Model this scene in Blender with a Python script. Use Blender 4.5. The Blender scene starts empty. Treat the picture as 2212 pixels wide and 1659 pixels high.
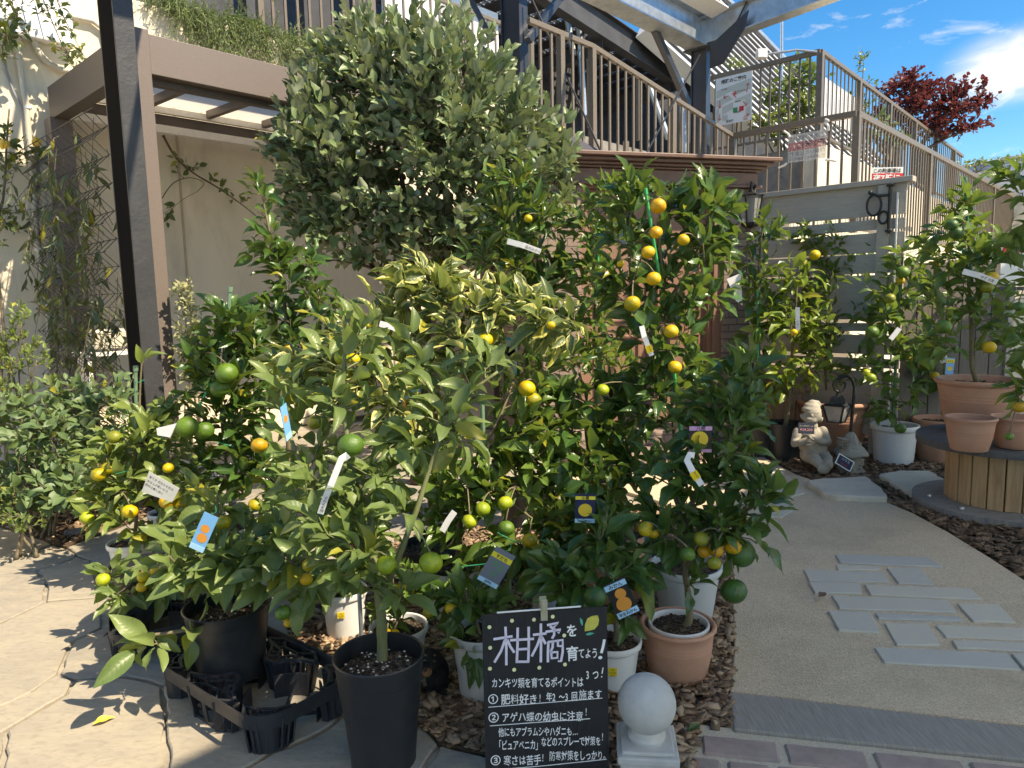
import bpy, math, random
import numpy as np
from mathutils import Vector, Matrix
R = math.radians
sc = bpy.context.scene
COL = sc.collection
V = Vector

# ---------------------------------------------------------------- camera, light
F = 1533.0            # focal length in units of a 2212 x 1659 picture
EYE = V((0, 0, 1.42))
PITCH, ROLL = R(6.94), R(1.26)
fw = V((0, math.cos(PITCH), -math.sin(PITCH)))
up0 = V((0, math.sin(PITCH), math.cos(PITCH)))
rt0 = V((1, 0, 0))
CR = rt0 * math.cos(ROLL) - up0 * math.sin(ROLL)
CU = up0 * math.cos(ROLL) + rt0 * math.sin(ROLL)
cam = bpy.data.cameras.new('camera')
cam.sensor_width = 36
cam.lens = F / 2212 * 36
cam.clip_start = .05
cam.clip_end = 2000
co = bpy.data.objects.new('camera', cam)
COL.objects.link(co)
co.matrix_world = Matrix(((CR.x, CU.x, -fw.x, EYE.x), (CR.y, CU.y, -fw.y, EYE.y), (CR.z, CU.z, -fw.z, EYE.z), (0, 0, 0, 1)))
sc.camera = co
SUN_EL, SUN_AZ = R(51), R(116)       # azimuth measured from +Y towards +X
sdir = V((math.sin(SUN_AZ) * math.cos(SUN_EL), math.cos(SUN_AZ) * math.cos(SUN_EL), math.sin(SUN_EL)))
sl = bpy.data.lights.new('sun', 'SUN')
sl.energy = 3.9
sl.angle = R(.53)
sl.color = (1, .965, .90)
so = bpy.data.objects.new('sun', sl)
COL.objects.link(so)
so.rotation_euler = sdir.to_track_quat('Z', 'Y').to_euler()
so.location = (6, -6, 12)
sc.view_settings.view_transform = 'Standard'
sc.view_settings.look = 'None'
sc.view_settings.exposure = 1.14
sc.view_settings.gamma = 1
sc.view_settings.use_white_balance = True
sc.view_settings.white_balance_temperature = 8500
sc.cycles.max_bounces = 6
sc.cycles.transparent_max_bounces = 8
try:
    sc.cycles.use_denoising = True
except Exception:
    pass


def raydir(u, v):
    return (fw * F + CR * (u - 1106) + CU * (829.5 - v)).normalized()


w = bpy.data.worlds.new('World')
sc.world = w
w.use_nodes = True
nt = w.node_tree
nt.nodes.clear()
out = nt.nodes.new('ShaderNodeOutputWorld')
bg = nt.nodes.new('ShaderNodeBackground')
bg.inputs['Strength'].default_value = .13
sky = nt.nodes.new('ShaderNodeTexSky')
sky.sky_type = 'NISHITA'
sky.sun_disc = False
sky.sun_elevation = SUN_EL
sky.sun_rotation = SUN_AZ
sky.altitude = 800
sky.air_density = 1.0
sky.dust_density = .05
sky.ozone_density = 6.0
tc = nt.nodes.new('ShaderNodeTexCoord')
# thin clouds of the sky itself: a wispy streak and small puffs
def wnode(t, **k):
    n = nt.nodes.new(t)
    for a, b in k.items():
        setattr(n, a, b)
    return n
mp = wnode('ShaderNodeMapping')
mp.inputs['Scale'].default_value = (2.2, 2.2, 6.5)
nt.links.new(tc.outputs['Generated'], mp.inputs['Vector'])
nz = wnode('ShaderNodeTexNoise')
nz.inputs['Scale'].default_value = 4.2
nz.inputs['Detail'].default_value = 9
nz.inputs['Roughness'].default_value = .62
nz.inputs['Distortion'].default_value = .6
nt.links.new(mp.outputs[0], nz.inputs['Vector'])
rp = wnode('ShaderNodeValToRGB')
rp.color_ramp.elements[0].position = .585
rp.color_ramp.elements[1].position = .80
rp.color_ramp.elements[1].color = (.62, .62, .62, 1)
nt.links.new(nz.outputs['Fac'], rp.inputs['Fac'])
def lobe(u, v, lo, hi, stretch):
    d = raydir(u, v)
    sub = wnode('ShaderNodeVectorMath', operation='SUBTRACT')
    sub.inputs[1].default_value = d
    nt.links.new(tc.outputs['Generated'], sub.inputs[0])
    mu = wnode('ShaderNodeVectorMath', operation='MULTIPLY')
    mu.inputs[1].default_value = stretch
    nt.links.new(sub.outputs[0], mu.inputs[0])
    ln = wnode('ShaderNodeVectorMath', operation='LENGTH')
    nt.links.new(mu.outputs[0], ln.inputs[0])
    mr = wnode('ShaderNodeMapRange')
    mr.interpolation_type = 'SMOOTHSTEP'
    mr.inputs['From Min'].default_value = lo
    mr.inputs['From Max'].default_value = hi
    mr.inputs['To Min'].default_value = 1
    mr.inputs['To Max'].default_value = 0
    nt.links.new(ln.outputs['Value'], mr.inputs['Value'])
    return mr.outputs[0]
nz2 = wnode('ShaderNodeTexNoise')
nz2.inputs['Scale'].default_value = 9
nz2.inputs['Detail'].default_value = 8
nz2.inputs['Distortion'].default_value = .8
nt.links.new(mp.outputs[0], nz2.inputs['Vector'])
l1 = lobe(2200, 140, .0, .085, (1, 1, 1.8))
m1 = wnode('ShaderNodeMath', operation='MULTIPLY')
nt.links.new(l1, m1.inputs[0])
nt.links.new(nz2.outputs['Fac'], m1.inputs[1])
m1b = wnode('ShaderNodeMath', operation='MULTIPLY')
m1b.inputs[1].default_value = 1.9
nt.links.new(m1.outputs[0], m1b.inputs[0])
ad = wnode('ShaderNodeMath', operation='ADD', use_clamp=True)
nt.links.new(m1b.outputs[0], ad.inputs[0])
nt.links.new(rp.outputs['Color'], ad.inputs[1])
mx = wnode('ShaderNodeMix', data_type='RGBA')
nt.links.new(ad.outputs[0], mx.inputs['Factor'])
hs = wnode('ShaderNodeHueSaturation')
hs.inputs['Saturation'].default_value = 1.3
hs.inputs['Value'].default_value = .92
nt.links.new(sky.outputs[0], hs.inputs['Color'])
nt.links.new(hs.outputs[0], mx.inputs['A'])
mx.inputs['B'].default_value = (5.0, 5.1, 5.3, 1)
nt.links.new(mx.outputs['Result'], bg.inputs['Color'])
nt.links.new(bg.outputs[0], out.inputs['Surface'])

# ---------------------------------------------------------------- picture <-> place
def P(u, v, Y):
    d = raydir(u, v)
    return EYE + d * (Y / d.y)


def G(u, v, z=0.0):
    d = raydir(u, v)
    return EYE + d * ((z - EYE.z) / d.z)


D1 = V((math.sin(R(43)), math.cos(R(43)), 0))      # along the retaining wall, away and to the right
NW = V((D1.y, -D1.x, 0))                            # out of the wall, towards the camera and right
D2 = -NW


def PN(u, v, nd):
    d = raydir(u, v)
    return EYE + d * ((nd - NW.dot(EYE)) / NW.dot(d))


def W(s, nd, z=0.0):
    return D1 * s + NW * nd + V((0, 0, z))


def S(p):
    return p.dot(D1)


def px(n, Y):
    return n * Y / F


# ---------------------------------------------------------------- objects
WL = {}


def tag(o, label=None, cat=None, group=None, kind=None):
    if label:
        o['label'] = label
    if cat:
        o['category'] = cat
    if group:
        o['group'] = group
    if kind:
        o['kind'] = kind
    return o


def thing(name, label, cat, loc, group=None):
    o = bpy.data.objects.new(name, None)
    o.empty_display_size = .1
    COL.objects.link(o)
    o.location = loc
    WL[o.name] = V(loc)
    return tag(o, label, cat, group)


class MB:
    def __init__(s):
        s.v, s.f, s.m = [], [], []

    def add(s, vs, fs, mi=0):
        b = len(s.v)
        s.v += [tuple(x) for x in vs]
        s.f += [tuple(i + b for i in f) for f in fs]
        s.m += [mi] * len(fs)
        return s

    def box(s, c, sz, x=None, y=None, z=None, mi=0):
        x, y, z = x or V((1, 0, 0)), y or V((0, 1, 0)), z or V((0, 0, 1))
        a, b, d = x * sz[0] / 2, y * sz[1] / 2, z * sz[2] / 2
        c = V(c)
        vs = [c + a * i + b * j + d * k for k in (-1, 1) for j in (-1, 1) for i in (-1, 1)]
        return s.add(vs, [(0, 2, 3, 1), (4, 5, 7, 6), (0, 1, 5, 4), (2, 6, 7, 3), (0, 4, 6, 2), (1, 3, 7, 5)], mi)

    def beam(s, p0, p1, w, h, up=V((0, 0, 1)), mi=0):
        p0, p1 = V(p0), V(p1)
        t = p1 - p0
        L = t.length
        t = t / L
        x = t.cross(up)
        x = x.normalized() if x.length > 1e-5 else V((1, 0, 0))
        return s.box((p0 + p1) / 2, (w, L, h), x, t, x.cross(t), mi)

    def prism(s, poly, z0, z1, mi=0):
        n = len(poly)
        a = sum(poly[i][0] * poly[(i + 1) % n][1] - poly[(i + 1) % n][0] * poly[i][1] for i in range(n))
        if a < 0:
            poly = poly[::-1]
        vs = [(p[0], p[1], z0) for p in poly] + [(p[0], p[1], z1) for p in poly]
        fs = [tuple(range(n))[::-1], tuple(range(n, 2 * n))] + [(i, (i + 1) % n, n + (i + 1) % n, n + i) for i in range(n)]
        return s.add(vs, fs, mi)

    def plate(s, o, x, y, poly, t0, t1, mi=0):
        """outline poly in the plane (x, y) at o, thickened along x cross y"""
        n = x.cross(y)
        k = len(poly)
        a = sum(poly[i][0] * poly[(i + 1) % k][1] - poly[(i + 1) % k][0] * poly[i][1] for i in range(k))
        if a < 0:
            poly = poly[::-1]
        vs = [o + x * p[0] + y * p[1] + n * t for t in (t0, t1) for p in poly]
        fs = [tuple(range(k))[::-1], tuple(range(k, 2 * k))] + [(i, (i + 1) % k, k + (i + 1) % k, k + i) for i in range(k)]
        return s.add(vs, fs, mi)

    def tube(s, pts, r, seg=8, mi=0, cap=True):
        pts = [V(p) for p in pts]
        n = len(pts)
        rs = r if isinstance(r, (list, tuple)) else [r] * n
        vs, fs = [], []
        ref = None
        for i, p in enumerate(pts):
            t = (pts[min(i + 1, n - 1)] - pts[max(i - 1, 0)])
            t = t.normalized() if t.length > 1e-9 else V((0, 0, 1))
            if ref is None:
                ref = t.orthogonal().normalized()
            ref = (ref - t * ref.dot(t))
            ref = ref.normalized() if ref.length > 1e-6 else t.orthogonal().normalized()
            b = t.cross(ref)
            for k in range(seg):
                a = 2 * math.pi * k / seg
                vs.append(p + (ref * math.cos(a) + b * math.sin(a)) * rs[i])
        for i in range(n - 1):
            for k in range(seg):
                k2 = (k + 1) % seg
                fs.append((i * seg + k, i * seg + k2, (i + 1) * seg + k2, (i + 1) * seg + k))
        if cap:
            fs.append(tuple(range(seg))[::-1])
            fs.append(tuple(range((n - 1) * seg, n * seg)))
        return s.add(vs, fs, mi)

    def lathe(s, prof, c, seg=40, ax=None, mi=0):
        c = V(c)
        z = ax or V((0, 0, 1))
        x = z.orthogonal().normalized() if ax else V((1, 0, 0))
        y = z.cross(x)
        vs, fs = [], []
        for r, h in prof:
            for k in range(seg):
                a = 2 * math.pi * k / seg
                vs.append(c + z * h + (x * math.cos(a) + y * math.sin(a)) * max(r, 1e-5))
        for i in range(len(prof) - 1):
            for k in range(seg):
                k2 = (k + 1) % seg
                fs.append((i * seg + k, i * seg + k2, (i + 1) * seg + k2, (i + 1) * seg + k))
        return s.add(vs, fs, mi)

    def ball(s, c, r, n=12, m=20, sc=(1, 1, 1), mi=0, rot=None):
        c = V(c)
        vs, fs = [], []
        for i in range(n + 1):
            t = math.pi * i / n
            for k in range(m):
                a = 2 * math.pi * k / m
                q = V((math.sin(t) * math.cos(a) * r * sc[0], math.sin(t) * math.sin(a) * r * sc[1], math.cos(t) * r * sc[2]))
                vs.append(c + (rot @ q if rot else q))
        for i in range(n):
            for k in range(m):
                k2 = (k + 1) % m
                fs.append((i * m + k, (i + 1) * m + k, (i + 1) * m + k2, i * m + k2))
        return s.add(vs, fs, mi)

    def disc(s, o, x, y, rx, ry, n=24, mi=0):
        vs = [o + x * rx * math.cos(2 * math.pi * k / n) + y * ry * math.sin(2 * math.pi * k / n) for k in range(n)]
        return s.add(vs, [tuple(range(n))], mi)

    def text(s, string, o, x, y, size, mi=0, align=0, bold=0, jit=0, seed=0, adv=1.0, mirror=False, sx=1.0):
        """flat lettering with its baseline at o running along x"""
        rnd = random.Random(seed)
        cur = 0
        items = []
        for ch in string:
            if ch == ' ':
                cur += .35
                continue
            vs, fs, wd = glyph(ch, bold)
            items.append((vs, fs, cur))
            cur += wd * adv
        off = -cur * align
        for vs, fs, c0 in items:
            a = rnd.uniform(-jit, jit)
            k = 1 + rnd.uniform(-jit, jit) * 1.2
            dy = rnd.uniform(-jit, jit) * .6
            ca, sa = math.cos(a), math.sin(a)
            q = []
            for px_, py_ in vs:
                gx, gy = (px_ - .5) * k * sx, (py_ - .4) * k
                gx, gy = gx * ca - gy * sa + .5 * sx, gx * sa + gy * ca + .4 + dy
                X = (off + c0 + gx) * size
                q.append(o + x * (-X if mirror else X) + y * gy * size)
            s.add(q, fs, mi)
        return s

    def build(s, name, mats, parent=None, loc=None, smooth=False, bevel=0, segs=2, flip=False):
        me = bpy.data.meshes.new(name)
        o = bpy.data.objects.new(name, me)
        COL.objects.link(o)
        base = WL[parent.name] if parent else (V(loc) if loc is not None else V((0, 0, 0)))
        a = np.array(s.v, dtype=float).reshape(-1, 3) - np.array(base)
        fs = [f[::-1] for f in s.f] if flip else s.f
        me.from_pydata(a.tolist(), [], fs)
        mats = mats if isinstance(mats, (list, tuple)) else [mats]
        for m in mats:
            me.materials.append(m)
        if len(mats) > 1:
            me.polygons.foreach_set('material_index', s.m)
        if smooth:
            me.polygons.foreach_set('use_smooth', [True] * len(me.polygons))
            if smooth != 'all':
                try:
                    me.set_sharp_from_angle(angle=R(38))
                except Exception:
                    pass
        me.update()
        if parent:
            o.parent = parent
        else:
            o.location = base
        WL[o.name] = base
        if bevel:
            b = o.modifiers.new('edge', 'BEVEL')
            b.width = bevel
            b.segments = segs
            b.limit_method = 'ANGLE'
            b.angle_limit = R(40)
        return o


_gl = {}


def glyph(ch, bold=0):
    k = (ch, bold)
    if k not in _gl:
        c = bpy.data.curves.new('glyph', 'FONT')
        c.body = ch
        c.offset = bold
        c.resolution_u = 3
        o = bpy.data.objects.new('glyph', c)
        COL.objects.link(o)
        bpy.context.view_layer.update()
        dg = bpy.context.evaluated_depsgraph_get()
        m = bpy.data.meshes.new_from_object(o.evaluated_get(dg))
        vs = [(q.co.x, q.co.y) for q in m.vertices]
        fs = [tuple(p.vertices) for p in m.polygons]
        xs = [q[0] for q in vs] or [0]
        wd = 1.0 if ord(ch) > 0x2000 else max(xs) + .08
        bpy.data.objects.remove(o)
        bpy.data.meshes.remove(m)
        bpy.data.curves.remove(c)
        _gl[k] = (vs, fs, wd)
    return _gl[k]


# ---------------------------------------------------------------- materials
class NT:
    def __init__(s, name):
        s.m = bpy.data.materials.new(name)
        s.m.use_nodes = True
        s.t = s.m.node_tree
        s.t.nodes.clear()
        s.out = s.n('ShaderNodeOutputMaterial')

    def n(s, t, ins=None, **k):
        x = s.t.nodes.new(t)
        for a, b in k.items():
            setattr(x, a, b)
        for a, b in (ins or {}).items():
            s.set(x.inputs[a], b)
        return x

    def set(s, sock, b):
        if isinstance(b, bpy.types.NodeSocket):
            s.t.links.new(b, sock)
        elif isinstance(b, (tuple, list)) and len(b) == 3 and sock.type == 'RGBA':
            sock.default_value = (*b, 1)
        else:
            sock.default_value = b

    def math(s, op, a, b=0.0, clamp=False):
        x = s.n('ShaderNodeMath', {0: a, 1: b}, operation=op, use_clamp=clamp)
        return x.outputs[0]

    def mix(s, f, a, b):
        x = s.n('ShaderNodeMix', data_type='RGBA')
        s.set(x.inputs['Factor'], f)
        s.set(x.inputs['A'], a)
        s.set(x.inputs['B'], b)
        return x.outputs['Result']

    def ramp(s, f, lo, hi):
        x = s.n('ShaderNodeMapRange', {'Value': f, 'From Min': lo, 'From Max': hi})
        return x.outputs[0]

    def coord(s, stretch=(1, 1, 1), rot=(0, 0, 0), which='Object'):
        c = s.n('ShaderNodeTexCoord')
        m = s.n('ShaderNodeMapping', {'Vector': c.outputs[which], 'Scale': stretch, 'Rotation': rot})
        return m.outputs[0]

    def noise(s, vec, scale, detail=5, rough=.55, dist=0.0):
        return s.n('ShaderNodeTexNoise', {'Vector': vec, 'Scale': scale, 'Detail': detail, 'Roughness': rough, 'Distortion': dist}).outputs['Fac']

    def bump(s, h, strength, dist=.01, normal=None):
        x = s.n('ShaderNodeBump', {'Height': h, 'Strength': strength, 'Distance': dist})
        if normal:
            s.set(x.inputs['Normal'], normal)
        return x.outputs[0]

    def pbr(s, col, rough=.6, metal=0.0, normal=None, spec=.5, coat=0.0, extra=None):
        b = s.n('ShaderNodeBsdfPrincipled', {'Base Color': col, 'Roughness': rough, 'Metallic': metal, 'Specular IOR Level': spec, 'Coat Weight': coat})
        if normal:
            s.set(b.inputs['Normal'], normal)
        for a, c in (extra or {}).items():
            s.set(b.inputs[a], c)
        return b

    def end(s, sh):
        s.t.links.new(sh.outputs[0] if hasattr(sh, 'outputs') else sh, s.out.inputs['Surface'])
        return s.m


def M(name, c1, c2=None, scale=12, rough=.6, bump=.15, bscale=60, bdist=.004, metal=0, spec=.5, stretch=(1, 1, 1), coat=0, lo=.35, hi=.68, dirt=None, dscale=2.5, rot=(0, 0, 0)):
    t = NT(name)
    vec = t.coord(stretch, rot)
    c2 = c2 or tuple(min(1, x * .8) for x in c1)
    col = t.mix(t.ramp(t.noise(vec, scale, 7, .6), lo, hi), c1, c2)
    if dirt:
        col = t.mix(t.math('MULTIPLY', t.ramp(t.noise(vec, dscale, 8, .65, .4), .52, .75), .6), col, dirt)
    nrm = t.bump(t.noise(vec, bscale, 6, .6), bump, bdist) if bump else None
    rg = t.n('ShaderNodeMapRange', {'Value': t.noise(vec, scale * 2.3, 4), 'To Min': rough * .8, 'To Max': min(1, rough * 1.2)}).outputs[0]
    return t.end(t.pbr(col, rg, metal, nrm, spec, coat))


def flat(name, c, rough=.5, spec=.4):
    t = NT(name)
    return t.end(t.pbr(c, rough, spec=spec))


def leaf_mat(name, c1, c2, under, rib=(.16, .2, .06), edge=None, rough=.34, trans=.22, spec=.5, yellow=.04, glow=(.30, .42, .03)):
    """leaf blade: attribute luv = (along, across -1..1, per-leaf random)"""
    t = NT(name)
    a = t.n('ShaderNodeAttribute', attribute_name='luv')
    sp = t.n('ShaderNodeSeparateXYZ', {0: a.outputs['Vector']})
    al, ac, rn = sp.outputs
    vec = t.coord()
    col = t.mix(rn, c1, c2)
    nz_ = t.noise(vec, 26, 4)
    col = t.mix(t.math('MULTIPLY', nz_, .25), col, tuple(x * .7 for x in c1))
    # a few yellowing leaves
    yl = t.ramp(t.math('FRACT', t.math('MULTIPLY', rn, 17.31)), 1 - yellow, 1 - yellow * .6)
    col = t.mix(t.math('MULTIPLY', yl, .75), col, (.38, .33, .03))
    absac = t.math('ABSOLUTE', ac)
    if edge:
        e = t.math('ADD', absac, t.math('MULTIPLY', t.math('SUBTRACT', t.noise(vec, 55, 3), .5), 1.5))
        f = t.ramp(e, .55, .72)
        many = t.ramp(t.math('FRACT', t.math('MULTIPLY', rn, 7.7)), .12, .3)
        col = t.mix(t.math('MULTIPLY', f, many), col, edge)
    ribf = t.math('SUBTRACT', 1.0, t.ramp(absac, .02, .09))
    col = t.mix(t.math('MULTIPLY', ribf, .55), col, rib)
    back = t.n('ShaderNodeNewGeometry').outputs['Backfacing']
    col = t.mix(back, col, t.mix(.35, under, col))
    # side veins
    wv = t.math('SINE', t.math('MULTIPLY', t.math('SUBTRACT', al, t.math('MULTIPLY', absac, .16)), 62.0))
    nrm = t.bump(wv, .07, .003)
    b = t.pbr(col, t.n('ShaderNodeMapRange', {'Value': nz_, 'To Min': rough * .8, 'To Max': rough * 1.35}).outputs[0], 0, nrm, spec)
    tr = t.n('ShaderNodeBsdfTranslucent', {'Color': t.mix(.55, col, glow)})
    mxs = t.n('ShaderNodeMixShader', {0: trans, 1: b.outputs[0], 2: tr.outputs[0]})
    return t.end(mxs)


def fruit_mat(name, c1, c2, c3=None):
    t = NT(name)
    vec = t.coord()
    inf = t.n('ShaderNodeObjectInfo').outputs['Random']
    f = t.math('ADD', t.noise(vec, 16, 4), t.math('MULTIPLY', t.math('SUBTRACT', inf, .5), .35))
    col = t.mix(t.ramp(f, .4, .62), c1, c2)
    col = t.mix(t.ramp(t.noise(vec, 420, 2), .56, .75), col, tuple(x * .72 for x in c1))
    col = t.mix(t.math('MULTIPLY', t.ramp(t.noise(vec, 60, 7, .7), .62, .75), .55), col, (.16, .12, .05))
    vo = t.n('ShaderNodeTexVoronoi', {'Vector': vec, 'Scale': 330.0}).outputs['Distance']
    nrm = t.bump(vo, .38, .0022)
    nrm = t.bump(t.noise(vec, 40, 3), .25, .006, nrm)
    return t.end(t.pbr(col, .38, 0, nrm, .5, extra={'Subsurface Weight': .06, 'Subsurface Radius': (.004, .004, .001)}))
# ---------------------------------------------------------------- solving helpers
def project(p):
    q = V(p) - EYE
    d = q.dot(fw)
    return 1106 + F * q.dot(CR) / d, 829.5 - F * q.dot(CU) / d


def along(c, d, u, lo=-1.0, hi=6.0):
    """how far from c along d until picture column u"""
    f = lambda t: project(c + d * t)[0] - u
    a, b = lo, hi
    fa = f(a)
    for _ in range(50):
        m = (a + b) / 2
        if (f(m) > 0) == (fa > 0):
            a = m
        else:
            b = m
    return (a + b) / 2


def solve2(c, a, b, u, v):
    """(s, t) with c + a s + b t seen at (u, v)"""
    d = raydir(u, v)
    m = Matrix(((a.x, b.x, -d.x), (a.y, b.y, -d.y), (a.z, b.z, -d.z)))
    r = m.inverted() @ (EYE - c)
    return r.x, r.y


Z = V((0, 0, 1))
X = V((1, 0, 0))
Yv = V((0, 1, 0))
rng = np.random.default_rng(7)
rnd = random.Random(3)

# ---------------------------------------------------------------- materials of the setting
m_mortar = M('mortar', (.42, .37, .29), (.20, .175, .14), 14, .95, .5, 160, .004)
m_soil = M('soil', (.05, .035, .025), (.11, .08, .055), 60, .95, .9, 90, .012)
m_conc = M('aggregate', (.60, .51, .38), (.33, .27, .195), 150, .92, .6, 220, .004, dirt=(.30, .24, .17), dscale=2.2)
def conc_mat():
    t = NT('exposed aggregate')
    v = t.coord()
    vo = t.n('ShaderNodeTexVoronoi', {'Vector': v, 'Scale': 210.0})
    s_ = t.n('ShaderNodeSeparateColor', {0: vo.outputs['Color']})
    r = t.n('ShaderNodeValToRGB', {'Fac': s_.outputs[0]})
    el = r.color_ramp.elements
    el[0].color = (.26, .20, .14, 1)
    el[1].color = (.84, .75, .60, 1)
    for p_, c_ in ((.3, (.53, .42, .295, 1)), (.75, (.68, .565, .41, 1))):
        q = el.new(p_)
        q.color = c_
    col = t.mix(.62, r.outputs[0], (.60, .475, .325))
    col = t.mix(t.math('MULTIPLY', t.ramp(t.noise(v, 1.9, 8, .65, .4), .48, .72), .5), col, (.30, .24, .17))
    col = t.mix(t.math('MULTIPLY', t.ramp(t.noise(v, 34, 8, .7), .6, .75), .5), col, (.22, .17, .12))
    return t.end(t.pbr(col, .92, 0, t.bump(vo.outputs['Distance'], .7, .004), .25))


m_conc = conc_mat()
m_slate = M('slate', (.36, .37, .36), (.26, .28, .27), 14, .8, .5, 120, .004, stretch=(1, 1.6, 1))
m_kerb = M('weathered beam', (.34, .31, .265), (.21, .195, .17), 8, .85, .4, 70, .004, stretch=(30, 1.5, 1), rot=(0, 0, R(-20)))
m_paver = M('brick paver', (.38, .285, .24), (.27, .205, .18), 16, .85, .5, 90, .004, dirt=(.36, .31, .27))
m_bed = M('bark bed', (.12, .075, .045), (.06, .04, .025), 70, .95, .9, 60, .02)
m_stucco = M('cream stucco', (.78, .69, .535), (.71, .625, .48), 3, .9, .22, 38, .006, dirt=(.40, .34, .25), dscale=2.2, stretch=(1, 1, .35))
m_grey_conc = M('stained concrete', (.30, .28, .25), (.16, .15, .14), 4, .9, .3, 60, dirt=(.08, .075, .07))
m_black = M('black steel', (.05, .051, .055), (.036, .037, .04), 5, .46, .55, 30, .006, spec=.45)
m_blue_steel = M('dark steel', (.040, .047, .062), (.03, .036, .05), 5, .36, .06, 40, spec=.55)
m_galv = M('galvanized', (.56, .60, .63), (.40, .44, .47), 9, .38, .05, 60, metal=.75)
m_brown = M('brown aluminium', (.185, .148, .13), (.15, .12, .105), 130, .5, .1, 300, .001, spec=.45)
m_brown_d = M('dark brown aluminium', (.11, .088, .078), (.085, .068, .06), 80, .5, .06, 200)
m_alu = M('pale aluminium', (.84, .82, .78), (.76, .74, .70), 20, .42, .03)
m_rail = M('railing brown', (.185, .150, .112), (.15, .12, .09), 40, .45, .05, spec=.5)
m_dark = M('dark structure', (.06, .062, .07), (.035, .037, .042), 3, .7, .1)
m_white_clad = M('white cladding', (.80, .80, .79), (.72, .72, .72), 2, .5, .02)
m_seam = flat('cladding seam', (.10, .10, .11), .6)
m_whiteboard = flat('white board', (.80, .80, .80), .5)
m_plank = M('grey plank', (.44, .395, .345), (.35, .31, .27), 7, .7, .25, 60, .002, stretch=(1.2, 1.2, 26))
m_plank_d = M('old boards', (.20, .17, .145), (.12, .10, .085), 6, .85, .4, 50, .004, stretch=(22, 22, 1))
m_door = M('brown door', (.30, .165, .11), (.235, .125, .085), 9, .5, .1, 60, stretch=(9, 9, .6), spec=.4)
m_corn = M('cornice', (.175, .095, .07), (.13, .07, .052), 7, .5, .06, 60)
m_slateroof = M('dark roof', (.06, .055, .065), (.045, .042, .05), 40, .6, .2, 90)
m_iron = M('black iron', (.014, .014, .015), (.022, .022, .023), 30, .45, .2, 80, .002)


def brick_mat():
    t = NT('brick tile')
    c = t.n('ShaderNodeTexCoord').outputs['Object']
    sx = t.n('ShaderNodeSeparateXYZ', {0: c})
    h = t.math('ADD', t.math('MULTIPLY', sx.outputs[0], .95), t.math('MULTIPLY', sx.outputs[1], .95))
    cv = t.n('ShaderNodeCombineXYZ', {0: h, 1: sx.outputs[2]}).outputs[0]
    b = t.n('ShaderNodeTexBrick', {'Vector': cv, 'Color1': (.34, .25, .20), 'Color2': (.23, .165, .135), 'Mortar': (.12, .10, .085), 'Scale': 1.0, 'Mortar Size': .006, 'Brick Width': .21, 'Row Height': .066, 'Mortar Smooth': .3})
    col = t.mix(t.math('MULTIPLY', t.noise(c, 25, 5), .5), b.outputs['Color'], (.20, .15, .125))
    nrm = t.bump(t.math('SUBTRACT', t.math('MULTIPLY', t.noise(c, 45, 5), .35), b.outputs['Fac']), .8, .012)
    return t.end(t.pbr(col, .9, 0, nrm))


m_brick = brick_mat()


def stone_mat(name, cols, lay=26):
    """sandstone: a colour per stone (attribute rnd) and cleft layers"""
    t = NT(name)
    a = t.n('ShaderNodeAttribute', attribute_name='rnd').outputs['Fac']
    v1 = t.coord((1, 2.1, 1), (0, 0, R(38)))
    n1 = t.noise(v1, 4.0, 10, .68, .4)
    n2 = t.noise(v1, 26, 7, .6)
    col = t.mix(a, cols[0], cols[1])
    col = t.mix(t.ramp(n1, .42, .62), col, cols[2])
    col = t.mix(t.math('MULTIPLY', t.ramp(n2, .5, .72), .45), col, cols[3])
    col = t.mix(t.math('MULTIPLY', t.ramp(t.noise(t.coord(), 1.7, 6), .55, .7), .45), col, (.30, .24, .17))
    cl = t.math('ADD', t.math('FRACT', t.math('MULTIPLY', n1, 7.0)), t.math('MULTIPLY', n2, .5))
    nrm = t.bump(cl, .35, .006)
    nrm = t.bump(t.noise(t.coord(), 150, 4), .15, .002, nrm)
    return t.end(t.pbr(col, .88, 0, nrm, .3))


m_flag = stone_mat('sandstone', [(.335, .295, .235), (.25, .23, .20), (.375, .33, .255), (.19, .165, .135)])
m_step = stone_mat('pale sandstone', [(.56, .52, .42), (.50, .47, .40), (.60, .55, .44), (.40, .37, .31)])


def set_attr(o, vals, name='rnd'):
    a = o.data.attributes.new(name, 'FLOAT', 'POINT')
    a.data.foreach_set('value', np.asarray(vals, dtype=np.float32))


def inset(poly, d):
    """shrink a polygon by d (simple miter), works for roughly convex stones"""
    n = len(poly)
    a = sum(poly[i][0] * poly[(i + 1) % n][1] - poly[(i + 1) % n][0] * poly[i][1] for i in range(n))
    if a < 0:
        poly = poly[::-1]
    res = []
    for i in range(n):
        p0, p1, p2 = V(poly[i - 1]).to_2d(), V(poly[i]).to_2d(), V(poly[(i + 1) % n]).to_2d()
        e1, e2 = (p1 - p0).normalized(), (p2 - p1).normalized()
        n1, n2 = V((-e1.y, e1.x)), V((-e2.y, e2.x))
        m = n1 + n2
        k = max(.45, (1 + n1.dot(n2)))
        res.append(p1 + m * (d / k))
    return res


def rough_poly(poly, step=.07, amp=.007, rr=rnd):
    q = []
    n = len(poly)
    for i in range(n):
        a, b = V(poly[i]).to_2d(), V(poly[(i + 1) % n]).to_2d()
        L = (b - a).length
        k = max(1, int(L / step))
        nn = V((-(b - a).y, (b - a).x)) / max(L, 1e-6)
        for j in range(k):
            q.append(a + (b - a) * (j / k) + nn * rr.uniform(-amp, amp) + (b - a) / k * rr.uniform(-.2, .2) * (j > 0))
    return q


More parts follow.
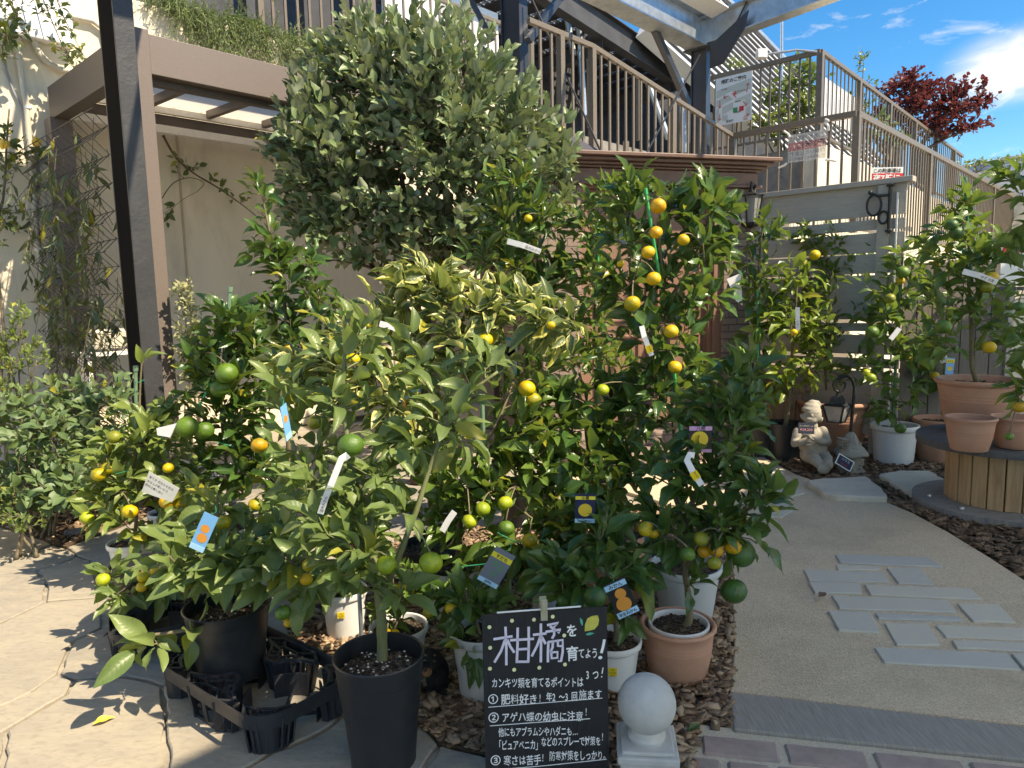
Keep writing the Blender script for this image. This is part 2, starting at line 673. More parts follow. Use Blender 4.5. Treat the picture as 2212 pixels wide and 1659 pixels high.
def stones(polys, name, mat, ztop, zlow, joint, bevel=.005, parent=None, kind='structure', amp=.006, step=.07):
    mb = MB()
    vals = []
    for p in polys:
        q = rough_poly(inset([V(x).to_2d() for x in p], joint), step, amp)
        b = len(mb.v)
        mb.prism(q, zlow, ztop + rnd.uniform(-.002, .002))
        vals += [rnd.random()] * (len(mb.v) - b)
    o = mb.build(name, mat, parent, bevel=bevel, segs=1)
    set_attr(o, vals)
    if kind:
        o['kind'] = kind
    return o


def clip(poly, p, n):
    res = []
    for i in range(len(poly)):
        a, b = poly[i], poly[(i + 1) % len(poly)]
        da, db = (a - p).dot(n), (b - p).dot(n)
        if da <= 0:
            res.append(a)
        if (da < 0) != (db < 0):
            res.append(a + (b - a) * (da / (da - db)))
    return res


def voronoi(pts, box):
    pts = [V(p) for p in pts]
    cells = []
    for i, p in enumerate(pts):
        poly = [V(b) for b in box]
        for j, q in enumerate(pts):
            if i != j and (q - p).length < 3.2 and poly:
                poly = clip(poly, (p + q) / 2, q - p)
        if len(poly) > 2:
            cells.append(poly)
    return cells


# ---------------------------------------------------------------- ground
MB().box((0, 0, -.5), (400, 400, .86)).build('ground', M('pale yard', (.46, .42, .35), (.38, .34, .28), 2, .95, .3), flip=False)['kind'] = 'structure'
# generic crazy paving all over the left and back, on a mortar bed
MB().add([(-9, -2.5, -.03), (2.6, -2.5, -.03), (2.6, 8.2, -.03), (-9, 8.2, -.03)], [(0, 1, 2, 3)]).build('paving_bed', m_mortar)['kind'] = 'structure'
pts = []
r2 = random.Random(11)
for i in range(18):
    for j in range(16):
        pts.append((-8.6 + i * .64 + r2.uniform(-.22, .22), -2.2 + j * .68 + r2.uniform(-.24, .24)))
cells = voronoi([V(p) for p in pts], [(-9, -2.5), (2.6, -2.5), (2.6, 8.2), (-9, 8.2)])
vp = lambda L: [G(*p) for p in L]
bedp = vp([(-70, 1120), (0, 1138), (130, 1175), (290, 1140), (620, 1190), (650, 1300), (640, 1390), (740, 1425), (900, 1555), (1050, 1620), (1200, 1700), (1200, 1930), (-70, 1930)])
def inside1(poly, p):
    r = False
    for i in range(len(poly)):
        a, b = poly[i], poly[(i + 1) % len(poly)]
        if (a[1] > p[1]) != (b[1] > p[1]) and p[0] < (b[0] - a[0]) * (p[1] - a[1]) / (b[1] - a[1]) + a[0]:
            r = not r
    return r
cells = [c for c in cells if not inside1(bedp, (sum(q.x for q in c) / len(c), sum(q.y for q in c) / len(c)))]
stones(cells, 'flagstone_paving', m_flag, -.012, -.04, .010)

k1 = lambda x, y: (x * .3228, 1123 + y * .3228)
STONES = [
    [(-160, 40), (0, 50), (200, 100), (350, 162), (160, 245), (0, 295), (-160, 340)],
    [(-160, 340), (0, 295), (160, 245), (350, 162), (440, 185), (520, 240), (400, 290), (240, 335), (0, 358), (-160, 380)],
    [(440, 185), (560, 140), (770, 75), (900, 90), (900, 240), (760, 252), (600, 270), (520, 240)],
    [(-160, 380), (0, 358), (240, 335), (310, 410), (300, 545), (170, 610), (0, 690), (-160, 740)],
    [(240, 335), (400, 290), (520, 240), (600, 270), (645, 360), (650, 520), (480, 530), (300, 545), (310, 410)],
    [(600, 270), (760, 252), (900, 240), (1150, 330), (1150, 500), (650, 520), (645, 360)],
    [(-160, 740), (0, 690), (170, 610), (300, 545), (480, 530), (650, 520), (700, 710), (480, 810), (430, 930), (392, 1020), (200, 1150), (0, 1250), (-160, 1330)],
    [(392, 1020), (430, 930), (480, 810), (700, 710), (900, 610), (1150, 560), (1180, 1070), (1090, 1110), (980, 1070), (850, 1045), (650, 1060), (500, 1065)],
    [(-160, 1330), (0, 1250), (200, 1150), (392, 1020), (500, 1065), (440, 1170), (200, 1310), (30, 1410), (-160, 1500)],
    [(500, 1065), (650, 1060), (850, 1045), (980, 1070), (1090, 1110), (1110, 1300), (1100, 1500), (1125, 1720), (1130, 2100), (30, 2100), (20, 1650), (30, 1410), (200, 1310), (440, 1170)],
    [(-260, 1560), (-160, 1500), (30, 1410), (20, 1650), (30, 2100), (-260, 2100)],
]
polys = [[G(*k1(*p)) for p in s_] for s_ in STONES]
polys += [
    vp([(371, 1304), (560, 1235), (640, 1300), (627, 1359), (633, 1396), (560, 1440), (381, 1468)]),
    vp([(352, 1481), (381, 1468), (560, 1440), (633, 1396), (737, 1432), (800, 1490), (700, 1580), (590, 1625), (480, 1690), (363, 1690), (358, 1560)]),
    vp([(800, 1490), (870, 1530), (907, 1562), (950, 1606), (900, 1690), (820, 1730), (480, 1760), (480, 1690), (590, 1625), (700, 1580)]),
    vp([(950, 1606), (1044, 1626), (1120, 1655), (1180, 1720), (1180, 1900), (820, 1900), (820, 1730), (900, 1690)]),
]
bedp = vp([(-70, 1120), (0, 1138), (130, 1175), (290, 1140), (620, 1190), (650, 1300), (640, 1390), (740, 1425), (900, 1555), (1050, 1620), (1200, 1700), (1200, 1930), (-70, 1930)])
MB().add([(p.x, p.y, -.016) for p in bedp], [tuple(range(len(bedp)))]).build('paving_mortar', m_mortar, flip=True)['kind'] = 'structure'
stones(polys, 'flagstone_terrace', m_flag, 0, -.03, .008, .005, amp=.007, step=.05)

# the aggregate path, its edge beam and the brick pavers
right_edge = [(1612, 966), (1715, 1022), (1790, 1050), (1890, 1074), (1968, 1106), (2050, 1150), (2140, 1205), (2212, 1252), (2330, 1335), (2420, 1420), (2420, 1590)]
left_edge = [(1577, 1493), (1586, 1400), (1583, 1310), (1575, 1210), (1540, 1140), (1450, 1090), (1330, 1055), (1200, 1030)]
back_edge = [(1180, 965), (1600, 935)]
ZP = .014
path_poly = [G(u, v, ZP) for u, v in right_edge + left_edge + back_edge]
MB().prism([p.to_2d() for p in path_poly], -.05, ZP).build('path', m_conc, bevel=.006)['kind'] = 'structure'
kq = [G(u, v, ZP + .006) for u, v in [(1576, 1493), (2420, 1593), (2420, 1662), (1585, 1573)]]
MB().prism([p.to_2d() for p in kq], -.05, ZP + .006).build('path_edge_beam', m_kerb, bevel=.006)['kind'] = 'structure'
k9 = lambda x, y: (1475 + x / 3, 1106 + y / 3)
SL = [[(985, 280), (1590, 300), (1695, 365), (1015, 338)], [(985, 347), (1278, 361), (1290, 380), (1000, 387)], [(775, 378), (1300, 395), (1348, 465), (815, 458)],
      [(1310, 368), (1550, 372), (1640, 485), (1395, 475)], [(805, 462), (1150, 470), (1170, 542), (850, 535)], [(1170, 478), (1870, 505), (1945, 580), (1215, 550)],
      [(960, 550), (1720, 578), (1780, 662), (1010, 640)], [(1765, 598), (2045, 602), (2170, 728), (1880, 720)], [(935, 648), (1215, 658), (1285, 795), (1005, 780)],
      [(1240, 662), (1800, 687), (1830, 718), (1265, 705)], [(1300, 724), (1585, 728), (1680, 875), (1380, 872)], [(1625, 737), (2260, 760), (2330, 848), (1700, 822)],
      [(1230, 882), (2110, 920), (2200, 1035), (1300, 985)], [(1730, 838), (2300, 858), (2400, 925), (1770, 895)], [(2120, 925), (2600, 945), (2700, 1040), (2210, 1035)]]
k6 = lambda x, y: (1475 + x / 3, 553 + y / 3)
SL2 = [[(445, 1395), (530, 1380), (655, 1385), (668, 1465), (560, 1475), (480, 1445)], [(545, 1515), (740, 1508), (800, 1545), (680, 1570), (560, 1560)], [(520, 1610), (650, 1600), (735, 1640), (640, 1700), (520, 1690)], [(300, 1450), (400, 1440), (440, 1490), (330, 1520)]]
t_ = [G(*k9(*p), ZP) for s_ in SL for p in s_]
polys = [[G(*k9(*p), ZP) for p in s_] for s_ in SL] + [[G(*k6(*p), ZP) for p in s_] for s_ in SL2]
vals_cols = NT('slate inset')
a_ = vals_cols.n('ShaderNodeAttribute', attribute_name='rnd').outputs['Fac']
vc = vals_cols.coord((1, 2, 1))
cc = vals_cols.mix(a_, (.42, .415, .375), (.58, .52, .40))
cc = vals_cols.mix(vals_cols.math('MULTIPLY', vals_cols.ramp(vals_cols.noise(vc, 22, 7), .45, .7), .5), cc, (.47, .47, .45))
m_slate2 = vals_cols.end(vals_cols.pbr(cc, .8, 0, vals_cols.bump(vals_cols.noise(vc, 60, 7), .5, .006)))
stones(polys, 'path_stone_insets', m_slate2, ZP + .009, ZP - .01, .004, .003, amp=.004)
MB().prism([p.to_2d() for p in [G(u, v, 0) for u, v in [(1483, 1566), (2420, 1672), (2600, 2100), (1300, 2100)]]], -.05, .006).build('paver_joint', M('sandy joint', (.60, .53, .40), (.45, .39, .29), 120, .95, .6, 150, .005))['kind'] = 'structure'
pa, pb = G(1512, 1580, .012), G(2212, 1650, .012)
e = (pb - pa)
e.z = 0
e.normalize()
g = V((e.y, -e.x, 0))
polys = []
for r_ in range(8):
    s0 = [0, -.06, .05, -.1, 0, -.05, .04, 0][r_]
    x0 = s0
    i = 0
    wds = [.235, .24, .25, .24, .23] if r_ % 2 == 0 else [.115, .125, .12, .245, .25, .23]
    while x0 < 1.6:
        wd = wds[i % len(wds)]
        i += 1
        o_ = pa + e * x0 + g * (.012 + r_ * .118)
        polys.append([o_, o_ + e * wd, o_ + e * wd + g * .104, o_ + g * .104])
        x0 += wd + .016
stones(polys, 'brick_pavers', m_paver, .014, -.02, .002, .008, amp=.002, step=.03)

# bark-chip beds
def inside(poly, x, y):
    r = np.zeros(len(x), bool)
    n = len(poly)
    for i in range(n):
        x1, y1 = poly[i][0], poly[i][1]
        x2, y2 = poly[(i + 1) % n][0], poly[(i + 1) % n][1]
        if y1 == y2:
            continue
        c = ((y1 > y) != (y2 > y)) & (x < (x2 - x1) * (y - y1) / (y2 - y1) + x1)
        r ^= c
    return r


def chips_mat():
    t = NT('bark chips')
    a = t.n('ShaderNodeAttribute', attribute_name='rnd').outputs['Fac']
    v1 = t.coord((1, 1, 1))
    r = t.n('ShaderNodeValToRGB', {'Fac': a})
    el = r.color_ramp.elements
    el[0].color = (.10, .062, .04, 1)
    el[1].color = (.60, .45, .30, 1)
    for p_, c_ in ((.35, (.25, .165, .105, 1)), (.7, (.42, .29, .19, 1))):
        q = el.new(p_)
        q.color = c_
    col = t.mix(t.math('MULTIPLY', t.noise(v1, 140, 4), .6), r.outputs[0], (.13, .085, .055))
    return t.end(t.pbr(col, .85, 0, t.bump(t.noise(v1, 260, 3), .4, .003), .25))


m_chip = chips_mat()


def chips(name, poly, holes, dens, size, label=None, z=0.0, tone=(0, 1)):
    xs, ys = [p[0] for p in poly], [p[1] for p in poly]
    n = int((max(xs) - min(xs)) * (max(ys) - min(ys)) * dens)
    x, y = rng.uniform(min(xs), max(xs), n), rng.uniform(min(ys), max(ys), n)
    k = inside(poly, x, y)
    for h in holes:
        k &= ~inside(h, x, y)
    x, y = x[k], y[k]
    n = len(x)
    l = size * rng.uniform(.5, 1.35, n)
    wd = l * rng.uniform(.28, .62, n)
    th = size * rng.uniform(.08, .22, n)
    yaw, ti, ro = rng.uniform(0, 6.283, n), rng.normal(0, .28, n), rng.normal(0, .3, n)
    a = np.stack([np.cos(yaw) * np.cos(ti), np.sin(yaw) * np.cos(ti), np.sin(ti)], 1)
    b = np.stack([-np.sin(yaw) * np.cos(ro), np.cos(yaw) * np.cos(ro), np.sin(ro)], 1)
    c = np.cross(a, b)
    ctr = np.stack([x, y, z + rng.uniform(.002, .022, n)], 1)
    tp = np.array([[i, j, k_] for k_ in (-1, 1) for j in (-1, 1) for i in (-1, 1)], float) * .5
    sk = 1 + rng.normal(0, .22, (n, 8, 3))
    vv = ctr[:, None] + (a[:, None] * (tp[None, :, 0:1] * sk[..., 0:1] * l[:, None, None]) + b[:, None] * (tp[None, :, 1:2] * sk[..., 1:2] * wd[:, None, None]) + c[:, None] * (tp[None, :, 2:3] * th[:, None, None]))
    fc = np.array([(0, 2, 3, 1), (4, 5, 7, 6), (0, 1, 5, 4), (2, 6, 7, 3), (0, 4, 6, 2), (1, 3, 7, 5)])
    ff = (fc[None] + np.arange(n)[:, None, None] * 8).reshape(-1, 4)
    o = np_mesh(name, vv.reshape(-1, 3), ff, m_chip)
    set_attr(o, np.repeat(rng.uniform(tone[0], tone[1], n), 8))
    tag(o, label, 'bark mulch', kind='stuff')
    return o


def np_mesh(name, v, f, mat, parent=None, smooth=False, loc=None):
    me = bpy.data.meshes.new(name)
    o = bpy.data.objects.new(name, me)
    COL.objects.link(o)
    base = WL[parent.name] if parent else (V(loc) if loc is not None else V((0, 0, 0)))
    v = np.asarray(v, dtype=np.float32) - np.array(base, dtype=np.float32)
    f = np.asarray(f, dtype=np.int32)
    me.vertices.add(len(v))
    me.vertices.foreach_set('co', v.ravel())
    me.loops.add(f.size)
    me.loops.foreach_set('vertex_index', f.ravel())
    me.polygons.add(len(f))
    me.polygons.foreach_set('loop_start', np.arange(len(f), dtype=np.int32) * f.shape[1])
    me.polygons.foreach_set('loop_total', np.full(len(f), f.shape[1], dtype=np.int32))
    if smooth:
        me.polygons.foreach_set('use_smooth', np.ones(len(f), bool))
    me.materials.append(mat)
    me.update(calc_edges=True)
    if parent:
        o.parent = parent
    else:
        o.location = base
    WL[o.name] = base
    return o


bed1 = [p.to_2d() for p in vp([(627, 1330), (627, 1362), (633, 1398), (737, 1434), (870, 1532), (907, 1563), (950, 1608), (1044, 1628), (1150, 1665), (1200, 1720), (1490, 1700), (1508, 1575), (1583, 1573), (1583, 1310), (1575, 1210), (1540, 1140), (1450, 1095), (1300, 1110), (1000, 1150), (760, 1200), (640, 1260)])]
path2 = [p.to_2d() for p in path_poly]
kq2 = [p.to_2d() for p in kq]
MB().prism(bed1, -.02, .003).build('bark_bed', m_bed)['kind'] = 'structure'
chips('bark_chips', bed1, [path2, kq2], 3800, .041, 'brown wood chips spread between the front citrus pots')
bed2 = [p.to_2d() for p in vp([(1600, 955), (1715, 1022), (1790, 1050), (1890, 1074), (1968, 1106), (2050, 1150), (2140, 1205), (2212, 1252), (2330, 1335), (2700, 1330), (2700, 900), (1960, 915), (1600, 905)])]
MB().prism(bed2, -.02, .003).build('bark_bed_far', m_bed)['kind'] = 'structure'
chips('bark_chips_far', bed2, [path2], 1500, .052, 'dark brown wood chips under the row of pots by the fence', tone=(0, .62))
bed3 = [p.to_2d() for p in vp([(-200, 1090), (0, 1136), (115, 1175), (145, 1182), (180, 1165), (250, 1140), (370, 1090), (380, 1000), (-200, 960)])]
MB().prism(bed3, -.02, .003).build('shrub_bed', m_bed)['kind'] = 'structure'
chips('shrub_bed_litter', bed3, [], 1500, .04, 'dry bark and straw littering the shrub bed by the paving', tone=(0, .8))

# the three pale stepping stones
for pl_, lb in (([(805, 1455), (900, 1443), (1060, 1435), (1190, 1430), (1260, 1480), (1325, 1540), (1320, 1562), (1150, 1558), (1000, 1555), (900, 1535)], 'pale stepping stone lying half on the path edge below the gnome'),
                ([(1280, 1415), (1400, 1390), (1600, 1395), (1700, 1450), (1800, 1500), (1790, 1515), (1620, 1535), (1500, 1545), (1390, 1490)], 'pale stepping stone between the white pot and the cable reel'),
                ([(1745, 1400), (1790, 1330), (1830, 1320), (1900, 1330), (1900, 1410), (1800, 1415)], 'small pale stepping stone half hidden behind the cable reel')):
    o = stones([[G(*k6(*p), .05) for p in pl_]], 'stepping_stone', m_step, .055, -.01, .0, .012, kind=None, amp=.012)
    tag(o, lb, 'stepping stone', 'stepping stones in the bark bed')

# ---------------------------------------------------------------- black steel canopy frame
def column(u_l, u_m, u_r, v, Y):
    c = P(u_m, v, Y)
    wf = along(c, D1, u_r, 0, 2)
    wd = along(c, D2, u_l, 0, 3)
    return V((c.x, c.y, 0)), wf, wd


canopy = thing('steel_canopy', 'dark steel canopy frame with galvanized beams rising over the stairs', 'canopy', (0, 7, 0))
cL, wfL, wdL = column(211, 241.7, 287, 0, 4.75)
cC, wfC, wdC = column(1080.6, 1121, 1139.6, 0, 7.9)
cR, wfR, wdR = column(1492.4, 1526, 1535.5, 120, 10.4)
ZT = P(1526, 104, 10.4).z
for c, wf, wd, m in ((cL, wfL, wdL, m_black), (cC, wfC, wdC, m_blue_steel), (cR, wfR, wdR, m_blue_steel)):
    mb = MB()
    mid = c + D1 * wf / 2 + D2 * wd / 2
    zt = ZT if c is not cL else 5.2
    # H section: two flanges and a web, the flanges parallel to the wall
    mb.box(mid + NW * (wd / 2 - .008) + Z * zt / 2, (wf, .016, zt), D1, NW)
    mb.box(mid - NW * (wd / 2 - .008) + Z * zt / 2, (wf, .016, zt), D1, NW)
    if c is cL:
        wb_ = MB().box(mid + Z * zt / 2 - D1 * .004, (wf * .93, wd - .034, zt - .004), D1, NW).build('web', flat('shaded column side', (.006, .006, .007), .8, .05), canopy)  # unlit side: shade put into the colour, near-black against the paler flanges
    else:
        mb.box(mid + Z * zt / 2 + D1 * (-wf * .28), (.012, wd - .034, zt - .004), D1, NW)
    if c is not cL:
        mb.box(mid + Z * zt / 2 + D1 * (wf * .28), (.012, wd - .034, zt - .004), D1, NW)
    mb.box(mid + Z * .01, (wf + .1, wd + .1, .02), D1, NW)
    mb.build('column', m, canopy, bevel=.003)
    o = MB().box(mid + Z * (zt + .01), (wf + .16, wd + .16, .02), D1, NW).build('cap_plate', m, canopy)


def ibeam(mb, p0, p1, h, w, tf=.018, up=Z):
    d = (p1 - p0).normalized()
    sx = d.cross(up).normalized()
    u = sx.cross(d)
    for k in (-1, 1):
        mb.beam(p0 + u * k * h / 2, p1 + u * k * h / 2, w, tf, u)
    mb.beam(p0, p1, .014, h - tf - .002, u)


ctop = V((cR.x, cR.y, ZT)) + D1 * wfR / 2 + D2 * wdR / 2
hb = .42
mb = MB()
ibeam(mb, ctop + Z * (hb / 2 + .03) - D1 * 9.5, ctop + Z * (hb / 2 + .03) + D1 * .1, hb, .3)
mb.build('eaves_beam', m_galv, canopy)
q = ctop - D1 * 1.7 + NW * .34 + Z * (hb * .95)
MB().box(q, (3.2, .26, .02), D1, (NW + Z * .25).normalized(), (Z - NW * .25).normalized()).build('gutter_panel', m_alu, canopy)
s_, h_ = solve2(ctop + Z * .45, NW, Z, 1610, 0)
rise = h_ / s_
raf = (NW + Z * rise).normalized()
for c in (0, 6.4 - S(ctop), 2.45 - S(ctop)):
    q = ctop + D1 * c + Z * (hb / 2 + .02)
    mb = MB()
    if c == 0:
        ibeam(mb, q, q + raf * 10.0, .36, .22)
    else:
        ibeam(mb, q, q + NW * 8, .05, .05, .008)  # unseen slim beams set to cast soft shadow bands on the ground
    mb.build('rafter', m_galv, canopy)
mb = MB()
o_ = ctop + NW * .2 - D1 * .1
mb.plate(o_ + D1 * .0, NW, Z, [(0, .0), (.55, .32), (.5, .1), (.2, -.28), (0, -.3)], 0, .02)
mb.build('gusset', m_blue_steel, canopy)
# braces and tie rods seen against the stairs
for a, b, w_ in (((1141, 88, 7.85), (1215, -12, 8.3), .07), ((1010, -12, 7.9), (1063, 88, 7.9), .06), ((1415, 66, 9.8), (1486, 224, 10.35), .08)):
    MB().beam(P(*a), P(*b), w_, w_).build('brace', m_blue_steel, canopy)
for L in (((1145, -10, 7.9), (1300, 333, 7.6)), ((1512, 118, 10.2), (1396, 332, 8.2)), ((1620, -10, 10.0), (1578, 75, 10.2), (1555, 100, 10.35))):
    MB().tube([P(*q) for q in L], .011, 6).build('tie_rod', m_iron, canopy)
# unseen roof sheet beside the path, placed to shade the right half of the yard
ROOF_N, ROOF_Z = 1.75, 5.0
mb = MB()
mb.box(W(3, ROOF_N + 4.5, ROOF_Z + .05), (34, 9, .08), D1, NW)
for i in range(30):
    mb.box(W(-12 + i * 1.1, ROOF_N + 4.5, ROOF_Z - .06), (.08, 9, .12), D1, NW)
rt_ = NT('translucent roof sheet')
m_trans = rt_.end(rt_.n('ShaderNodeMixShader', {0: .9, 1: rt_.pbr((.8, .8, .78), .4).outputs[0], 2: rt_.n('ShaderNodeBsdfTranslucent', {'Color': (.80, .79, .75)}).outputs[0]}))
mb.build('roof_sheet', m_trans, canopy)
for q in (-7, 0, 14):
    MB().beam(W(q, ROOF_N + 7, -.05), W(q, ROOF_N + 7, ROOF_Z), .2, .2, D1).build('rear_post', m_blue_steel, canopy)

# ---------------------------------------------------------------- retaining wall
nd_p = NW.dot(cL) - wdL - .03
pR = PN(321, 69, nd_p)
pw = .17
pc = V((pR.x, pR.y, 0)) - D1 * pw / 2 + D2 * pw / 2
dp = along(V((pc.x, pc.y, pR.z)), D2, 119, 0, 4)
NDW = nd_p - dp - .22
ZW = PN(420, 33, NDW).z
wall = MB()
s0, s1 = -14.0, S(PN(1170, 300, NDW))
wall.box(W((s0 + s1) / 2, NDW - .15, ZW / 2), (s1 - s0, .3, ZW), D1, NW)
tag(wall.build('retaining_wall', m_stucco, None, W(0, NDW), bevel=.02), 'tall cream stucco retaining wall with plants trailing over its top', 'wall')
MB().prism([W(-14, NDW - .3).to_2d(), W(40, NDW - .3).to_2d(), W(40, -60).to_2d(), W(-14, -60).to_2d()], ZW - .6, ZW - .12).build('upper_terrace', m_grey_conc)['kind'] = 'structure'
mb = MB()
for u in (413, 445):     # slight pilaster joint on the wall
    pass
q = PN(404, 600, NDW)
tag(MB().box(W(S(q), NDW + .006, ZW * .45), (.02, .012, ZW * .9), D1, NW).build('wall_joint_strip', M('joint strip', (.50, .42, .31), None, 6), None, W(S(q), NDW)), 'thin vertical cover strip on the cream wall under the pergola', 'cover strip')

# unseen sheets added over the far left to shade the wall below
sl0, sl1 = S(PN(-420, 300, NDW)), S(PN(92, 300, NDW))
sl1 -= 1.0
wdt = (sl1 - sl0)
for i in range(5):
    a = sl0 + wdt * i / 5 - .12 * 0
    MB().box(W(a + wdt / 10 + 1.5, NDW + 2.9, 5.6 + .015 * i), (wdt / 5 - (.10 if i % 2 else .03), 2.5, .012), D1, NW).build('wall_shade_sheet', m_trans, canopy)
for k in (1.6, 3.9):
    MB().box(W((sl0 + sl1) / 2 + 1.5, NDW + k + .1, 5.55), (wdt + .3, .08, .08), D1, NW).build('purlin', m_blue_steel, canopy)  # bearers of the added sheets, unseen too

# ---------------------------------------------------------------- railings
def railing(name, label, pts, h, spacing, posts, rail_w=.05, bar=.02, bottom=.1, group=None, post_w=.07, top_ext=0, rail_h=.055):
    """pts = polyline of base points; bars stand vertically"""
    t = thing(name, label, 'railing', pts[0], group)
    for i in range(len(pts) - 1):
        a, b = V(pts[i]), V(pts[i + 1])
        d = b - a
        hd = V((d.x, d.y, 0)).normalized()
        MB().beam(a + Z * h, b + Z * h, rail_w, rail_h).build('top_rail', m_rail, t, bevel=.006)
        MB().beam(a + Z * bottom, b + Z * bottom, rail_w * .8, .04).build('bottom_rail', m_rail, t, bevel=.004)
        n = max(2, int(V((d.x, d.y, 0)).length / spacing))
        sid = V((-hd.y, hd.x, 0))
        for k in range(1, n):
            q = a + d * (k / n)
            MB().box(q + Z * (h + bottom) / 2, (bar * 1.5, bar, h - bottom - .05), hd, sid).build('baluster', m_rail, t)
    for q in posts:
        d = (V(pts[1]) - V(pts[0]))
        hd = V((d.x, d.y, 0)).normalized()
        MB().box(V(q) + Z * (h - .03) / 2, (post_w, post_w, h - .03), hd, V((-hd.y, hd.x, 0))).build('post', m_rail, t, bevel=.004)
    return t


# railing on top of the wall (behind the rosemary and the big shrub)
sa, sb = S(PN(560, 0, NDW - .2)), S(PN(1085, 0, NDW - .2))
railing('terrace_railing', 'brown railing along the wall top behind the trailing rosemary', [W(sa, NDW - .2, ZW), W(sb + .3, NDW - .2, ZW)], 1.15, .15, [W(sa + k * 1.5, NDW - .2, ZW) for k in range(8)])
# things behind it: white boards and dark posts of the car park
for u, wd, lb in ((905, 1.3, 'tall white board behind the wall-top railing, left one'), (1015, 1.25, 'tall white board behind the wall-top railing, beside the steel column')):
    q = PN(u, 60, NDW - 1.0)
    tag(MB().box(W(S(q), NDW - 1.0, ZW + .75), (wd, .03, 1.9), D1, NW).build('white_board', m_whiteboard, None, q), lb, 'board')

# stair flight seen right of the column
T = P(1583, 296, 10.6)                      # top-rail turn, lower landing
CO = P(1851, 243, 9.45)                     # lower landing corner
CO.z = (CO.z + T.z) / 2
T.z = CO.z
hr = P(1851, 243, 9.45).z - P(1851, 420, 9.45).z
fs = solve2(T, -D1, Z, 1279, 100)
FT = T - D1 * fs[0] + Z * fs[1]
fs0 = solve2(FT, -D1, Z, 1141, 44)
F0 = FT - D1 * fs0[0] + Z * fs0[1]
HR = 1.25
dn = Z * HR
stair = railing('stair_railing', 'brown stair railing running down from the car park to the landing', [F0 - dn, FT - dn, T - dn], HR, .155, [FT - dn, FT - dn + (FT - F0).normalized() * -.55, (FT + T) / 2 - dn + Z * .0, T - dn])
far = railing('far_stair_railing', 'brown handrail on the far side of the stair flight', [FT - dn + D2 * 1.5 + D1 * 1.2 - Z * .55, T - dn + D2 * 1.5 + D1 * 1.55 - Z * .0], HR - .1, .17, [T - dn + D2 * 1.5 + D1 * 1.5, (T + FT) / 2 - dn + D2 * 1.5 + D1 * 1.2])
# stair body: cream stringer wall and steps
mb = MB()
ln = (T - FT)
n = 12
for k in range(n):
    a = FT - dn + ln * (k / n)
    b = FT - dn + ln * ((k + 1) / n)
    L = V((b - a).xy).length
    c_ = (a + b) / 2
    top = a.z - .02
    mb.box(V((c_.x, c_.y, top / 2)) + D2 * .85, (L, 1.7, top), D1, NW)
mb.build('steps', m_stucco, None, T, bevel=.01)
st = bpy.data.objects['steps']
st.name = 'stair_flight'
tag(st, 'cream stair flight descending behind the shed roof', 'stairs')
mb = MB()
L0 = (FT - F0).length
q0 = F0 - dn
q1 = FT - dn + D1 * .25
mb.box(V(((q0.x + q1.x) / 2, (q0.y + q1.y) / 2, (q1.z + .02) / 2)) + D2 * .2, (V((q1 - q0).xy).length, .3, q1.z + .02), D1, NW)
tag(mb.build('stair_wall', m_stucco, None, q1, bevel=.03), 'lit cream stair wall beside the big silvery shrub', 'wall')

# lower landing railing: along the back of the fence and away to the right
hl = 1.5
base_c = CO - Z * hl
tl = T - Z * hl
railing('landing_railing', 'brown landing railing above the grey slatted fence', [tl, base_c], hl, .165, [tl, base_c + D1 * .02], post_w=.085, rail_w=.07, rail_h=.08)
E1 = CO + D1 * along(CO, D1, 2330, 0, 30)
dd = E1 - CO
railing('landing_side_railing', 'brown landing railing running off above the potted trees to the right', [base_c, E1 - Z * hl], hl, .15, [base_c + dd * k for k in (.13, .33, .53, .73, .93)], post_w=.085, rail_w=.07, rail_h=.08, bottom=.06)
# upper railing around the car park corner
U1 = P(1773, 111, 12.4)
ut = along(U1, D2, 1528, 0, 12)
U0 = U1 + D2 * ut
hu = U1.z - P(1767, 300, 12.4).z
bu1, bu0 = U1 - Z * hu, U0 - Z * hu
railing('upper_railing', 'brown upper railing that carries the map board', [bu0, bu1], hu, .165, [bu1], post_w=.1, rail_w=.07, rail_h=.08, bottom=.12)
sx_, sz_ = solve2(U1, D1, Z, 2080, 338)
U2 = U1 + D1 * sx_ + Z * sz_
dd = U2 - U1
railing('upper_side_railing', 'brown upper railing sloping down in front of the red maple', [bu1, bu1 + dd], hu, .2, [bu1 + dd * k for k in (.18, .36, .54, .72, .9)], post_w=.1, rail_w=.07, rail_h=.07, bottom=.08)
# walls under the upper railing
mb = MB()
n = 10
for k in range(n):
    a = bu1 + dd * (k / n)
    b = bu1 + dd * ((k + 1) / n)
    L = V((b - a).xy).length
    zt = a.z - .05
    c_ = (a + b) / 2
    mb.box(V((c_.x, c_.y, zt / 2)) + D2 * .12, (L - .002, .25, zt), D1, NW)
tag(mb.build('ramp_wall', m_stucco, None, bu1), 'lit cream wall stepping down below the upper railing', 'wall')
mb = MB()
c_ = (bu0 + bu1) / 2
mb.box(V((c_.x, c_.y, bu1.z / 2 - .02)) + D1 * .3, (.25, (bu1 - bu0).length - .3, bu1.z - .1), D1, NW)
tag(mb.build('landing_wall', m_grey_conc, None, c_), 'stained grey concrete wall below the upper railing', 'wall')
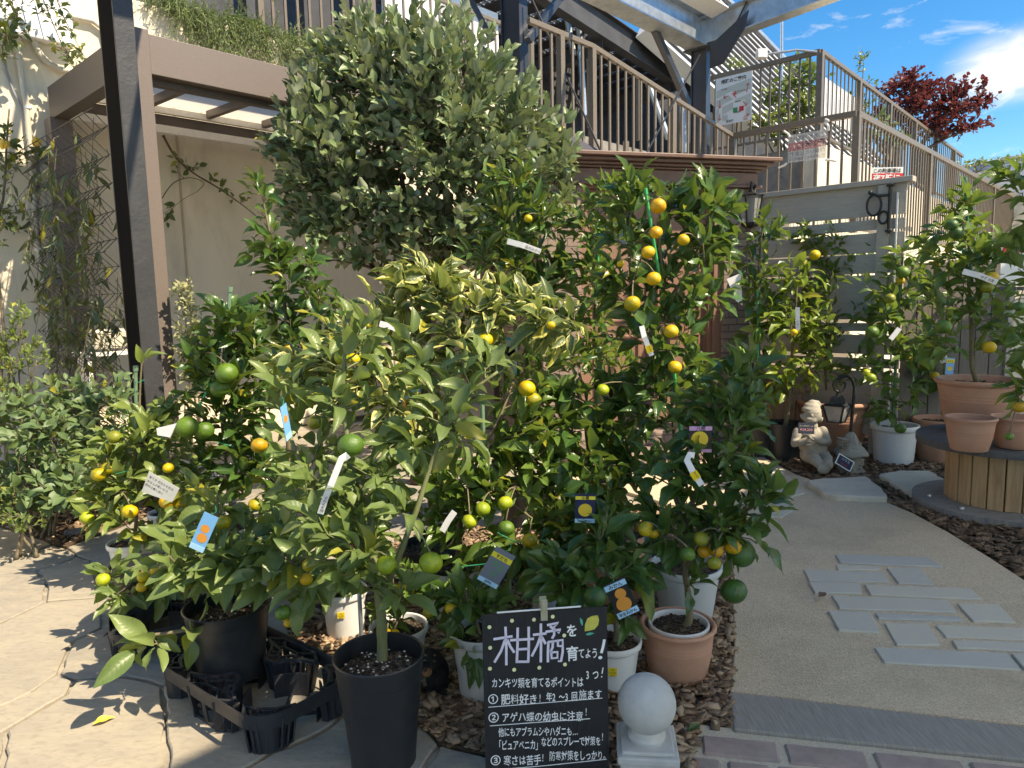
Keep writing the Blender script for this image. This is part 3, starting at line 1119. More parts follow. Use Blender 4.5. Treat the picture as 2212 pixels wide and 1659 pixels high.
# low cream wall that backs the side railing
mb = MB()
z2 = base_c.z - .02
c_ = base_c + D1 * 3 + D2 * .9
mb.box(V((c_.x, c_.y, z2 / 2 + .25)), (6.2, .2, z2 + .5), D1, NW)
tag(mb.build('side_wall', m_stucco, None, c_), 'cream wall seen between the bars behind the fence', 'wall')
mb = MB()
c_ = (tl + base_c) / 2
mb.box(V((c_.x, c_.y, c_.z / 2)) + D1 * .12, (.2, (base_c - tl).length, c_.z - .05), D1, NW)
tag(mb.build('landing_base_wall', m_stucco, None, c_), 'cream base wall of the landing behind the slatted fence', 'wall')

# ---------------------------------------------------------------- car park structure behind
park = thing('parking_structure', 'dark steel stand with perforated treads behind the stairs', 'building', P(1380, 300, 15))
A_, B_ = P(1235, 0, 13.0), P(1500, 178, 16.5)
E_ = (B_ - A_).normalized()
nrm = E_.cross(D2).normalized()
if nrm.z < 0:
    nrm = -nrm
mb, lat = MB(), MB()
LL = (B_ - A_).length
k = -1.2
while k < LL + 1.0:
    c_ = A_ + E_ * k + D2 * 4.6 + nrm * .25
    mb.box(c_, (.30, 9, .05), E_, D2, nrm)
    c2 = c_ + E_ * .23
    for j in range(60):
        lat.box(c2 + D2 * (-4.5 + j * .15), (.16, .045, .02), E_, D2, nrm)
    lat.box(c2, (.02, 9, .022), E_, D2, nrm)
    k += .46
mb.build('tread', m_dark, park)
o = lat.build('perforated_strip', m_galv, park)
for j in (0, 2.2, 4.6, 7.0):
    mb = MB()
    ibeam(mb, A_ + D2 * j - E_ * 2.5 - nrm * .1, B_ + D2 * j + E_ * 1.2 - nrm * .1, .45, .2)
    mb.build('girder', m_dark, park)
for k in (1.0, 3.6):
    q = A_ + E_ * k - nrm * .45
    mb = MB()
    ibeam(mb, q, q + D2 * 8, .3, .2)
    mb.build('cross_beam', m_dark, park)
mb = MB()
for u0_, v0_, u1_, v1_ in ((1215, -10, 1240, 120), (1290, 20, 1250, 120), (1250, 30, 1262, 250), (1470, 170, 1478, 330), (1444, 300, 1400, 180)):
    MB().tube([P(u0_, v0_, 14), P(u1_, v1_, 14)], .06, 8).build('pipe_strut', m_galv, park)
mb = MB()
q = W(S(P(1400, 300, 19)), NW.dot(P(1400, 300, 19)), ZW + .6)
mb.box(q, (14, .2, 5), D1, NW)
mb.build('back_wall', m_dark, park)  # shade of the interior is put into the wall's dark colour
q = P(1000, 60, 17)
mb = MB()
mb.box(V((q.x, q.y, ZW + 2)) - D1 * 10, (26, .2, 8), D1, NW)
for k in range(-14, 1):
    mb.box(V((q.x, q.y, ZW + 2)) + D1 * k + NW * 1.5, (.16, .16, 7), D1, NW)
mb.build('rear_bay', m_dark, park)

# white ribbed cladding of the big roof
cl = thing('ribbed_roof', 'white ribbed sloping roof of the large building behind', 'building', P(1650, 120, 19))
t0, t1 = P(1470, -98, 17), P(1900, 345, 24)
b0_, b1_ = P(1400, 60, 14.2), P(1850, 470, 20)
nn = (t1 - t0).cross(b0_ - t0).normalized()
if nn.dot(EYE - t0) < 0:
    nn = -nn
MB().add([t0, t1, b1_, b0_, t0 - nn * .3, t1 - nn * .3, b1_ - nn * .3, b0_ - nn * .3], [(0, 1, 2, 3), (7, 6, 5, 4), (0, 4, 5, 1), (1, 5, 6, 2), (2, 6, 7, 3), (3, 7, 4, 0)]).build('sheet', m_white_clad, cl)
for k in range(15):
    f = (k + .45) / 15
    MB().beam(t0.lerp(b0_, f) + nn * .02, t1.lerp(b1_, f) + nn * .02, .035, .06, nn).build('rib', m_seam, cl)
MB().beam(t0 + nn * .03, t1 + nn * .03, .14, .14, nn).build('ridge_cap', m_galv, cl)
# slender lamp mast on the terrace
q = P(1690, 128, 16)
mast = thing('mast', 'thin grey mast with a small fitting against the sky', 'mast', q)
MB().tube([P(1688, 240, 16), P(1689, -20, 16)], [.035, .03], 8).build('pole', m_galv, mast)
MB().box(P(1684, 0, 15.95), (.12, .12, .12)).build('fitting', m_galv, mast)
q = P(1648, 117, 12.6)
fl = thing('floodlight', 'small grey floodlight on an arm above the upper railing', 'floodlight', q)
MB().tube([P(1652, 118, 12.6), P(1720, 108, 12.5), P(1765, 112, 12.4)], .02, 8).build('arm', m_galv, fl)
MB().box(P(1645, 117, 12.6), (.17, .12, .15)).box(P(1645, 117, 12.53), (.13, .02, .11)).build('lamp_head', m_alu, fl, bevel=.01)
# ---------------------------------------------------------------- pergola
zt_p = pR.z
zb_p = PN(328, 156, nd_p).z
perg = thing('pergola', 'brown aluminium pergola with frosted roof panels against the cream wall', 'pergola', V((pR.x, pR.y, 0)))
MB().box(pc + Z * (zt_p + .015) / 2, (pw, pw, zt_p + .015), D1, NW).build('post', m_brown, perg, bevel=.004)
LB = 3.7
hb_p = zt_p - zb_p
MB().box(pc + D1 * (pw / 2 + LB / 2) + NW * .01 + Z * (zt_p - hb_p / 2 - .01), (LB, pw * .8, hb_p), D1, NW).build('front_beam', m_brown, perg, bevel=.004)
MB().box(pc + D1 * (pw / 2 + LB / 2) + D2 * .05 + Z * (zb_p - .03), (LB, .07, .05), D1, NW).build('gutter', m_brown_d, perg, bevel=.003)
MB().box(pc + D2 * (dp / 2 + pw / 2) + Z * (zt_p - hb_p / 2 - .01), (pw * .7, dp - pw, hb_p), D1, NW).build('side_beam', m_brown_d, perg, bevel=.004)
MB().box(pc + D2 * dp + Z * zb_p / 2, (pw, pw, zb_p), D1, NW).build('post', m_brown, perg, bevel=.004)
MB().box(pc + D1 * (LB - .2) + Z * zb_p / 2, (pw, pw, zb_p), D1, NW).build('post', m_brown, perg, bevel=.004)
ndr = nd_p - dp
zr1, zr0 = PN(337, 262, ndr + .12).z, PN(337, 279, ndr + .12).z
zrt = PN(337, 238, ndr + .12).z
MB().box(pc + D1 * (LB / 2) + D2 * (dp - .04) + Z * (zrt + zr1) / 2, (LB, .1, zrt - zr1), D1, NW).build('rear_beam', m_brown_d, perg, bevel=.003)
MB().box(pc + D1 * (LB / 2) + D2 * (dp - .1) + Z * ((zr0 + zr1) / 2 - .003), (LB, .05, zr1 - zr0), D1, NW).build('wall_rail', m_alu, perg, bevel=.003)
MB().box(pc + D1 * (LB / 2) + D2 * (dp - .1) + Z * (zrt + .035), (LB, .05, .06), D1, NW).build('upper_rail', m_alu, perg, bevel=.003)
pt = NT('frosted panel')
pn = pt.noise(pt.coord(), 1.6, 5)
pcol = pt.mix(pn, (.86, .83, .79), (.74, .71, .67))
fros = pt.end(pt.n('ShaderNodeMixShader', {0: .78, 1: pt.pbr(pcol, .35).outputs[0], 2: pt.n('ShaderNodeBsdfTranslucent', {'Color': pcol}).outputs[0]}))
zp0, zp1 = zrt + .10, zt_p - .05
a, b = pc + NW * .02, pc + D2 * (dp - .02)
MB().add([V((a.x, a.y, zp1)), V((a.x, a.y, zp1)) + D1 * LB, V((b.x, b.y, zp0)) + D1 * LB, V((b.x, b.y, zp0)), V((a.x, a.y, zp1 + .012)), V((a.x, a.y, zp1 + .012)) + D1 * LB, V((b.x, b.y, zp0 + .012)) + D1 * LB, V((b.x, b.y, zp0 + .012))],
         [(0, 3, 2, 1), (4, 5, 6, 7), (0, 1, 5, 4), (2, 3, 7, 6), (1, 2, 6, 5), (3, 0, 4, 7)]).build('roof_panel', fros, perg)
for k in range(7):
    q = D1 * (.12 + k * .58)
    MB().beam(V((a.x, a.y, zp1 - .04)) + q + D2 * .1, V((b.x, b.y, zp0 - .04)) + q - D2 * .1, .055, .07).build('rafter', m_brown, perg, bevel=.003)
q = pc + D1 * 2.35 + NW * .01 + Z * (zb_p - .012)
MB().lathe([(.0, -.006), (.03, -.006), (.04, .0), (.0, .002)], q, 20).build('downlight', m_alu, perg)

# wire trellis with chevron folds on the end of the pergola
tr = thing('wire_trellis', 'black zigzag wire trellis at the pergola end, hung with a vine', 'trellis', pc - D1 * .25)
mb = MB()
t0_ = pc - D1 * .2
tl_ = along(V((t0_.x, t0_.y, 2)), D2, 92, 0, 5)
rows, colsn = 32, 15
zt0 = PN(200, 235, NW.dot(t0_)).z
for i in range(colsn):
    q = t0_ + D2 * (.02 + (tl_) * i / (colsn - 1))
    pts_ = [q + Z * (zt0 - k * .095) - D1 * (.095 if k % 2 == 0 else 0.0) for k in range(rows)]
    mb.tube(pts_, .0036, 4)
for k in range(rows):
    q = t0_ + Z * (zt0 - k * .095) - D1 * (.095 if k % 2 == 0 else 0.0)
    mb.tube([q - D2 * .03, q + D2 * (tl_ + .04)], .0036, 4)
mb.build('wire_mesh', m_iron, tr)

# conduits and boxes on the wall at the left
def on_wall(u, v, off=.03):
    q = PN(u, v, NDW + off)
    return q


m_pvc = M('ivory conduit', (.60, .56, .46), (.52, .48, .39), 6, .5, .05, 40, dirt=(.38, .34, .26))
m_cable = M('grey cable', (.30, .31, .33), None, 6, .5, 0)
cb = thing('junction_box', 'white junction box with conduits high on the cream wall', 'junction box', on_wall(60, 30))
q = on_wall(62, 18, .06)
MB().box(q, (.62, .12, .5), D1, NW).build('box', m_whiteboard, cb, bevel=.012)
pp = lambda L, off=.04: [on_wall(u, v, off) for u, v in L]
MB().tube(pp([(42, 50), (40, 75), (41, 120), (48, 180), (57, 225), (62, 290), (68, 340), (72, 420), (77, 500)]), .024, 10).build('conduit', m_pvc, cb, smooth=True)
MB().tube(pp([(68, 52), (70, 80), (85, 115), (103, 135), (130, 150), (160, 155)]), .028, 10).build('conduit', m_pvc, cb, smooth=True)
MB().tube(pp([(90, 22), (140, 32), (200, 45), (222, 62), (232, 100)]), .024, 10).build('conduit', m_pvc, cb, smooth=True)
MB().tube(pp([(0, 95), (12, 150), (28, 195), (45, 230), (56, 262), (75, 300), (85, 380), (80, 470), (90, 560), (100, 600)], .02), .011, 6).build('cable', m_cable, cb, smooth=True)
MB().tube(pp([(77, 500), (85, 560), (95, 610), (103, 660), (106, 720), (104, 800), (110, 850), (118, 930)]), .022, 10).build('conduit', m_pvc, cb, smooth=True)
for u, v in ((41, 52), (68, 56)):
    q = on_wall(u, v, .045)
    MB().tube([q + Z * .05, q - Z * .07], .04, 10).build('gland', m_pvc, cb)
for u, v in ((60, 232), (83, 539), (105, 817)):
    q = on_wall(u, v, .04)
    MB().tube([q + Z * .012, q - Z * .012], .031, 10).build('clamp', m_alu, cb)
ob = thing('outlet_box', 'small weathered outdoor socket box on the cream wall', 'socket', on_wall(116, 598))
q = on_wall(117, 592, .05)
MB().box(q + Z * .03, (.16, .1, .12), D1, NW).build('cover', m_pvc, ob, bevel=.01)
MB().box(q - Z * .07, (.13, .07, .06), D1, NW).build('socket', m_cable, ob, bevel=.006)
MB().tube([on_wall(104, 612), on_wall(102, 628), on_wall(110, 636), on_wall(117, 630), on_wall(112, 622)], .008, 6).build('cable', m_cable, ob)

# small items behind the trellis under the pergola
q = PN(236, 740, ndr + .5)
q.z = 0
tb = thing('side_table', 'white plastic box on a low shelf behind the wire trellis', 'shelf', q)
zq = PN(236, 762, ndr + .5).z
MB().box(q + Z * zq, (.5, .3, .03), D1, NW).build('shelf_top', m_alu, tb)
for k in (-.2, .2):
    MB().box(q + D1 * k + Z * zq / 2, (.04, .24, zq - .03), D1, NW).build('leg', m_alu, tb)
MB().box(q + Z * (zq + .12), (.30, .22, .16), D1, NW).build('box', m_pvc, tb, bevel=.02)

# ---------------------------------------------------------------- slatted fence
FR = P(1961, 384, 5.9)
fl_ = along(FR, D2, 1616, 0, 8)
fence = thing('slat_fence', 'grey slatted timber fence standing behind the potted citrus trees', 'fence', V((FR.x, FR.y, 0)))
fb = V((FR.x, FR.y, 0))
zz = lambda v, u=1900: PN_D2(u, v).z


def PN_D2(u, v):
    d = raydir(u, v)
    k = D1.dot(FR) - D1.dot(EYE)
    return EYE + d * (k / D1.dot(d))


MB().box(fb + D2 * (fl_ / 2 - .03) + Z * (zz(394) - .002), (.11, fl_ + .04, .045), D1, NW).build('cap', m_plank, fence, bevel=.004)
for v0, v1 in ((399, 466), (474, 496), (503, 545), (548, 590), (594, 690), (698, 716), (724, 766), (775, 795), (803, 940)):
    za, zb = zz(v0), max(.04, zz(v1))
    MB().box(fb + D2 * (fl_ / 2) + Z * (za + zb) / 2, (.03, fl_, za - zb), D1, NW).build('board', m_plank, fence, bevel=.003)
for k in (.16, fl_ - .1):
    MB().box(fb + D2 * k + Z * (FR.z - .04) / 2 - D1 * .035, (.04, .09, FR.z - .04), D1, NW).build('post', m_plank, fence, bevel=.003)
MB().box(fb + D2 * .06 - D1 * .03 + Z * (FR.z - .1) / 2, (.02, .012, FR.z - .12), D1, NW).build('edge_strip', m_alu, fence)
# forged hanging bracket on the fence post
q = PN_D2(1927, 455) - D1 * .07
mb = MB()
h_ = .36
mb.tube([q + Z * .20, q - Z * .17], .014, 8)
mb.lathe([(0, .0), (.028, .0), (.034, .012), (0, .03)], q + Z * .19, 12)
mb.lathe([(0, -.03), (.028, -.015), (.03, 0), (0, 0.01)], q - Z * .16, 12)
mb.tube([q + Z * .12, q + Z * .125 + D2 * .10, q + Z * .15 + D2 * .15], .010, 6)
mb.ball(q + Z * .155 + D2 * .152, .018)
ring = [q + D2 * .12 + Z * .05 + D2 * .055 * math.cos(a) + Z * .085 * math.sin(a) for a in np.linspace(0, 6.28, 20)]
mb.tube(ring, .010, 6)
ring = [q + D2 * .045 - Z * .055 + D2 * .035 * math.cos(a) + Z * .05 * math.sin(a) for a in np.linspace(0, 6.28, 16)]
mb.tube(ring, .009, 6)
mb.build('hanging_bracket', m_iron, fence)

# old vertical boards to the right of the fence
bq = P(1950, 600, 5.98)
bq.z = 0
scr = thing('board_screen', 'weathered dark vertical board screen to the right of the slatted fence', 'fence', bq)
zt_ = P(2000, 565, 6).z
xr = P(2176, 600, 5.98).x
n = 7
for k in range(n):
    w_ = (xr - bq.x) / n
    MB().box(bq + X * (w_ * (k + .5)) + Z * (zt_ / 2 + rnd.uniform(-.02, .02)), (w_ - .008, .03, zt_)).build('board', m_plank_d, scr, bevel=.003)
MB().box(bq + X * (xr - bq.x + .025) + Z * (zt_ / 2 + .03), (.05, .08, zt_ + .06)).build('post', m_plank, scr, bevel=.004)
q = P(2330, 700, 7.4)
q.z = 0
tag(MB().box(q + Z * .95, (1.5, .2, 1.9)).build('corner_wall', m_stucco, None, q), 'pale wall corner at the right edge behind the red sign', 'wall')

# ---------------------------------------------------------------- shed with brick piers and a panelled door
SR = V((FR.x, FR.y, 0)) + D2 * (fl_ - .02)
SE = V((math.sin(R(74)), math.cos(R(74)), 0))       # along the front, to the right
SN = V((SE.y, -SE.x, 0))                             # out of the front
ux = lambda u: -along(SR + Z * 1.2, -SE, u, -1, 6)
zs = lambda u, v: P(u, v, (SR + SE * ux(u)).y).z
shed = thing('garden_shed', 'small shed with brown panelled door, brick piers and moulded cornice', 'shed', SR)
xl, xd0, xd1, x1 = ux(1168), ux(1252), ux(1556), 0.0
zc0, zc1 = zs(1590, 409), zs(1612, 349)
st_h = .24
for a, b, nm in ((xl, xd0, 'brick_pier'), (xd1, x1, 'brick_pier')):
    c = SR + SE * (a + b) / 2 - SN * .7
    MB().box(c + Z * zc0 / 2, (b - a, 1.5, zc0), SE, SN).build(nm, m_brick, shed, bevel=.004)
c = SR + SE * (xd0 + xd1) / 2 - SN * .8
MB().box(c + Z * zc0 / 2, (xd1 - xd0 - .004, 1.2, zc0 - .01), SE, SN).build('back_wall', m_corn, shed)
# door
dz1 = zs(1400, 398)
dw = xd1 - xd0
dc = SR + SE * (xd0 + xd1) / 2 - SN * .06
door = MB().box(dc + Z * (st_h + dz1) / 2 - SN * .05, (dw - .16, .05, dz1 - st_h), SE, SN).build('door', m_door, shed, bevel=.004)
mb = MB()
for k in (-1, 1):
    mb.box(dc + SE * k * (dw / 2 - .04) + Z * (st_h + dz1) / 2, (.08, .14, dz1 - st_h), SE, SN)
    mb.box(dc + SE * k * (dw / 2 - .10) + Z * (st_h + dz1) / 2 - SN * .01, (.035, .10, dz1 - st_h), SE, SN)
mb.box(dc + Z * (dz1 + .0) + SN * .002, (dw, .145, .09), SE, SN)
mb.build('door_frame', m_door, shed, bevel=.004)


def panel(cx, z0, z1, wd, arch):
    mb = MB()
    o = dc + SE * cx - SN * .018
    pts_ = [(-wd / 2, z0), (wd / 2, z0), (wd / 2, z1)]
    if arch:
        pts_ += [(wd / 2 * math.cos(a), z1 + wd * .32 * math.sin(a)) for a in np.linspace(.2, 2.94, 9)]
    pts_ += [(-wd / 2, z1)]
    for k in range(len(pts_)):
        a, b = pts_[k], pts_[(k + 1) % len(pts_)]
        mb.beam(o + SE * a[0] + Z * a[1], o + SE * b[0] + Z * b[1], .022, .03, SN)
    return mb.build('moulding', m_door, door, bevel=.004)


for cx in (-dw * .22, dw * .22):
    panel(cx, st_h + .95, dz1 - .35, dw * .30, True)
    panel(cx, st_h + .14, st_h + .80, dw * .30, False)
mb = MB()
mb.box(dc - SN * .02 + Z * (st_h + dz1) / 2, (.05, .02, dz1 - st_h - .04), SE, SN)
mb.build('centre_stile', m_corn, door)
MB().lathe([(0, 0), (.026, 0), (.03, .02), (.02, .045), (.034, .06), (.02, .08), (0, .082)], dc - SE * .08 + Z * 1.15 - SN * .03, 16, SN).build('handle', m_iron, door, smooth=True)
mb = MB()
mb.plate(dc - SE * dw * .22 - SN * .024 + Z * (dz1 - .42), SE, Z, [(-.13, -.1), (.13, -.1), (.13, .0)] + [(.13 * math.cos(a), .1 * math.sin(a)) for a in np.linspace(.2, 2.9, 8)] + [(-.13, 0)], 0, .006)
mb.build('window', flat('dark pane', (.02, .02, .022), .08, .6), door)
# cornice: stacked mouldings
mb = MB()
xa, xb = xl - .12, x1 + .02
H = zc1 - zc0
for f0, f1, ov in ((0, .10, .05), (.10, .56, .015), (.56, .64, .05), (.64, .74, .085), (.74, .86, .135), (.86, 1.0, .19)):
    c = SR + SE * ((xa + xb) / 2) + SN * (ov / 2 - .6) + Z * (zc0 + H * (f0 + f1) / 2)
    mb.box(c, (xb - xa + ov * 1.6, 1.3 + ov, H * (f1 - f0) - .0015), SE, SN)
mb.build('cornice', m_corn, shed, bevel=.006)
o = SR + Z * (zc1 + .004)
zup = zs(1246, 296) - zc1
tri = [o + SE * xa + SN * .12, o + SE * ux(1490) + SN * .12, o + SE * ux(1490) - SN * 1.0, o + SE * xa - SN * 1.1]
top = [o + SE * xa + SN * .1 + Z * .02, o + SE * ux(1490) + SN * .1 + Z * .012, o + SE * ux(1470) - SN * .8 + Z * .02, o + SE * xa - SN * .9 + Z * (zup + .55)]
MB().add(tri + top, [(0, 3, 2, 1), (4, 5, 6, 7), (0, 1, 5, 4), (1, 2, 6, 5), (2, 3, 7, 6), (3, 0, 4, 7)]).build('roof', m_slateroof, shed)
mb = MB()
for k in range(2):
    mb.box(SR + SE * (xd0 + xd1) / 2 + SN * (.38 - k * .17) + Z * (.06 + k * .115), (dw + .7 - k * .3, .72 - k * .30, .11), SE, SN)
mb.build('step', m_brick, shed, bevel=.012)
# carriage lamp on the right pier
q = SR + SE * .02 + SN * .12
zl0, zl1 = zs(1622, 486), zs(1622, 426)
lq = P(1622, 456, (SR.y - .12))
lm = MB()
a = V((SR.x, SR.y, zs(1612, 405)))
arc = [a - SE * .06 + Z * (-.25), a - SE * .05 - Z * .1 + SN * .04, a + Z * .0 + SN * .12 - SE * .02, V((lq.x, lq.y, zl1 + .12)), V((lq.x, lq.y, zl1 + .05))]
lm.tube(arc, .012, 8)
lm.build('lamp_bracket', m_iron, shed, smooth=True)
lq = V((lq.x, lq.y, 0))
lm = MB()
hh = zl1 - zl0
for k in range(4):
    a_ = math.pi / 4 + k * math.pi / 2
    u1 = V((math.cos(a_), math.sin(a_), 0))
    lm.beam(lq + u1 * .075 + Z * zl0, lq + u1 * .11 + Z * zl1, .012, .012)
lm.lathe([(0, .06), (.012, .06), (.03, .03), (.085, .012), (.135, 0), (.135, -.01), (0, -.008)], lq + Z * zl1, 4)
lm.lathe([(0, .01), (.09, .01), (.09, -.012), (.03, -.03), (0, -.045)], lq + Z * zl0, 4)
lf = lm.build('lamp_frame', m_iron, shed)
gt = NT('lamp glass')
m_glass = gt.end(gt.n('ShaderNodeMixShader', {0: .30, 1: gt.n('ShaderNodeBsdfTransparent', {'Color': (.9, .9, .87)}).outputs[0], 2: gt.pbr((.75, .76, .74), .15).outputs[0]}))
MB().lathe([(.078, 0), (.112, hh)], lq + Z * zl0, 4).build('lamp_pane', m_glass, lf)

# ---------------------------------------------------------------- boards and notices
m_sign = flat('sign white', (.78, .78, .76), .45)
m_ink = flat('ink', (.025, .025, .03), .6)
m_red = flat('sign red', (.62, .035, .04), .5)
m_grn = flat('sign green', (.02, .28, .10), .5)
m_sage = flat('sign sage', (.52, .56, .50), .5)


def quad_frame(tl, tr, bl):
    x = (tr - tl).normalized()
    n_ = x.cross(bl - tl).normalized()
    y = n_.cross(x)
    if y.z < 0:
        y, n_ = -y, -n_
    return x, y, (tr - tl).length, abs((bl - tl).dot(y))


# map board on the upper railing
d_ = raydir(1546, 170)
kk = (D1.dot(U1) - .09 - D1.dot(EYE))
PU = lambda u, v, off=.09: EYE + raydir(u, v) * ((D1.dot(U1) - off - D1.dot(EYE)) / D1.dot(raydir(u, v)))
tl, tr_, bl_ = PU(1546, 171), PU(1625, 152), PU(1548, 273)
x = (tr_ - tl)
x = V((x.x, x.y, 0)).normalized()
w_, h_ = (tr_ - tl).dot(x), tl.z - bl_.z
mp_ = thing('map_board', 'pale map board with black heading hung on the upper railing', 'notice board', tl)
nf = x.cross(Z)
MB().box(tl + x * w_ / 2 - Z * h_ / 2 - nf * .01, (w_, .012, h_), x, nf).build('panel', m_sign, mp_)
o = tl + nf * .004
at = lambda fx, fy: o + x * (w_ * fx) - Z * (h_ * fy)
mb = MB()
mb.text('帰路のご案内', at(.5, .135), x, Z, w_ * .115, 0, .5, .02)
for s_, fx, fy, sz in (('富士街道', .25, .27, .04), ('富士街道方面', .72, .37, .035), ('店舗駐車場', .62, .58, .035), ('第2駐車場', .62, .80, .04), ('新青梅', .42, .965, .07)):
    mb.text(s_, at(fx, fy), x, Z, w_ * sz, 0, .5, .01)
mb.build('lettering', m_ink, mp_)
mb = MB()
o = tl + nf * .001
for pl_ in ([(.03, .26), (.97, .15), (.97, .36), (.6, .42), (.45, .33), (.03, .42)], [(.03, .46), (.4, .42), (.5, .5), (.03, .6)], [(.2, .62), (.5, .56), (.5, .7), (.2, .78)], [(.55, .52), (.97, .45), (.97, .68), (.82, .68), (.82, .55), (.55, .58)], [(.2, .8), (.35, .8), (.35, .92), (.2, .9)], [(.03, .64), (.1, .63), (.1, .95), (.03, .95)], [(.85, .72), (.97, .7), (.97, .9), (.85, .9)]):
    mb.plate(o + x * 0, x, -Z, [(p[0] * w_, p[1] * h_) for p in pl_], -.001, .001)
mb.build('map_block', m_sage, mp_)
o = tl + nf * .004
mb = MB()
for fx, fy, dx, dy in ((.3, .42, -.07, .01), (.52, .38, .07, -.01), (.55, .44, -.03, -.05), (.88, .33, .02, -.09), (.13, .55, 0, .08), (.82, .64, .05, .05), (.13, .82, 0, .07), (.86, .9, .07, -.02)):
    p0, p1 = at(fx - dx, fy - dy), at(fx + dx, fy + dy)
    t_ = (p1 - p0).normalized()
    mb.beam(p0, p1, w_ * .016, .002, nf)
    for sgn in (-1, 1):
        mb.beam(p1, p1 - t_ * w_ * .05 + t_.cross(nf) * sgn * w_ * .045, w_ * .016, .0016, nf)
mb.box(at(.73, .73), (w_ * .12, .002, w_ * .12), x, nf)
mb.text('当店', at(.84, .975), x, Z, w_ * .06, 0, .5, .01)
mb.build('red_mark', m_red, mp_)
MB().box(at(.56, .735), (w_ * .12, .002, w_ * .12), x, nf).build('green_mark', m_grn, mp_)
# white banner behind the side bars of the upper railing
q = U1 + dd * .0
s0_ = along(U1, D1, 1787, 0, 8)
s1_ = along(U1, D1, 1872, 0, 14)
pa_ = U1 + D1 * s0_ + D2 * .1
dirn = (U2 - U1).normalized()
k0, k1_ = along(U1, dirn, 1786, 0, 8), along(U1, dirn, 1866, 0, 14)
a0_, a1_ = U1 + dirn * k0 + D2 * .09, U1 + dirn * k1_ + D2 * .09
MB().add([a0_ - Z * .28, a0_ - Z * .95, a1_ - Z * .95, a1_ - Z * .28, a0_ - Z * .28 + D2 * .02, a0_ - Z * .95 + D2 * .02, a1_ - Z * .95 + D2 * .02, a1_ - Z * .28 + D2 * .02],
         [(0, 1, 2, 3), (7, 6, 5, 4), (0, 3, 7, 4), (1, 5, 6, 2), (0, 4, 5, 1), (3, 2, 6, 7)]).build('banner', m_whiteboard, None, a0_)
tag(bpy.data.objects['banner'], 'white banner tied behind the bars of the upper railing', 'banner')
# notice in a clear sleeve, read from behind
PL = lambda u, v, off=.1: EYE + raydir(u, v) * ((D1.dot(CO) - off - D1.dot(EYE)) / D1.dot(raydir(u, v)))
tl, tr_, bl_ = PL(1703, 293), PL(1786, 279), PL(1700, 353)
x = V(((tr_ - tl).x, (tr_ - tl).y, 0)).normalized()
nf = x.cross(Z)
w_, h_ = (tr_ - tl).dot(x), tl.z - bl_.z
nt_ = thing('notice_sleeve', 'clear sleeve with a notice seen from behind, tied to the landing railing', 'notice', tl)
ct = NT('clear sleeve')
m_sleeve = ct.end(ct.n('ShaderNodeMixShader', {0: .38, 1: ct.n('ShaderNodeBsdfTransparent').outputs[0], 2: ct.pbr((.70, .71, .70), .2).outputs[0]}))
MB().box(tl + x * w_ / 2 - Z * h_ / 2, (w_, .006, h_), x, nf).build('sleeve', m_sleeve, nt_)
ct = NT('faded ink')
m_fade = ct.end(ct.n('ShaderNodeMixShader', {0: .45, 1: ct.n('ShaderNodeBsdfTransparent').outputs[0], 2: ct.pbr((.12, .12, .14), .5).outputs[0]}))
ct = NT('faded red')
m_fred = ct.end(ct.n('ShaderNodeMixShader', {0: .3, 1: ct.n('ShaderNodeBsdfTransparent').outputs[0], 2: ct.pbr((.7, .2, .2), .5).outputs[0]}))
o = tl + nf * .0055 + x * w_
mb = MB()
for s_, fy, k in (('この駐車場は', .25, .155), ('夜7時に', .52, .21), ('閉鎖いたします', .76, .13), ('屋上駐車場をご利用下さい', .93, .078)):
    mb.text(s_, o - x * (w_ * .03) - Z * (h_ * fy), x, Z, w_ * k, 0, 0, .015, mirror=True)
mb.build('lettering', m_fade, nt_)
MB().box(tl + nf * .0042 + x * w_ / 2 - Z * (h_ * .44), (w_ * .98, .001, h_ * .3), x, nf).build('red_band', m_fred, nt_)
m_rib = M('white tie', (.8, .8, .78), None, 30, .7)
for a, b in (((1694, 283), (1706, 296)), ((1783, 262), (1789, 282)), ((1700, 352), (1682, 362)), ((1783, 345), (1807, 348)), ((1789, 262), (1783, 258))):
    MB().tube([PL(*a, .13), PL((a[0] + b[0]) / 2 + 3, (a[1] + b[1]) / 2, .14), PL(*b, .12)], .016, 6).build('tie', m_rib, nt_)


def notice(name, label, o, x, w_, h_, rows, cat='sign'):
    """white board with a red band; rows = (text, frac_y, size, material index)"""
    nf = x.cross(Z)
    t = thing(name, label, cat, o)
    MB().box(o + x * w_ / 2 - Z * h_ / 2 - nf * .006, (w_, .01, h_), x, nf).build('panel', m_sign, t)
    return t, nf


q0 = P(1884, 362, 9.3)
q1 = P(1952, 353, 9.3)
x = (q1 - q0)
x = V((x.x, x.y, 0)).normalized()
w_ = (q1 - q0).dot(x)
t, nf = notice('parking_notice', 'red and white notice behind the railing above the fence corner', q0, x, w_, w_ * .75, [])
o = q0 + nf * .004
MB().text('この駐車場は', o + x * w_ * .03 - Z * w_ * .16, x, Z, w_ * .15, 0, 0, .025).build('lettering', m_ink, t)
MB().box(q0 + nf * .001 + x * w_ / 2 - Z * w_ * .40, (w_ * .99, .002, w_ * .42), x, nf).build('red_band', m_red, t)
MB().text('夜7時に', o + x * w_ * .04 - Z * w_ * .42, x, Z, w_ * .24, 0, 0, .03).build('white_lettering', m_sign, t)
q0 = P(2166, 508, 5.4)
x = X
w_ = .42
t, nf = notice('card_sign', 'red and white card sign at the right edge above the terracotta planter', q0, x, w_, .36, [])
o = q0 + nf * .004
MB().box(q0 + nf * .001 + x * w_ / 2 - Z * .075, (w_ * .97, .002, .115), x, nf).build('red_band', m_red, t)
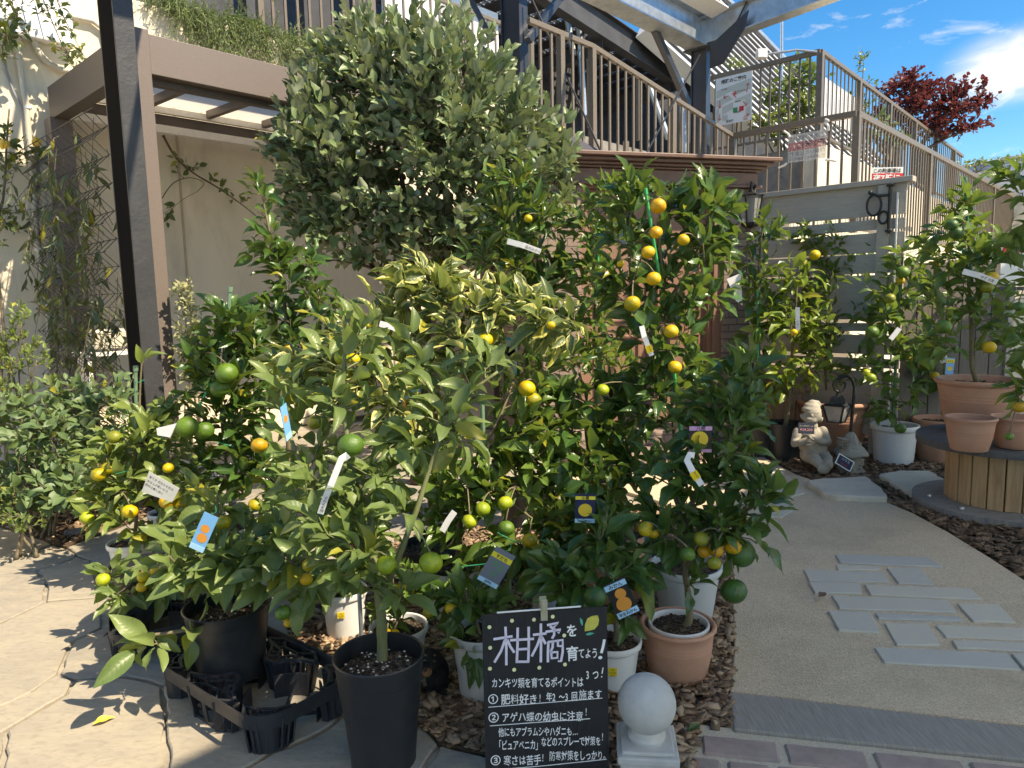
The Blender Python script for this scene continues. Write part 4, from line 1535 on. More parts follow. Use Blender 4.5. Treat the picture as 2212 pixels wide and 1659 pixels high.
MB().text('カード', o + x * .03 - Z * .105, x, Z, .085, 0, 0, .03).build('white_lettering', m_sign, t)
MB().text('カードご利用', o + x * .17 - Z * .22, x, Z, .035, 0, 0, .02).build('lettering', m_ink, t)
MB().box(q0 + x * w_ / 2 - Z * .40 - nf * .02, (w_ * 1.2, .03, .03), x, nf).box(q0 + x * w_ * .72 - Z * ((q0.z) / 2 + .0) - nf * .04, (.03, .03, q0.z - .02), x, nf).build('stand', m_iron, t)
# ---------------------------------------------------------------- leaf, fruit and bark materials
LM = {
    'dark': leaf_mat('citrus leaf dark', (.038, .095, .024), (.078, .155, .034), (.15, .22, .08), (.10, .17, .045), rough=.28, trans=.25),
    'mid': leaf_mat('citrus leaf', (.075, .145, .03), (.14, .225, .045), (.18, .25, .09), (.16, .22, .06), rough=.32, trans=.31, yellow=.06),
    'broad': leaf_mat('citrus leaf broad', (.12, .185, .06), (.20, .265, .085), (.19, .25, .11), (.22, .27, .10), rough=.38, trans=.30, yellow=.06),
    'lime': leaf_mat('citrus leaf young', (.12, .20, .03), (.22, .29, .04), (.26, .33, .09), (.28, .32, .08), rough=.34, trans=.30, yellow=.12),
    'olive': leaf_mat('citrus leaf olive', (.13, .19, .045), (.21, .27, .065), (.24, .29, .11), (.26, .29, .09), rough=.38, trans=.24, yellow=.06),
    'varieg': leaf_mat('variegated leaf', (.075, .115, .042), (.12, .165, .055), (.30, .33, .14), (.30, .34, .12), edge=(.62, .58, .21), rough=.36, trans=.26, yellow=.10),
    'feijoa': leaf_mat('silvery leaf', (.13, .19, .085), (.225, .295, .135), (.36, .38, .29), (.22, .26, .14), rough=.38, trans=.14, yellow=.015, spec=.45),
    'shrub': leaf_mat('shrub leaf', (.09, .155, .065), (.16, .235, .09), (.20, .26, .15), (.13, .18, .08), rough=.46, trans=.22, yellow=.03),
    'shrub2': leaf_mat('fresh shrub leaf', (.10, .17, .035), (.19, .25, .05), (.24, .30, .12), (.2, .25, .08), rough=.42, trans=.25),
    'vine': leaf_mat('vine leaf', (.075, .105, .055), (.13, .15, .07), (.22, .25, .15), (.18, .2, .1), rough=.5, trans=.2, yellow=.12),
    'rose': leaf_mat('rose leaf', (.05, .09, .028), (.10, .13, .04), (.17, .2, .1), (.13, .15, .07), rough=.45, trans=.25, yellow=.18),
    'maple': leaf_mat('maple leaf', (.085, .014, .018), (.17, .030, .034), (.16, .045, .045), (.12, .03, .03), rough=.5, trans=.28, yellow=.0, glow=(.30, .05, .04)),
    'acacia': leaf_mat('pale acacia leaf', (.33, .35, .20), (.48, .47, .26), (.40, .42, .30), (.4, .4, .25), rough=.5, trans=.3, yellow=.04),
    'rosemary': leaf_mat('rosemary needle', (.12, .20, .05), (.24, .33, .10), (.26, .30, .20), (.2, .24, .12), rough=.55, trans=.1, yellow=.02),
}
m_bark = M('citrus bark', (.20, .165, .095), (.13, .105, .06), 40, .8, .5, 120, .003, stretch=(1, 1, .3))
m_gbark = M('green bark', (.16, .18, .07), (.11, .12, .05), 30, .65, .35, 120, .003, stretch=(1, 1, .3))
m_wood = M('dark bark', (.115, .075, .055), (.07, .045, .035), 25, .85, .6, 70, .005, stretch=(1, 1, .3))
m_twig = M('twig', (.19, .15, .10), (.10, .085, .05), 60, .75, .2, 90)
m_greenst = M('green plant stake', (.03, .20, .075), (.025, .15, .06), 20, .4, .25, 200, .002)
m_tie = flat('green tie', (.02, .30, .16), .45)
m_stakeg = M('grey green stake', (.16, .27, .16), (.12, .2, .12), 20, .45, .2, 200)
FM = {
    'g': fruit_mat('green fruit', (.07, .145, .018), (.115, .21, .022)),
    'dg': fruit_mat('dark green fruit', (.028, .085, .016), (.05, .125, .02)),
    'yg': fruit_mat('lime yellow fruit', (.22, .30, .018), (.37, .42, .02)),
    'y': fruit_mat('yellow fruit', (.56, .44, .012), (.62, .36, .012)),
    'gy': fruit_mat('green yellow fruit', (.20, .22, .018), (.50, .36, .012)),
    'o': fruit_mat('orange fruit', (.66, .33, .012), (.62, .42, .016)),
    'go': fruit_mat('green orange fruit', (.13, .17, .015), (.62, .32, .012)),
    'b': fruit_mat('blue green fruit', (.16, .22, .17), (.22, .28, .20)),
}


def leaf_tpl(ns, fold, curl, wav, seed, ratio=.46, tip=.9, cup=0.0):
    """blade along x, across y, face z"""
    rr = np.random.default_rng(seed)
    ph = rr.uniform(0, 6.28, 4)
    vs, uv = [], []
    for i in range(ns + 1):
        s = i / ns
        wdt = .5 * ratio * max(0, (math.sin(math.pi * s ** .82)) ** tip) * (1 + .03 * math.sin(9 * s + ph[0]))
        if i == 0:
            wdt = .012
        if i == ns:
            wdt = .0
        bx = s - .18 * curl * s * s * abs(curl)
        bz = -curl * .42 * s * s + .05 * math.sin(math.pi * s)
        by = .05 * math.sin(ph[3]) * s * s
        for j in (-1, -.5, 0, .5, 1):
            lift = fold * abs(j) ** 1.3 * wdt - cup * (j * j) * wdt
            ww = wav * .05 * math.sin(11 * s + ph[1 if j > 0 else 2]) * abs(j) ** 2 * (1 if 0 < i < ns else 0)
            vs.append((bx, by + j * wdt * (1 - .18 * fold * abs(j)), bz + lift + ww))
            uv.append((s, j))
    fs = []
    for i in range(ns):
        for j in range(4):
            a = i * 5 + j
            fs.append((a, a + 5, a + 6, a + 1))
    return np.array(vs), np.array(fs), np.array(uv)


def tpl_set(ratio, ns=6, curl=(.0, .9), fold=(.15, .75), wav=1.0, tip=.9, k=7, seed=1):
    r = random.Random(seed)
    return [leaf_tpl(ns, r.uniform(*fold), r.uniform(*curl), wav * r.uniform(.3, 1.3), seed * 50 + i, ratio, tip) for i in range(k)]


TP = {
    'citrus': tpl_set(.46, 7, seed=2),
    'citrus_far': tpl_set(.46, 4, seed=3),
    'narrow': tpl_set(.33, 6, seed=4, fold=(.5, 1.1)),
    'round': tpl_set(.62, 6, seed=5, curl=(-.2, .7)),
    'oval': tpl_set(.62, 5, seed=6, curl=(-.1, .6), tip=.6),
    'shrub': tpl_set(.56, 4, seed=7, curl=(.1, .7), tip=1.0),
    'small': tpl_set(.5, 3, seed=8, curl=(-.1, .4)),
    'lance': tpl_set(.24, 5, seed=9, curl=(.4, 1.3), tip=1.0),
    'needle': tpl_set(.17, 2, seed=10, curl=(-.2, .4)),
    'maple': tpl_set(.95, 3, seed=11, curl=(0, .6), tip=1.3),
}


def unit(a):
    return a / np.maximum(np.linalg.norm(a, axis=-1, keepdims=True), 1e-9)


def leaves_mesh(name, base, a, n, L, tset, mat, parent, rr, wscale=None):
    base, a, n, L = map(np.asarray, (base, a, n, L))
    a = unit(a)
    n = n - a * (a * n).sum(1, keepdims=True)
    n = unit(n)
    b = np.cross(n, a)
    ti = rr.integers(0, len(tset), len(L))
    VV, FF, AT = [], [], []
    off = 0
    rv = rr.random(len(L))
    for k, (vs, fs, uv) in enumerate(tset):
        m = np.nonzero(ti == k)[0]
        if not len(m):
            continue
        w_ = (np.ones(len(m)) if wscale is None else wscale[m])[:, None, None]
        p = base[m][:, None] + L[m][:, None, None] * (a[m][:, None] * vs[None, :, 0:1] + b[m][:, None] * vs[None, :, 1:2] * w_ + n[m][:, None] * vs[None, :, 2:3])
        VV.append(p.reshape(-1, 3))
        FF.append((fs[None] + (off + np.arange(len(m)) * len(vs))[:, None, None]).reshape(-1, 4))
        at_ = np.concatenate([np.repeat(uv[None], len(m), 0), np.repeat(rv[m][:, None, None], len(vs), 1)], 2)
        AT.append(at_.reshape(-1, 3))
        off += len(m) * len(vs)
    o = np_mesh(name, np.concatenate(VV), np.concatenate(FF), mat, parent, smooth=True)
    at = o.data.attributes.new('luv', 'FLOAT_VECTOR', 'POINT')
    at.data.foreach_set('vector', np.concatenate(AT).astype(np.float32).ravel())
    return o


def bez(p0, p1, p2, n):
    t = np.linspace(0, 1, n)[:, None]
    return (1 - t) ** 2 * p0 + 2 * t * (1 - t) * p1 + t * t * p2


def grow(root, trunks, blobs, leaf_len, leaf='mid', tset='citrus', seed=1, per=9, shoot=.22, droop=.25, bark=None, fruits=(), upright=.5, lift=.1, spread=1.0, tube_seg=5, crown='crown', trunk_name='trunk', shell=.45, up_face=.85, jitter=.45, twig_r=.0022, branch_r=.006, petiole=.15, more=1.0):
    """trunks: list of (points, r0, r1).  blobs: (u, v, ru, rv, Y, shoots) in the picture's pixels at depth Y"""
    rr = np.random.default_rng(seed)
    mb = MB()
    nodes = []
    for pts, r0, r1 in trunks:
        pts = np.array([list(p) for p in pts], float)
        # smooth the polyline
        seg = []
        for i in range(len(pts) - 1):
            pa_, pb_ = pts[max(i - 1, 0)], pts[min(i + 2, len(pts) - 1)]
            for t in np.linspace(0, 1, 6, endpoint=False):
                p0, p1, p2, p3 = pa_, pts[i], pts[i + 1], pb_
                seg.append(.5 * ((2 * p1) + (-p0 + p2) * t + (2 * p0 - 5 * p1 + 4 * p2 - p3) * t * t + (-p0 + 3 * p1 - 3 * p2 + p3) * t ** 3))
        seg.append(pts[-1])
        seg = np.array(seg)
        rad = np.linspace(r0, r1, len(seg)) * (1 + rr.uniform(-.07, .07, len(seg)))
        rad[0] *= 1.35
        mb.tube(seg.tolist(), rad.tolist(), 10)
        k0 = len(seg) // 4
        for q, r_ in zip(seg[k0:], rad[k0:]):
            nodes.append((q, r_))
    NP = np.array([q for q, _ in nodes])
    NR = np.array([r for _, r in nodes])
    tips = []
    for b in blobs:
        u, v, ru, rv, Y, n = b[:6]
        n = max(n, int(n * more + .5)) if n > 1 else n
        c = np.array(P(u, v, Y))
        rx, rz = ru * Y / F, rv * Y / F
        ry = b[6] if len(b) > 6 else (rx + rz) * .5
        d = unit(rr.normal(0, 1, (n, 3)))
        rad = (shell + (1.14 - shell) * rr.random(n)) if shell < 1 else np.ones(n)
        q = c + d * rad[:, None] * np.array([rx, ry, rz])
        tips += list(q)
    tips = np.array(tips)
    if not len(tips):
        tips = np.zeros((0, 3))
    dist = np.array([np.min(np.linalg.norm(NP - t, axis=1)) for t in tips])
    B, A, N, LL = [], [], [], []
    zup = np.array([0, 0, 1.0])
    SD = np.array(sdir)
    for idx in np.argsort(dist):
        t = tips[idx]
        dv = np.linalg.norm(NP - t, axis=1)
        cost = dv + 1.1 * np.maximum(0, NP[:, 2] - t[2] + .03 * spread) + .0 * NR
        j = int(np.argmin(cost))
        s = NP[j]
        D = np.linalg.norm(t - s)
        if D < .02:
            continue
        mid = (s + t) / 2 + zup * D * (upright - .5) * .6 + rr.normal(0, .07, 3) * D
        outw = (t - s) * np.array([1, 1, 0])
        mid = mid + outw * .12
        n = 7
        path = bez(s, mid, t, n)
        r0 = min(NR[j] * .75, branch_r * (.4 + D / .5))
        rad = np.linspace(max(r0, twig_r), twig_r, n)
        mb.tube(path.tolist(), rad.tolist(), tube_seg, cap=False)
        if len(NP) < 900:
            NP = np.concatenate([NP, path[2:6]])
            NR = np.concatenate([NR, rad[2:6]])
        # leaves along the outer part
        sl_ = min(D, shoot * rr.uniform(.7, 1.3))
        k = max(3, int(per * sl_ / shoot * rr.uniform(.75, 1.2)))
        az = rr.uniform(0, 6.28)
        for m in range(k):
            f = 1 - (sl_ / D) * (1 - m / (k - 1)) if k > 1 else 1
            f = min(max(f, 0.02), 1)
            x = f * (n - 1)
            i = min(int(x), n - 2)
            p = path[i] + (path[i + 1] - path[i]) * (x - i)
            tg = unit(path[i + 1] - path[i])
            ref = unit(np.cross(tg, zup + .01))
            ref2 = np.cross(tg, ref)
            az += 2.4
            radv = ref * math.cos(az) + ref2 * math.sin(az)
            ang = .95 - .5 * (m / max(1, k - 1)) + rr.uniform(-.2, .2)
            if m == k - 1:
                ang = .2
            ax = unit(tg * math.cos(ang) + radv * math.sin(ang) + zup * (lift - droop * rr.uniform(0, 1.2)))
            nr = unit(zup * up_face * .35 + tg * .15 + SD * .85 + rr.normal(0, jitter, 3))
            L = leaf_len * rr.uniform(.62, 1.18) * (.8 + .35 * math.sin(math.pi * min(1, (m + 1) / k)))
            B.append(p + ax * L * petiole)
            A.append(ax)
            N.append(nr)
            LL.append(L)
    B, A, N, LL = np.array(B), np.array(A), np.array(N), np.array(LL)
    keep = np.ones(len(B), bool)
    eye = np.array(EYE)
    fr = []
    for (u, v, Y, r, kind) in fruits:
        c = np.array(P(u, v, Y))
        rad = r * Y / F
        fr.append((c, rad, kind))
        vd = unit(eye - c)
        ctr = B + A * LL[:, None] * .5
        rel = ctr - c
        tt = rel @ vd
        perp = np.linalg.norm(rel - tt[:, None] * vd, axis=1)
        keep &= ~((tt > -rad * .6) & (tt < .8) & (perp < rad * .8) & (rr.random(len(B)) < .85))
    B, A, N, LL = B[keep], A[keep], N[keep], LL[keep]
    for i, (c, rad, kind) in enumerate(fr):
        j = int(np.argmin(np.linalg.norm(NP - (c + zup * rad * 1.2), axis=1)))
        top = c + zup * rad * .9
        mb.tube(bez(NP[j], (NP[j] + top) / 2 + zup * .03, top, 5).tolist(), [.003, .003, .0028, .0028, .0035], 5)
        fb_ = MB()
        fb_.ball((0, 0, 0), rad, 14, 22, (1, 1, .90 if kind != 'b' else 1.25))
        fb_.lathe([(.0, rad * .89), (rad * .09, rad * .90), (rad * .11, rad * .955), (0, rad * .97)], (0, 0, 0), 7)
        vv = []
        for q in fb_.v:
            q = V(q)
            if q.length > 1e-6:
                hz = q.z / rad
                q = q * (1 + .03 * math.sin(3 * math.atan2(q.y, q.x) + i) * (1 - abs(hz)) - (.07 * math.exp(-((1 - hz) / .07) ** 2) if hz > .5 else .045 * math.exp(-((-.9 - hz) / .06) ** 2)))
            vv.append(q)
        rot = Matrix.Rotation(rr.uniform(-.5, .5), 3, 'X') @ Matrix.Rotation(rr.uniform(-.4, .4), 3, 'Y')
        fb_.v = [tuple(rot @ q + V(c)) for q in vv]
        fo = fb_.build('fruit', FM[kind], root, smooth='all')
    mb.build(trunk_name, bark or m_bark, root, smooth='all')
    if len(B):
        leaves_mesh(crown, B, A, N, LL, TP[tset], LM[leaf], root, rr)
    return NP


# ---------------------------------------------------------------- pots
m_pot_black = M('black plastic', (.018, .02, .023), (.026, .028, .03), 14, .42, .08, 60, dirt=(.07, .065, .055), dscale=6)
m_pot_white = M('white plastic', (.72, .72, .71), (.66, .66, .64), 6, .42, .04, 50, dirt=(.48, .45, .38), dscale=3.5)
m_pot_grey = M('pale grey plastic', (.50, .52, .52), (.45, .465, .465), 6, .48, .05, 50, dirt=(.36, .35, .32), dscale=3)
m_terra = M('terracotta', (.52, .275, .18), (.44, .225, .145), 7, .78, .12, 90, .002, dirt=(.56, .39, .29), dscale=4)
m_terra_o = M('orange plastic pot', (.50, .13, .055), (.43, .11, .05), 8, .5, .05)
m_sticker = flat('yellow sticker', (.80, .60, .03), .5)


def soil_mat():
    t = NT('potting soil')
    v = t.coord()
    vo = t.n('ShaderNodeTexVoronoi', {'Vector': v, 'Scale': 130.0})
    sp = t.n('ShaderNodeSeparateColor', {0: vo.outputs['Color']})
    r = t.n('ShaderNodeValToRGB', {'Fac': sp.outputs[0]})
    el = r.color_ramp.elements
    el[0].color = (.03, .021, .015, 1)
    el[1].color = (.20, .165, .12, 1)
    q = el.new(.6)
    q.color = (.075, .055, .04, 1)
    n_ = t.bump(t.math('SUBTRACT', 1.0, vo.outputs['Distance']), 1.0, .006)
    return t.end(t.pbr(r.outputs[0], .95, 0, n_, .2))


m_psoil = soil_mat()
m_perl = flat('perlite', (.72, .70, .65), .8)


def pot(root, c, r, h, mat, kind='plain', soil=.10, taper=.74, seg=44, perlite=0, seed=0):
    """rim radius r, height h, standing at c"""
    c = V(c)
    b = r * taper
    rr_ = random.Random(seed)
    if kind == 'nursery':
        pr = [(0, 0.004), (b * .93, .004), (b, .0), (b, .012), (r * .90, h * .78), (r * .915, h * .785), (r * .93, h * .80), (r * .965, h * .965), (r * 1.0, h * .972), (r * 1.005, h * .99), (r * .985, h), (r * .95, h * .99), (r * .93, h * .8), (r * .90, h * .7), (b * .96, .03)]
    elif kind == 'terra':
        pr = [(0, .004), (b * .96, .004), (b, .008), (b + (r - b) * .45, h * .40), (b + (r - b) * .60, h * .60), (b + (r - b) * .615, h * .61), (b + (r - b) * .60, h * .62), (b + (r - b) * .63, h * .655), (b + (r - b) * .645, h * .665), (b + (r - b) * .63, h * .675), (b + (r - b) * .655, h * .71), (b + (r - b) * .67, h * .72), (b + (r - b) * .66, h * .73), (b + (r - b) * .80, h * .885), (r * .985, h * .915), (r * 1.01, h * .94), (r * 1.01, h * .97), (r * .985, h * .995), (r * .94, h), (r * .905, h * .985), (r * .885, h * .93), (b * .9, .03)]
    elif kind == 'flute':
        pr = [(0, .004), (b, .004), (r * .9, h * .82), (r, h * .84), (r, h), (r * .93, h), (r * .86, h * .84), (b * .9, .03)]
    else:
        pr = [(0, .004), (b * .95, .004), (b, .012), (b * 1.01, .03), (r * .905, h * .84), (r * .95, h * .86), (r * .985, h * .875), (r * 1.0, h * .90), (r * 1.0, h * .975), (r * .985, h * .998), (r * .95, h), (r * .915, h * .985), (r * .885, h * .88), (b * .93, .03)]
    mb = MB().lathe(pr, c, seg)
    if kind == 'flute':
        mb.v = [tuple(c + V((q[0] - c.x, q[1] - c.y, 0)) * (1 + .035 * math.cos(22 * math.atan2(q[1] - c.y, q[0] - c.x))) + Z * (q[2] - c.z)) for q in mb.v]
    po = mb.build('pot', mat, root, smooth=True)
    if soil is not None:
        rs = b * .93 + (r * .9 - b * .93) * (1 - soil) - .002
        zs_ = h * (1 - soil)
        sm = MB()
        vs, fs = [], []
        nr, na = 9, 36
        for i in range(nr + 1):
            for k in range(na):
                a = 6.2832 * k / na
                q = rs * i / nr
                vs.append(c + V((q * math.cos(a), q * math.sin(a), zs_ + rr_.uniform(-.004, .004) + .012 * (1 - (i / nr) ** 2))))
        for i in range(nr):
            for k in range(na):
                k2 = (k + 1) % na
                fs.append((i * na + k, (i + 1) * na + k, (i + 1) * na + k2, i * na + k2))
        sm.add(vs, fs)
        for i in range(90):
            a, q = rr_.uniform(0, 6.28), rs * math.sqrt(rr_.random()) * .97
            s_ = rr_.uniform(.002, .006) * (r / .14)
            sm.ball(c + V((q * math.cos(a), q * math.sin(a), zs_ + .008)), s_, 4, 5, (1.2, 1, .8))
        so_ = sm.build('soil', m_psoil, root, smooth=True)
        if perlite:
            pm = MB()
            for i in range(perlite):
                a, q = rr_.uniform(0, 6.28), rs * math.sqrt(rr_.random()) * .96
                pm.ball(c + V((q * math.cos(a), q * math.sin(a), zs_ + .012)), rr_.uniform(.0018, .004) * (r / .14), 4, 5, (1.3, 1, .8))
            pm.build('perlite', m_perl, so_)
    return po


def stake(root, p0, p1, r=.006, m=None):
    MB().tube([V(p0), V(p1)], r, 8).tube([V(p1) - (V(p1) - V(p0)).normalized() * .02, V(p1) + (V(p1) - V(p0)).normalized() * .006], r * 1.4, 8).build('stake', m or m_greenst, root)


def ties(root, items, r=.0022):
    for L in items:
        MB().tube([P(u, v, Y) for u, v, Y in L], r, 5).build('tie', m_tie, root)


def sticker(root, c, r, ang, z, w_, h_, rows):
    """yellow price sticker wrapped on a pot side (slightly inclined)"""
    n_ = V((math.sin(ang), -math.cos(ang), 0))
    x = V((math.cos(ang), math.sin(ang), 0))
    o = V(c) + n_ * (r + .003) + Z * z
    y = Z
    s_ = MB().box(o, (w_, .002, h_), x, n_, y).build('price_sticker', m_sticker, root)
    mb = MB()
    for k, t_ in enumerate(rows):
        mb.text(t_, o + n_ * .0016 + Z * (h_ * (.16 - .33 * k)), x, y, h_ * .27, 0, .5)
    mb.build('lettering', m_ink, s_)
# ---------------------------------------------------------------- potted citrus trees
def potted(label, group, u, v, Y, r, h, pmat, kind='plain', z0=0.0, soil=.12, perlite=0, name='potted_citrus_tree', cat='citrus tree', taper=.74, seed=1):
    p = P(u, v, Y)
    c = V((p.x, Y, z0))
    t = thing(name, label, cat, c, group)
    pot(t, c, r, h, pmat, kind, soil, taper, perlite=perlite, seed=seed)
    return t, c + Z * (z0 * 0 + h * (1 - (soil if soil is not None else .1)))


def stems(base, *lists, r=(.014, .005)):
    out = []
    for i, L in enumerate(lists):
        pts = [P(*q) for q in L]
        if i == 0:
            pts = [V(base) - Z * .02] + pts
        out.append((pts, r[0] if i == 0 else r[0] * .6, r[1]))
    return out


GF, GB, GR, GL_ = 'potted citrus trees crowded at the front', 'tall citrus trees at the back of the crowd', 'potted citrus trees along the slatted fence', 'potted citrus trees on the stone paving'

# front: large-leaved tree in the deep black pot
t, b = potted('big-leaved citrus in the deep black pot left of the chalkboard', GF, 820, 1442, 2.06, .139, .35, m_pot_black, 'nursery', soil=.16, perlite=60, taper=.72)
grow(t, stems(b, [(826, 1400, 2.12), (820, 1290, 2.12), (803, 1190, 2.15), (797, 1090, 2.2), (760, 1000, 2.25), (745, 900, 2.3), (742, 800, 2.32), (752, 690, 2.35)],
              [(821, 1300, 2.12), (862, 1200, 2.14), (900, 1100, 2.16), (937, 986, 2.2), (982, 880, 2.25), (1075, 803, 2.3)],
              [(803, 1190, 2.15), (720, 1110, 2.2), (650, 1000, 2.3), (605, 880, 2.4)], r=(.019, .005)),
     [(790, 1235, 80, 30, 2.1, 7), (725, 1170, 100, 50, 2.08, 10), (875, 1270, 30, 25, 2.06, 3), (800, 1080, 120, 80, 2.12, 13), (650, 960, 80, 90, 2.35, 9), (620, 850, 60, 60, 2.45, 6), (745, 800, 70, 110, 2.35, 10), (900, 830, 90, 100, 2.3, 11), (1010, 800, 70, 70, 2.35, 7), (950, 930, 80, 80, 2.25, 8), (690, 1060, 80, 60, 2.2, 8), (860, 1000, 80, 80, 2.25, 8)],
     .105, 'broad', 'citrus', more=1.7, seed=21, per=7, shoot=.17, bark=m_gbark, branch_r=.008,
     fruits=[(835, 1220, 2.03, 23, 'yg'), (930, 1216, 2.03, 27, 'yg'), (757, 963, 2.1, 29, 'g'), (870, 1266, 2.1, 12, 'gy')])

# small kumquat-like pot behind it
t, b = potted('potted citrus with tiny yellow fruits in the low white pot behind the deep black pot', GF, 862, 1378, 2.58, .113, .19, m_pot_white, 'plain')
grow(t, stems(b, [(862, 1350, 2.58), (850, 1300, 2.56), (848, 1240, 2.55)], r=(.009, .004)), [(848, 1320, 50, 45, 2.5, 8), (870, 1250, 60, 40, 2.5, 8)], .065, 'mid', 'citrus', more=1.7, seed=22, per=6, shoot=.12,
     fruits=[(837, 1366, 2.44, 9, 'o'), (853, 1369, 2.42, 11, 'y'), (843, 1391, 2.42, 14, 'gy'), (840, 1299, 2.44, 11, 'y'), (890, 1285, 2.5, 9, 'y')])

# white pot with the yellow price sticker
t, b = potted('citrus tree in the white pot with a yellow price sticker, behind the plant carrier', GF, 745, 1312, 2.9, .098, .205, m_pot_white, 'plain', taper=.8)
grow(t, stems(b, [(742, 1270, 2.9), (735, 1180, 2.9), (720, 1080, 2.95)], r=(.010, .004)), [(710, 1240, 70, 50, 2.85, 8), (700, 1140, 90, 70, 2.9, 12), (780, 1120, 80, 70, 2.9, 10), (640, 1180, 60, 60, 2.85, 7), (620, 1060, 80, 60, 2.9, 10)], .10, 'mid', 'citrus', more=2.0, seed=23, per=6,
     fruits=[(552, 1091, 2.8, 17, 'gy'), (560, 962, 2.85, 18, 'go')])
sticker(t, V((t.location.x, t.location.y, 0)), .085, .05, .125, .030, .026, ('3号', '¥3,500', '税込'))

# tree on the plant carrier
t, b = potted('leafy citrus with a long low spray in the black pot on the plant carrier', GL_, 493, 1334, 2.5, .155, .265, m_pot_black, 'nursery', z0=.062, soil=.2, perlite=20, taper=.76)
grow(t, stems(b + Z * .062, [(500, 1330, 2.5), (488, 1280, 2.5), (478, 1220, 2.52), (470, 1140, 2.6), (470, 1060, 2.65)],
              [(497, 1340, 2.5), (440, 1352, 2.42), (380, 1365, 2.38), (300, 1375, 2.36)], [(490, 1290, 2.5), (570, 1240, 2.45), (640, 1210, 2.42)], r=(.015, .005)),
     [(500, 1195, 100, 45, 2.5, 10), (600, 1205, 80, 50, 2.42, 9), (420, 1205, 90, 45, 2.45, 8), (310, 1385, 50, 25, 2.36, 4), (660, 1250, 40, 40, 2.38, 4), (480, 1130, 90, 50, 2.6, 9), (395, 1350, 30, 30, 2.38, 2), (560, 1180, 70, 50, 2.5, 7)],
     .125, 'broad', 'citrus', more=1.7, seed=24, per=6, shoot=.17, lift=.0, droop=.5,
     fruits=[(669, 1220, 2.3, 17, 'gy'), (661, 1251, 2.32, 15, 'y'), (611, 1323, 2.28, 18, 'g'), (623, 1345, 2.34, 11, 'y'), (365, 1257, 2.4, 15, 'yg'), (483, 1128, 2.5, 17, 'gy')])

t, b = potted('yellow-fruited citrus in the white pot standing on the flagstones at the left', GL_, 284, 1180, 3.6, .117, .2, m_pot_white, 'plain')
grow(t, stems(b, [(292, 1150, 3.6), (295, 1080, 3.6), (290, 1000, 3.6), (300, 920, 3.6), (302, 850, 3.6), (305, 800, 3.6), (306, 778, 3.6)], [(295, 1100, 3.6), (350, 1050, 3.55), (420, 1040, 3.5)], r=(.011, .0035)),
     [(255, 1080, 70, 55, 3.5, 15), (295, 990, 75, 65, 3.55, 18), (310, 900, 45, 40, 3.6, 7), (400, 1070, 80, 50, 3.45, 13), (225, 1000, 45, 60, 3.55, 9), (350, 1150, 60, 30, 3.5, 6), (330, 940, 50, 40, 3.55, 7), (306, 772, 8, 6, 3.6, 1)],
     .105, 'olive', 'citrus', more=2.0, seed=25, per=7, shoot=.15, lift=.2, droop=.2,
     fruits=[(187, 1118, 3.4, 15, 'yg'), (213, 1025, 3.4, 16, 'gy'), (232, 1012, 3.45, 15, 'gy'), (281, 1105, 3.35, 17, 'y'), (361, 1083, 3.35, 17, 'o'), (390, 1089, 3.4, 17, 'y'), (404, 1118, 3.35, 17, 'g'), (363, 1011, 3.45, 12, 'y'), (247, 944, 3.45, 15, 'gy'), (376, 1157, 3.38, 14, 'y')])
stake(t, P(294, 930, 3.6), P(293, 793, 3.6), .009, m_stakeg)
ties(t, [[(293, 823, 3.59), (300, 826, 3.57), (312, 820, 3.58)], [(250, 1024, 3.4), (280, 1016, 3.4)]])

t, b = potted('low citrus with yellow fruits in the black pot on the second carrier', GL_, 312, 1262, 3.02, .135, .24, m_pot_black, 'nursery', z0=.055, soil=.22)
grow(t, stems(b + Z * .055, [(320, 1260, 3.0), (330, 1220, 2.98), (330, 1170, 2.98)], [(320, 1270, 3.0), (280, 1262, 2.95), (240, 1250, 2.9)], r=(.010, .004)),
     [(300, 1275, 60, 35, 2.85, 7), (370, 1240, 70, 40, 2.9, 9), (250, 1240, 25, 25, 2.88, 4), (400, 1190, 60, 50, 2.95, 7)], .10, 'broad', 'citrus', more=1.5, seed=26, per=6, shoot=.13, droop=.45, lift=0,
     fruits=[(222, 1252, 2.8, 15, 'yg'), (308, 1246, 2.78, 12, 'y'), (306, 1268, 2.78, 12, 'o'), (336, 1232, 2.8, 12, 'y')])

t, b = potted('upright dark citrus with big green fruits beside the black post', GB, 500, 1150, 3.72, .122, .23, m_pot_grey, 'plain')
grow(t, stems(b, [(497, 1080, 3.72), (486, 980, 3.72), (478, 880, 3.72), (482, 780, 3.72), (490, 690, 3.72), (495, 655, 3.72)], r=(.012, .004)),
     [(500, 700, 60, 40, 3.7, 11), (480, 775, 75, 60, 3.7, 15), (450, 870, 55, 60, 3.7, 9), (530, 880, 65, 60, 3.7, 10), (490, 990, 75, 60, 3.7, 12), (550, 1010, 50, 50, 3.65, 7), (560, 760, 40, 50, 3.75, 6)],
     .125, 'dark', 'citrus', more=2.0, seed=27, per=8, shoot=.16, lift=.25,
     fruits=[(489, 806, 3.5, 24, 'g'), (475, 839, 3.52, 21, 'g'), (404, 922, 3.45, 25, 'g'), (440, 930, 3.55, 23, 'g')])
stake(t, P(480, 860, 3.7), P(497, 622, 3.7), .010, m_stakeg)
stake(t, P(431, 876, 3.56), P(455, 830, 3.56), .006, flat('bright green tie stake', (.03, .42, .20), .4))
ties(t, [[(455, 830, 3.56), (470, 790, 3.6), (474, 745, 3.62)], [(470, 955, 3.55), (505, 965, 3.55)]])

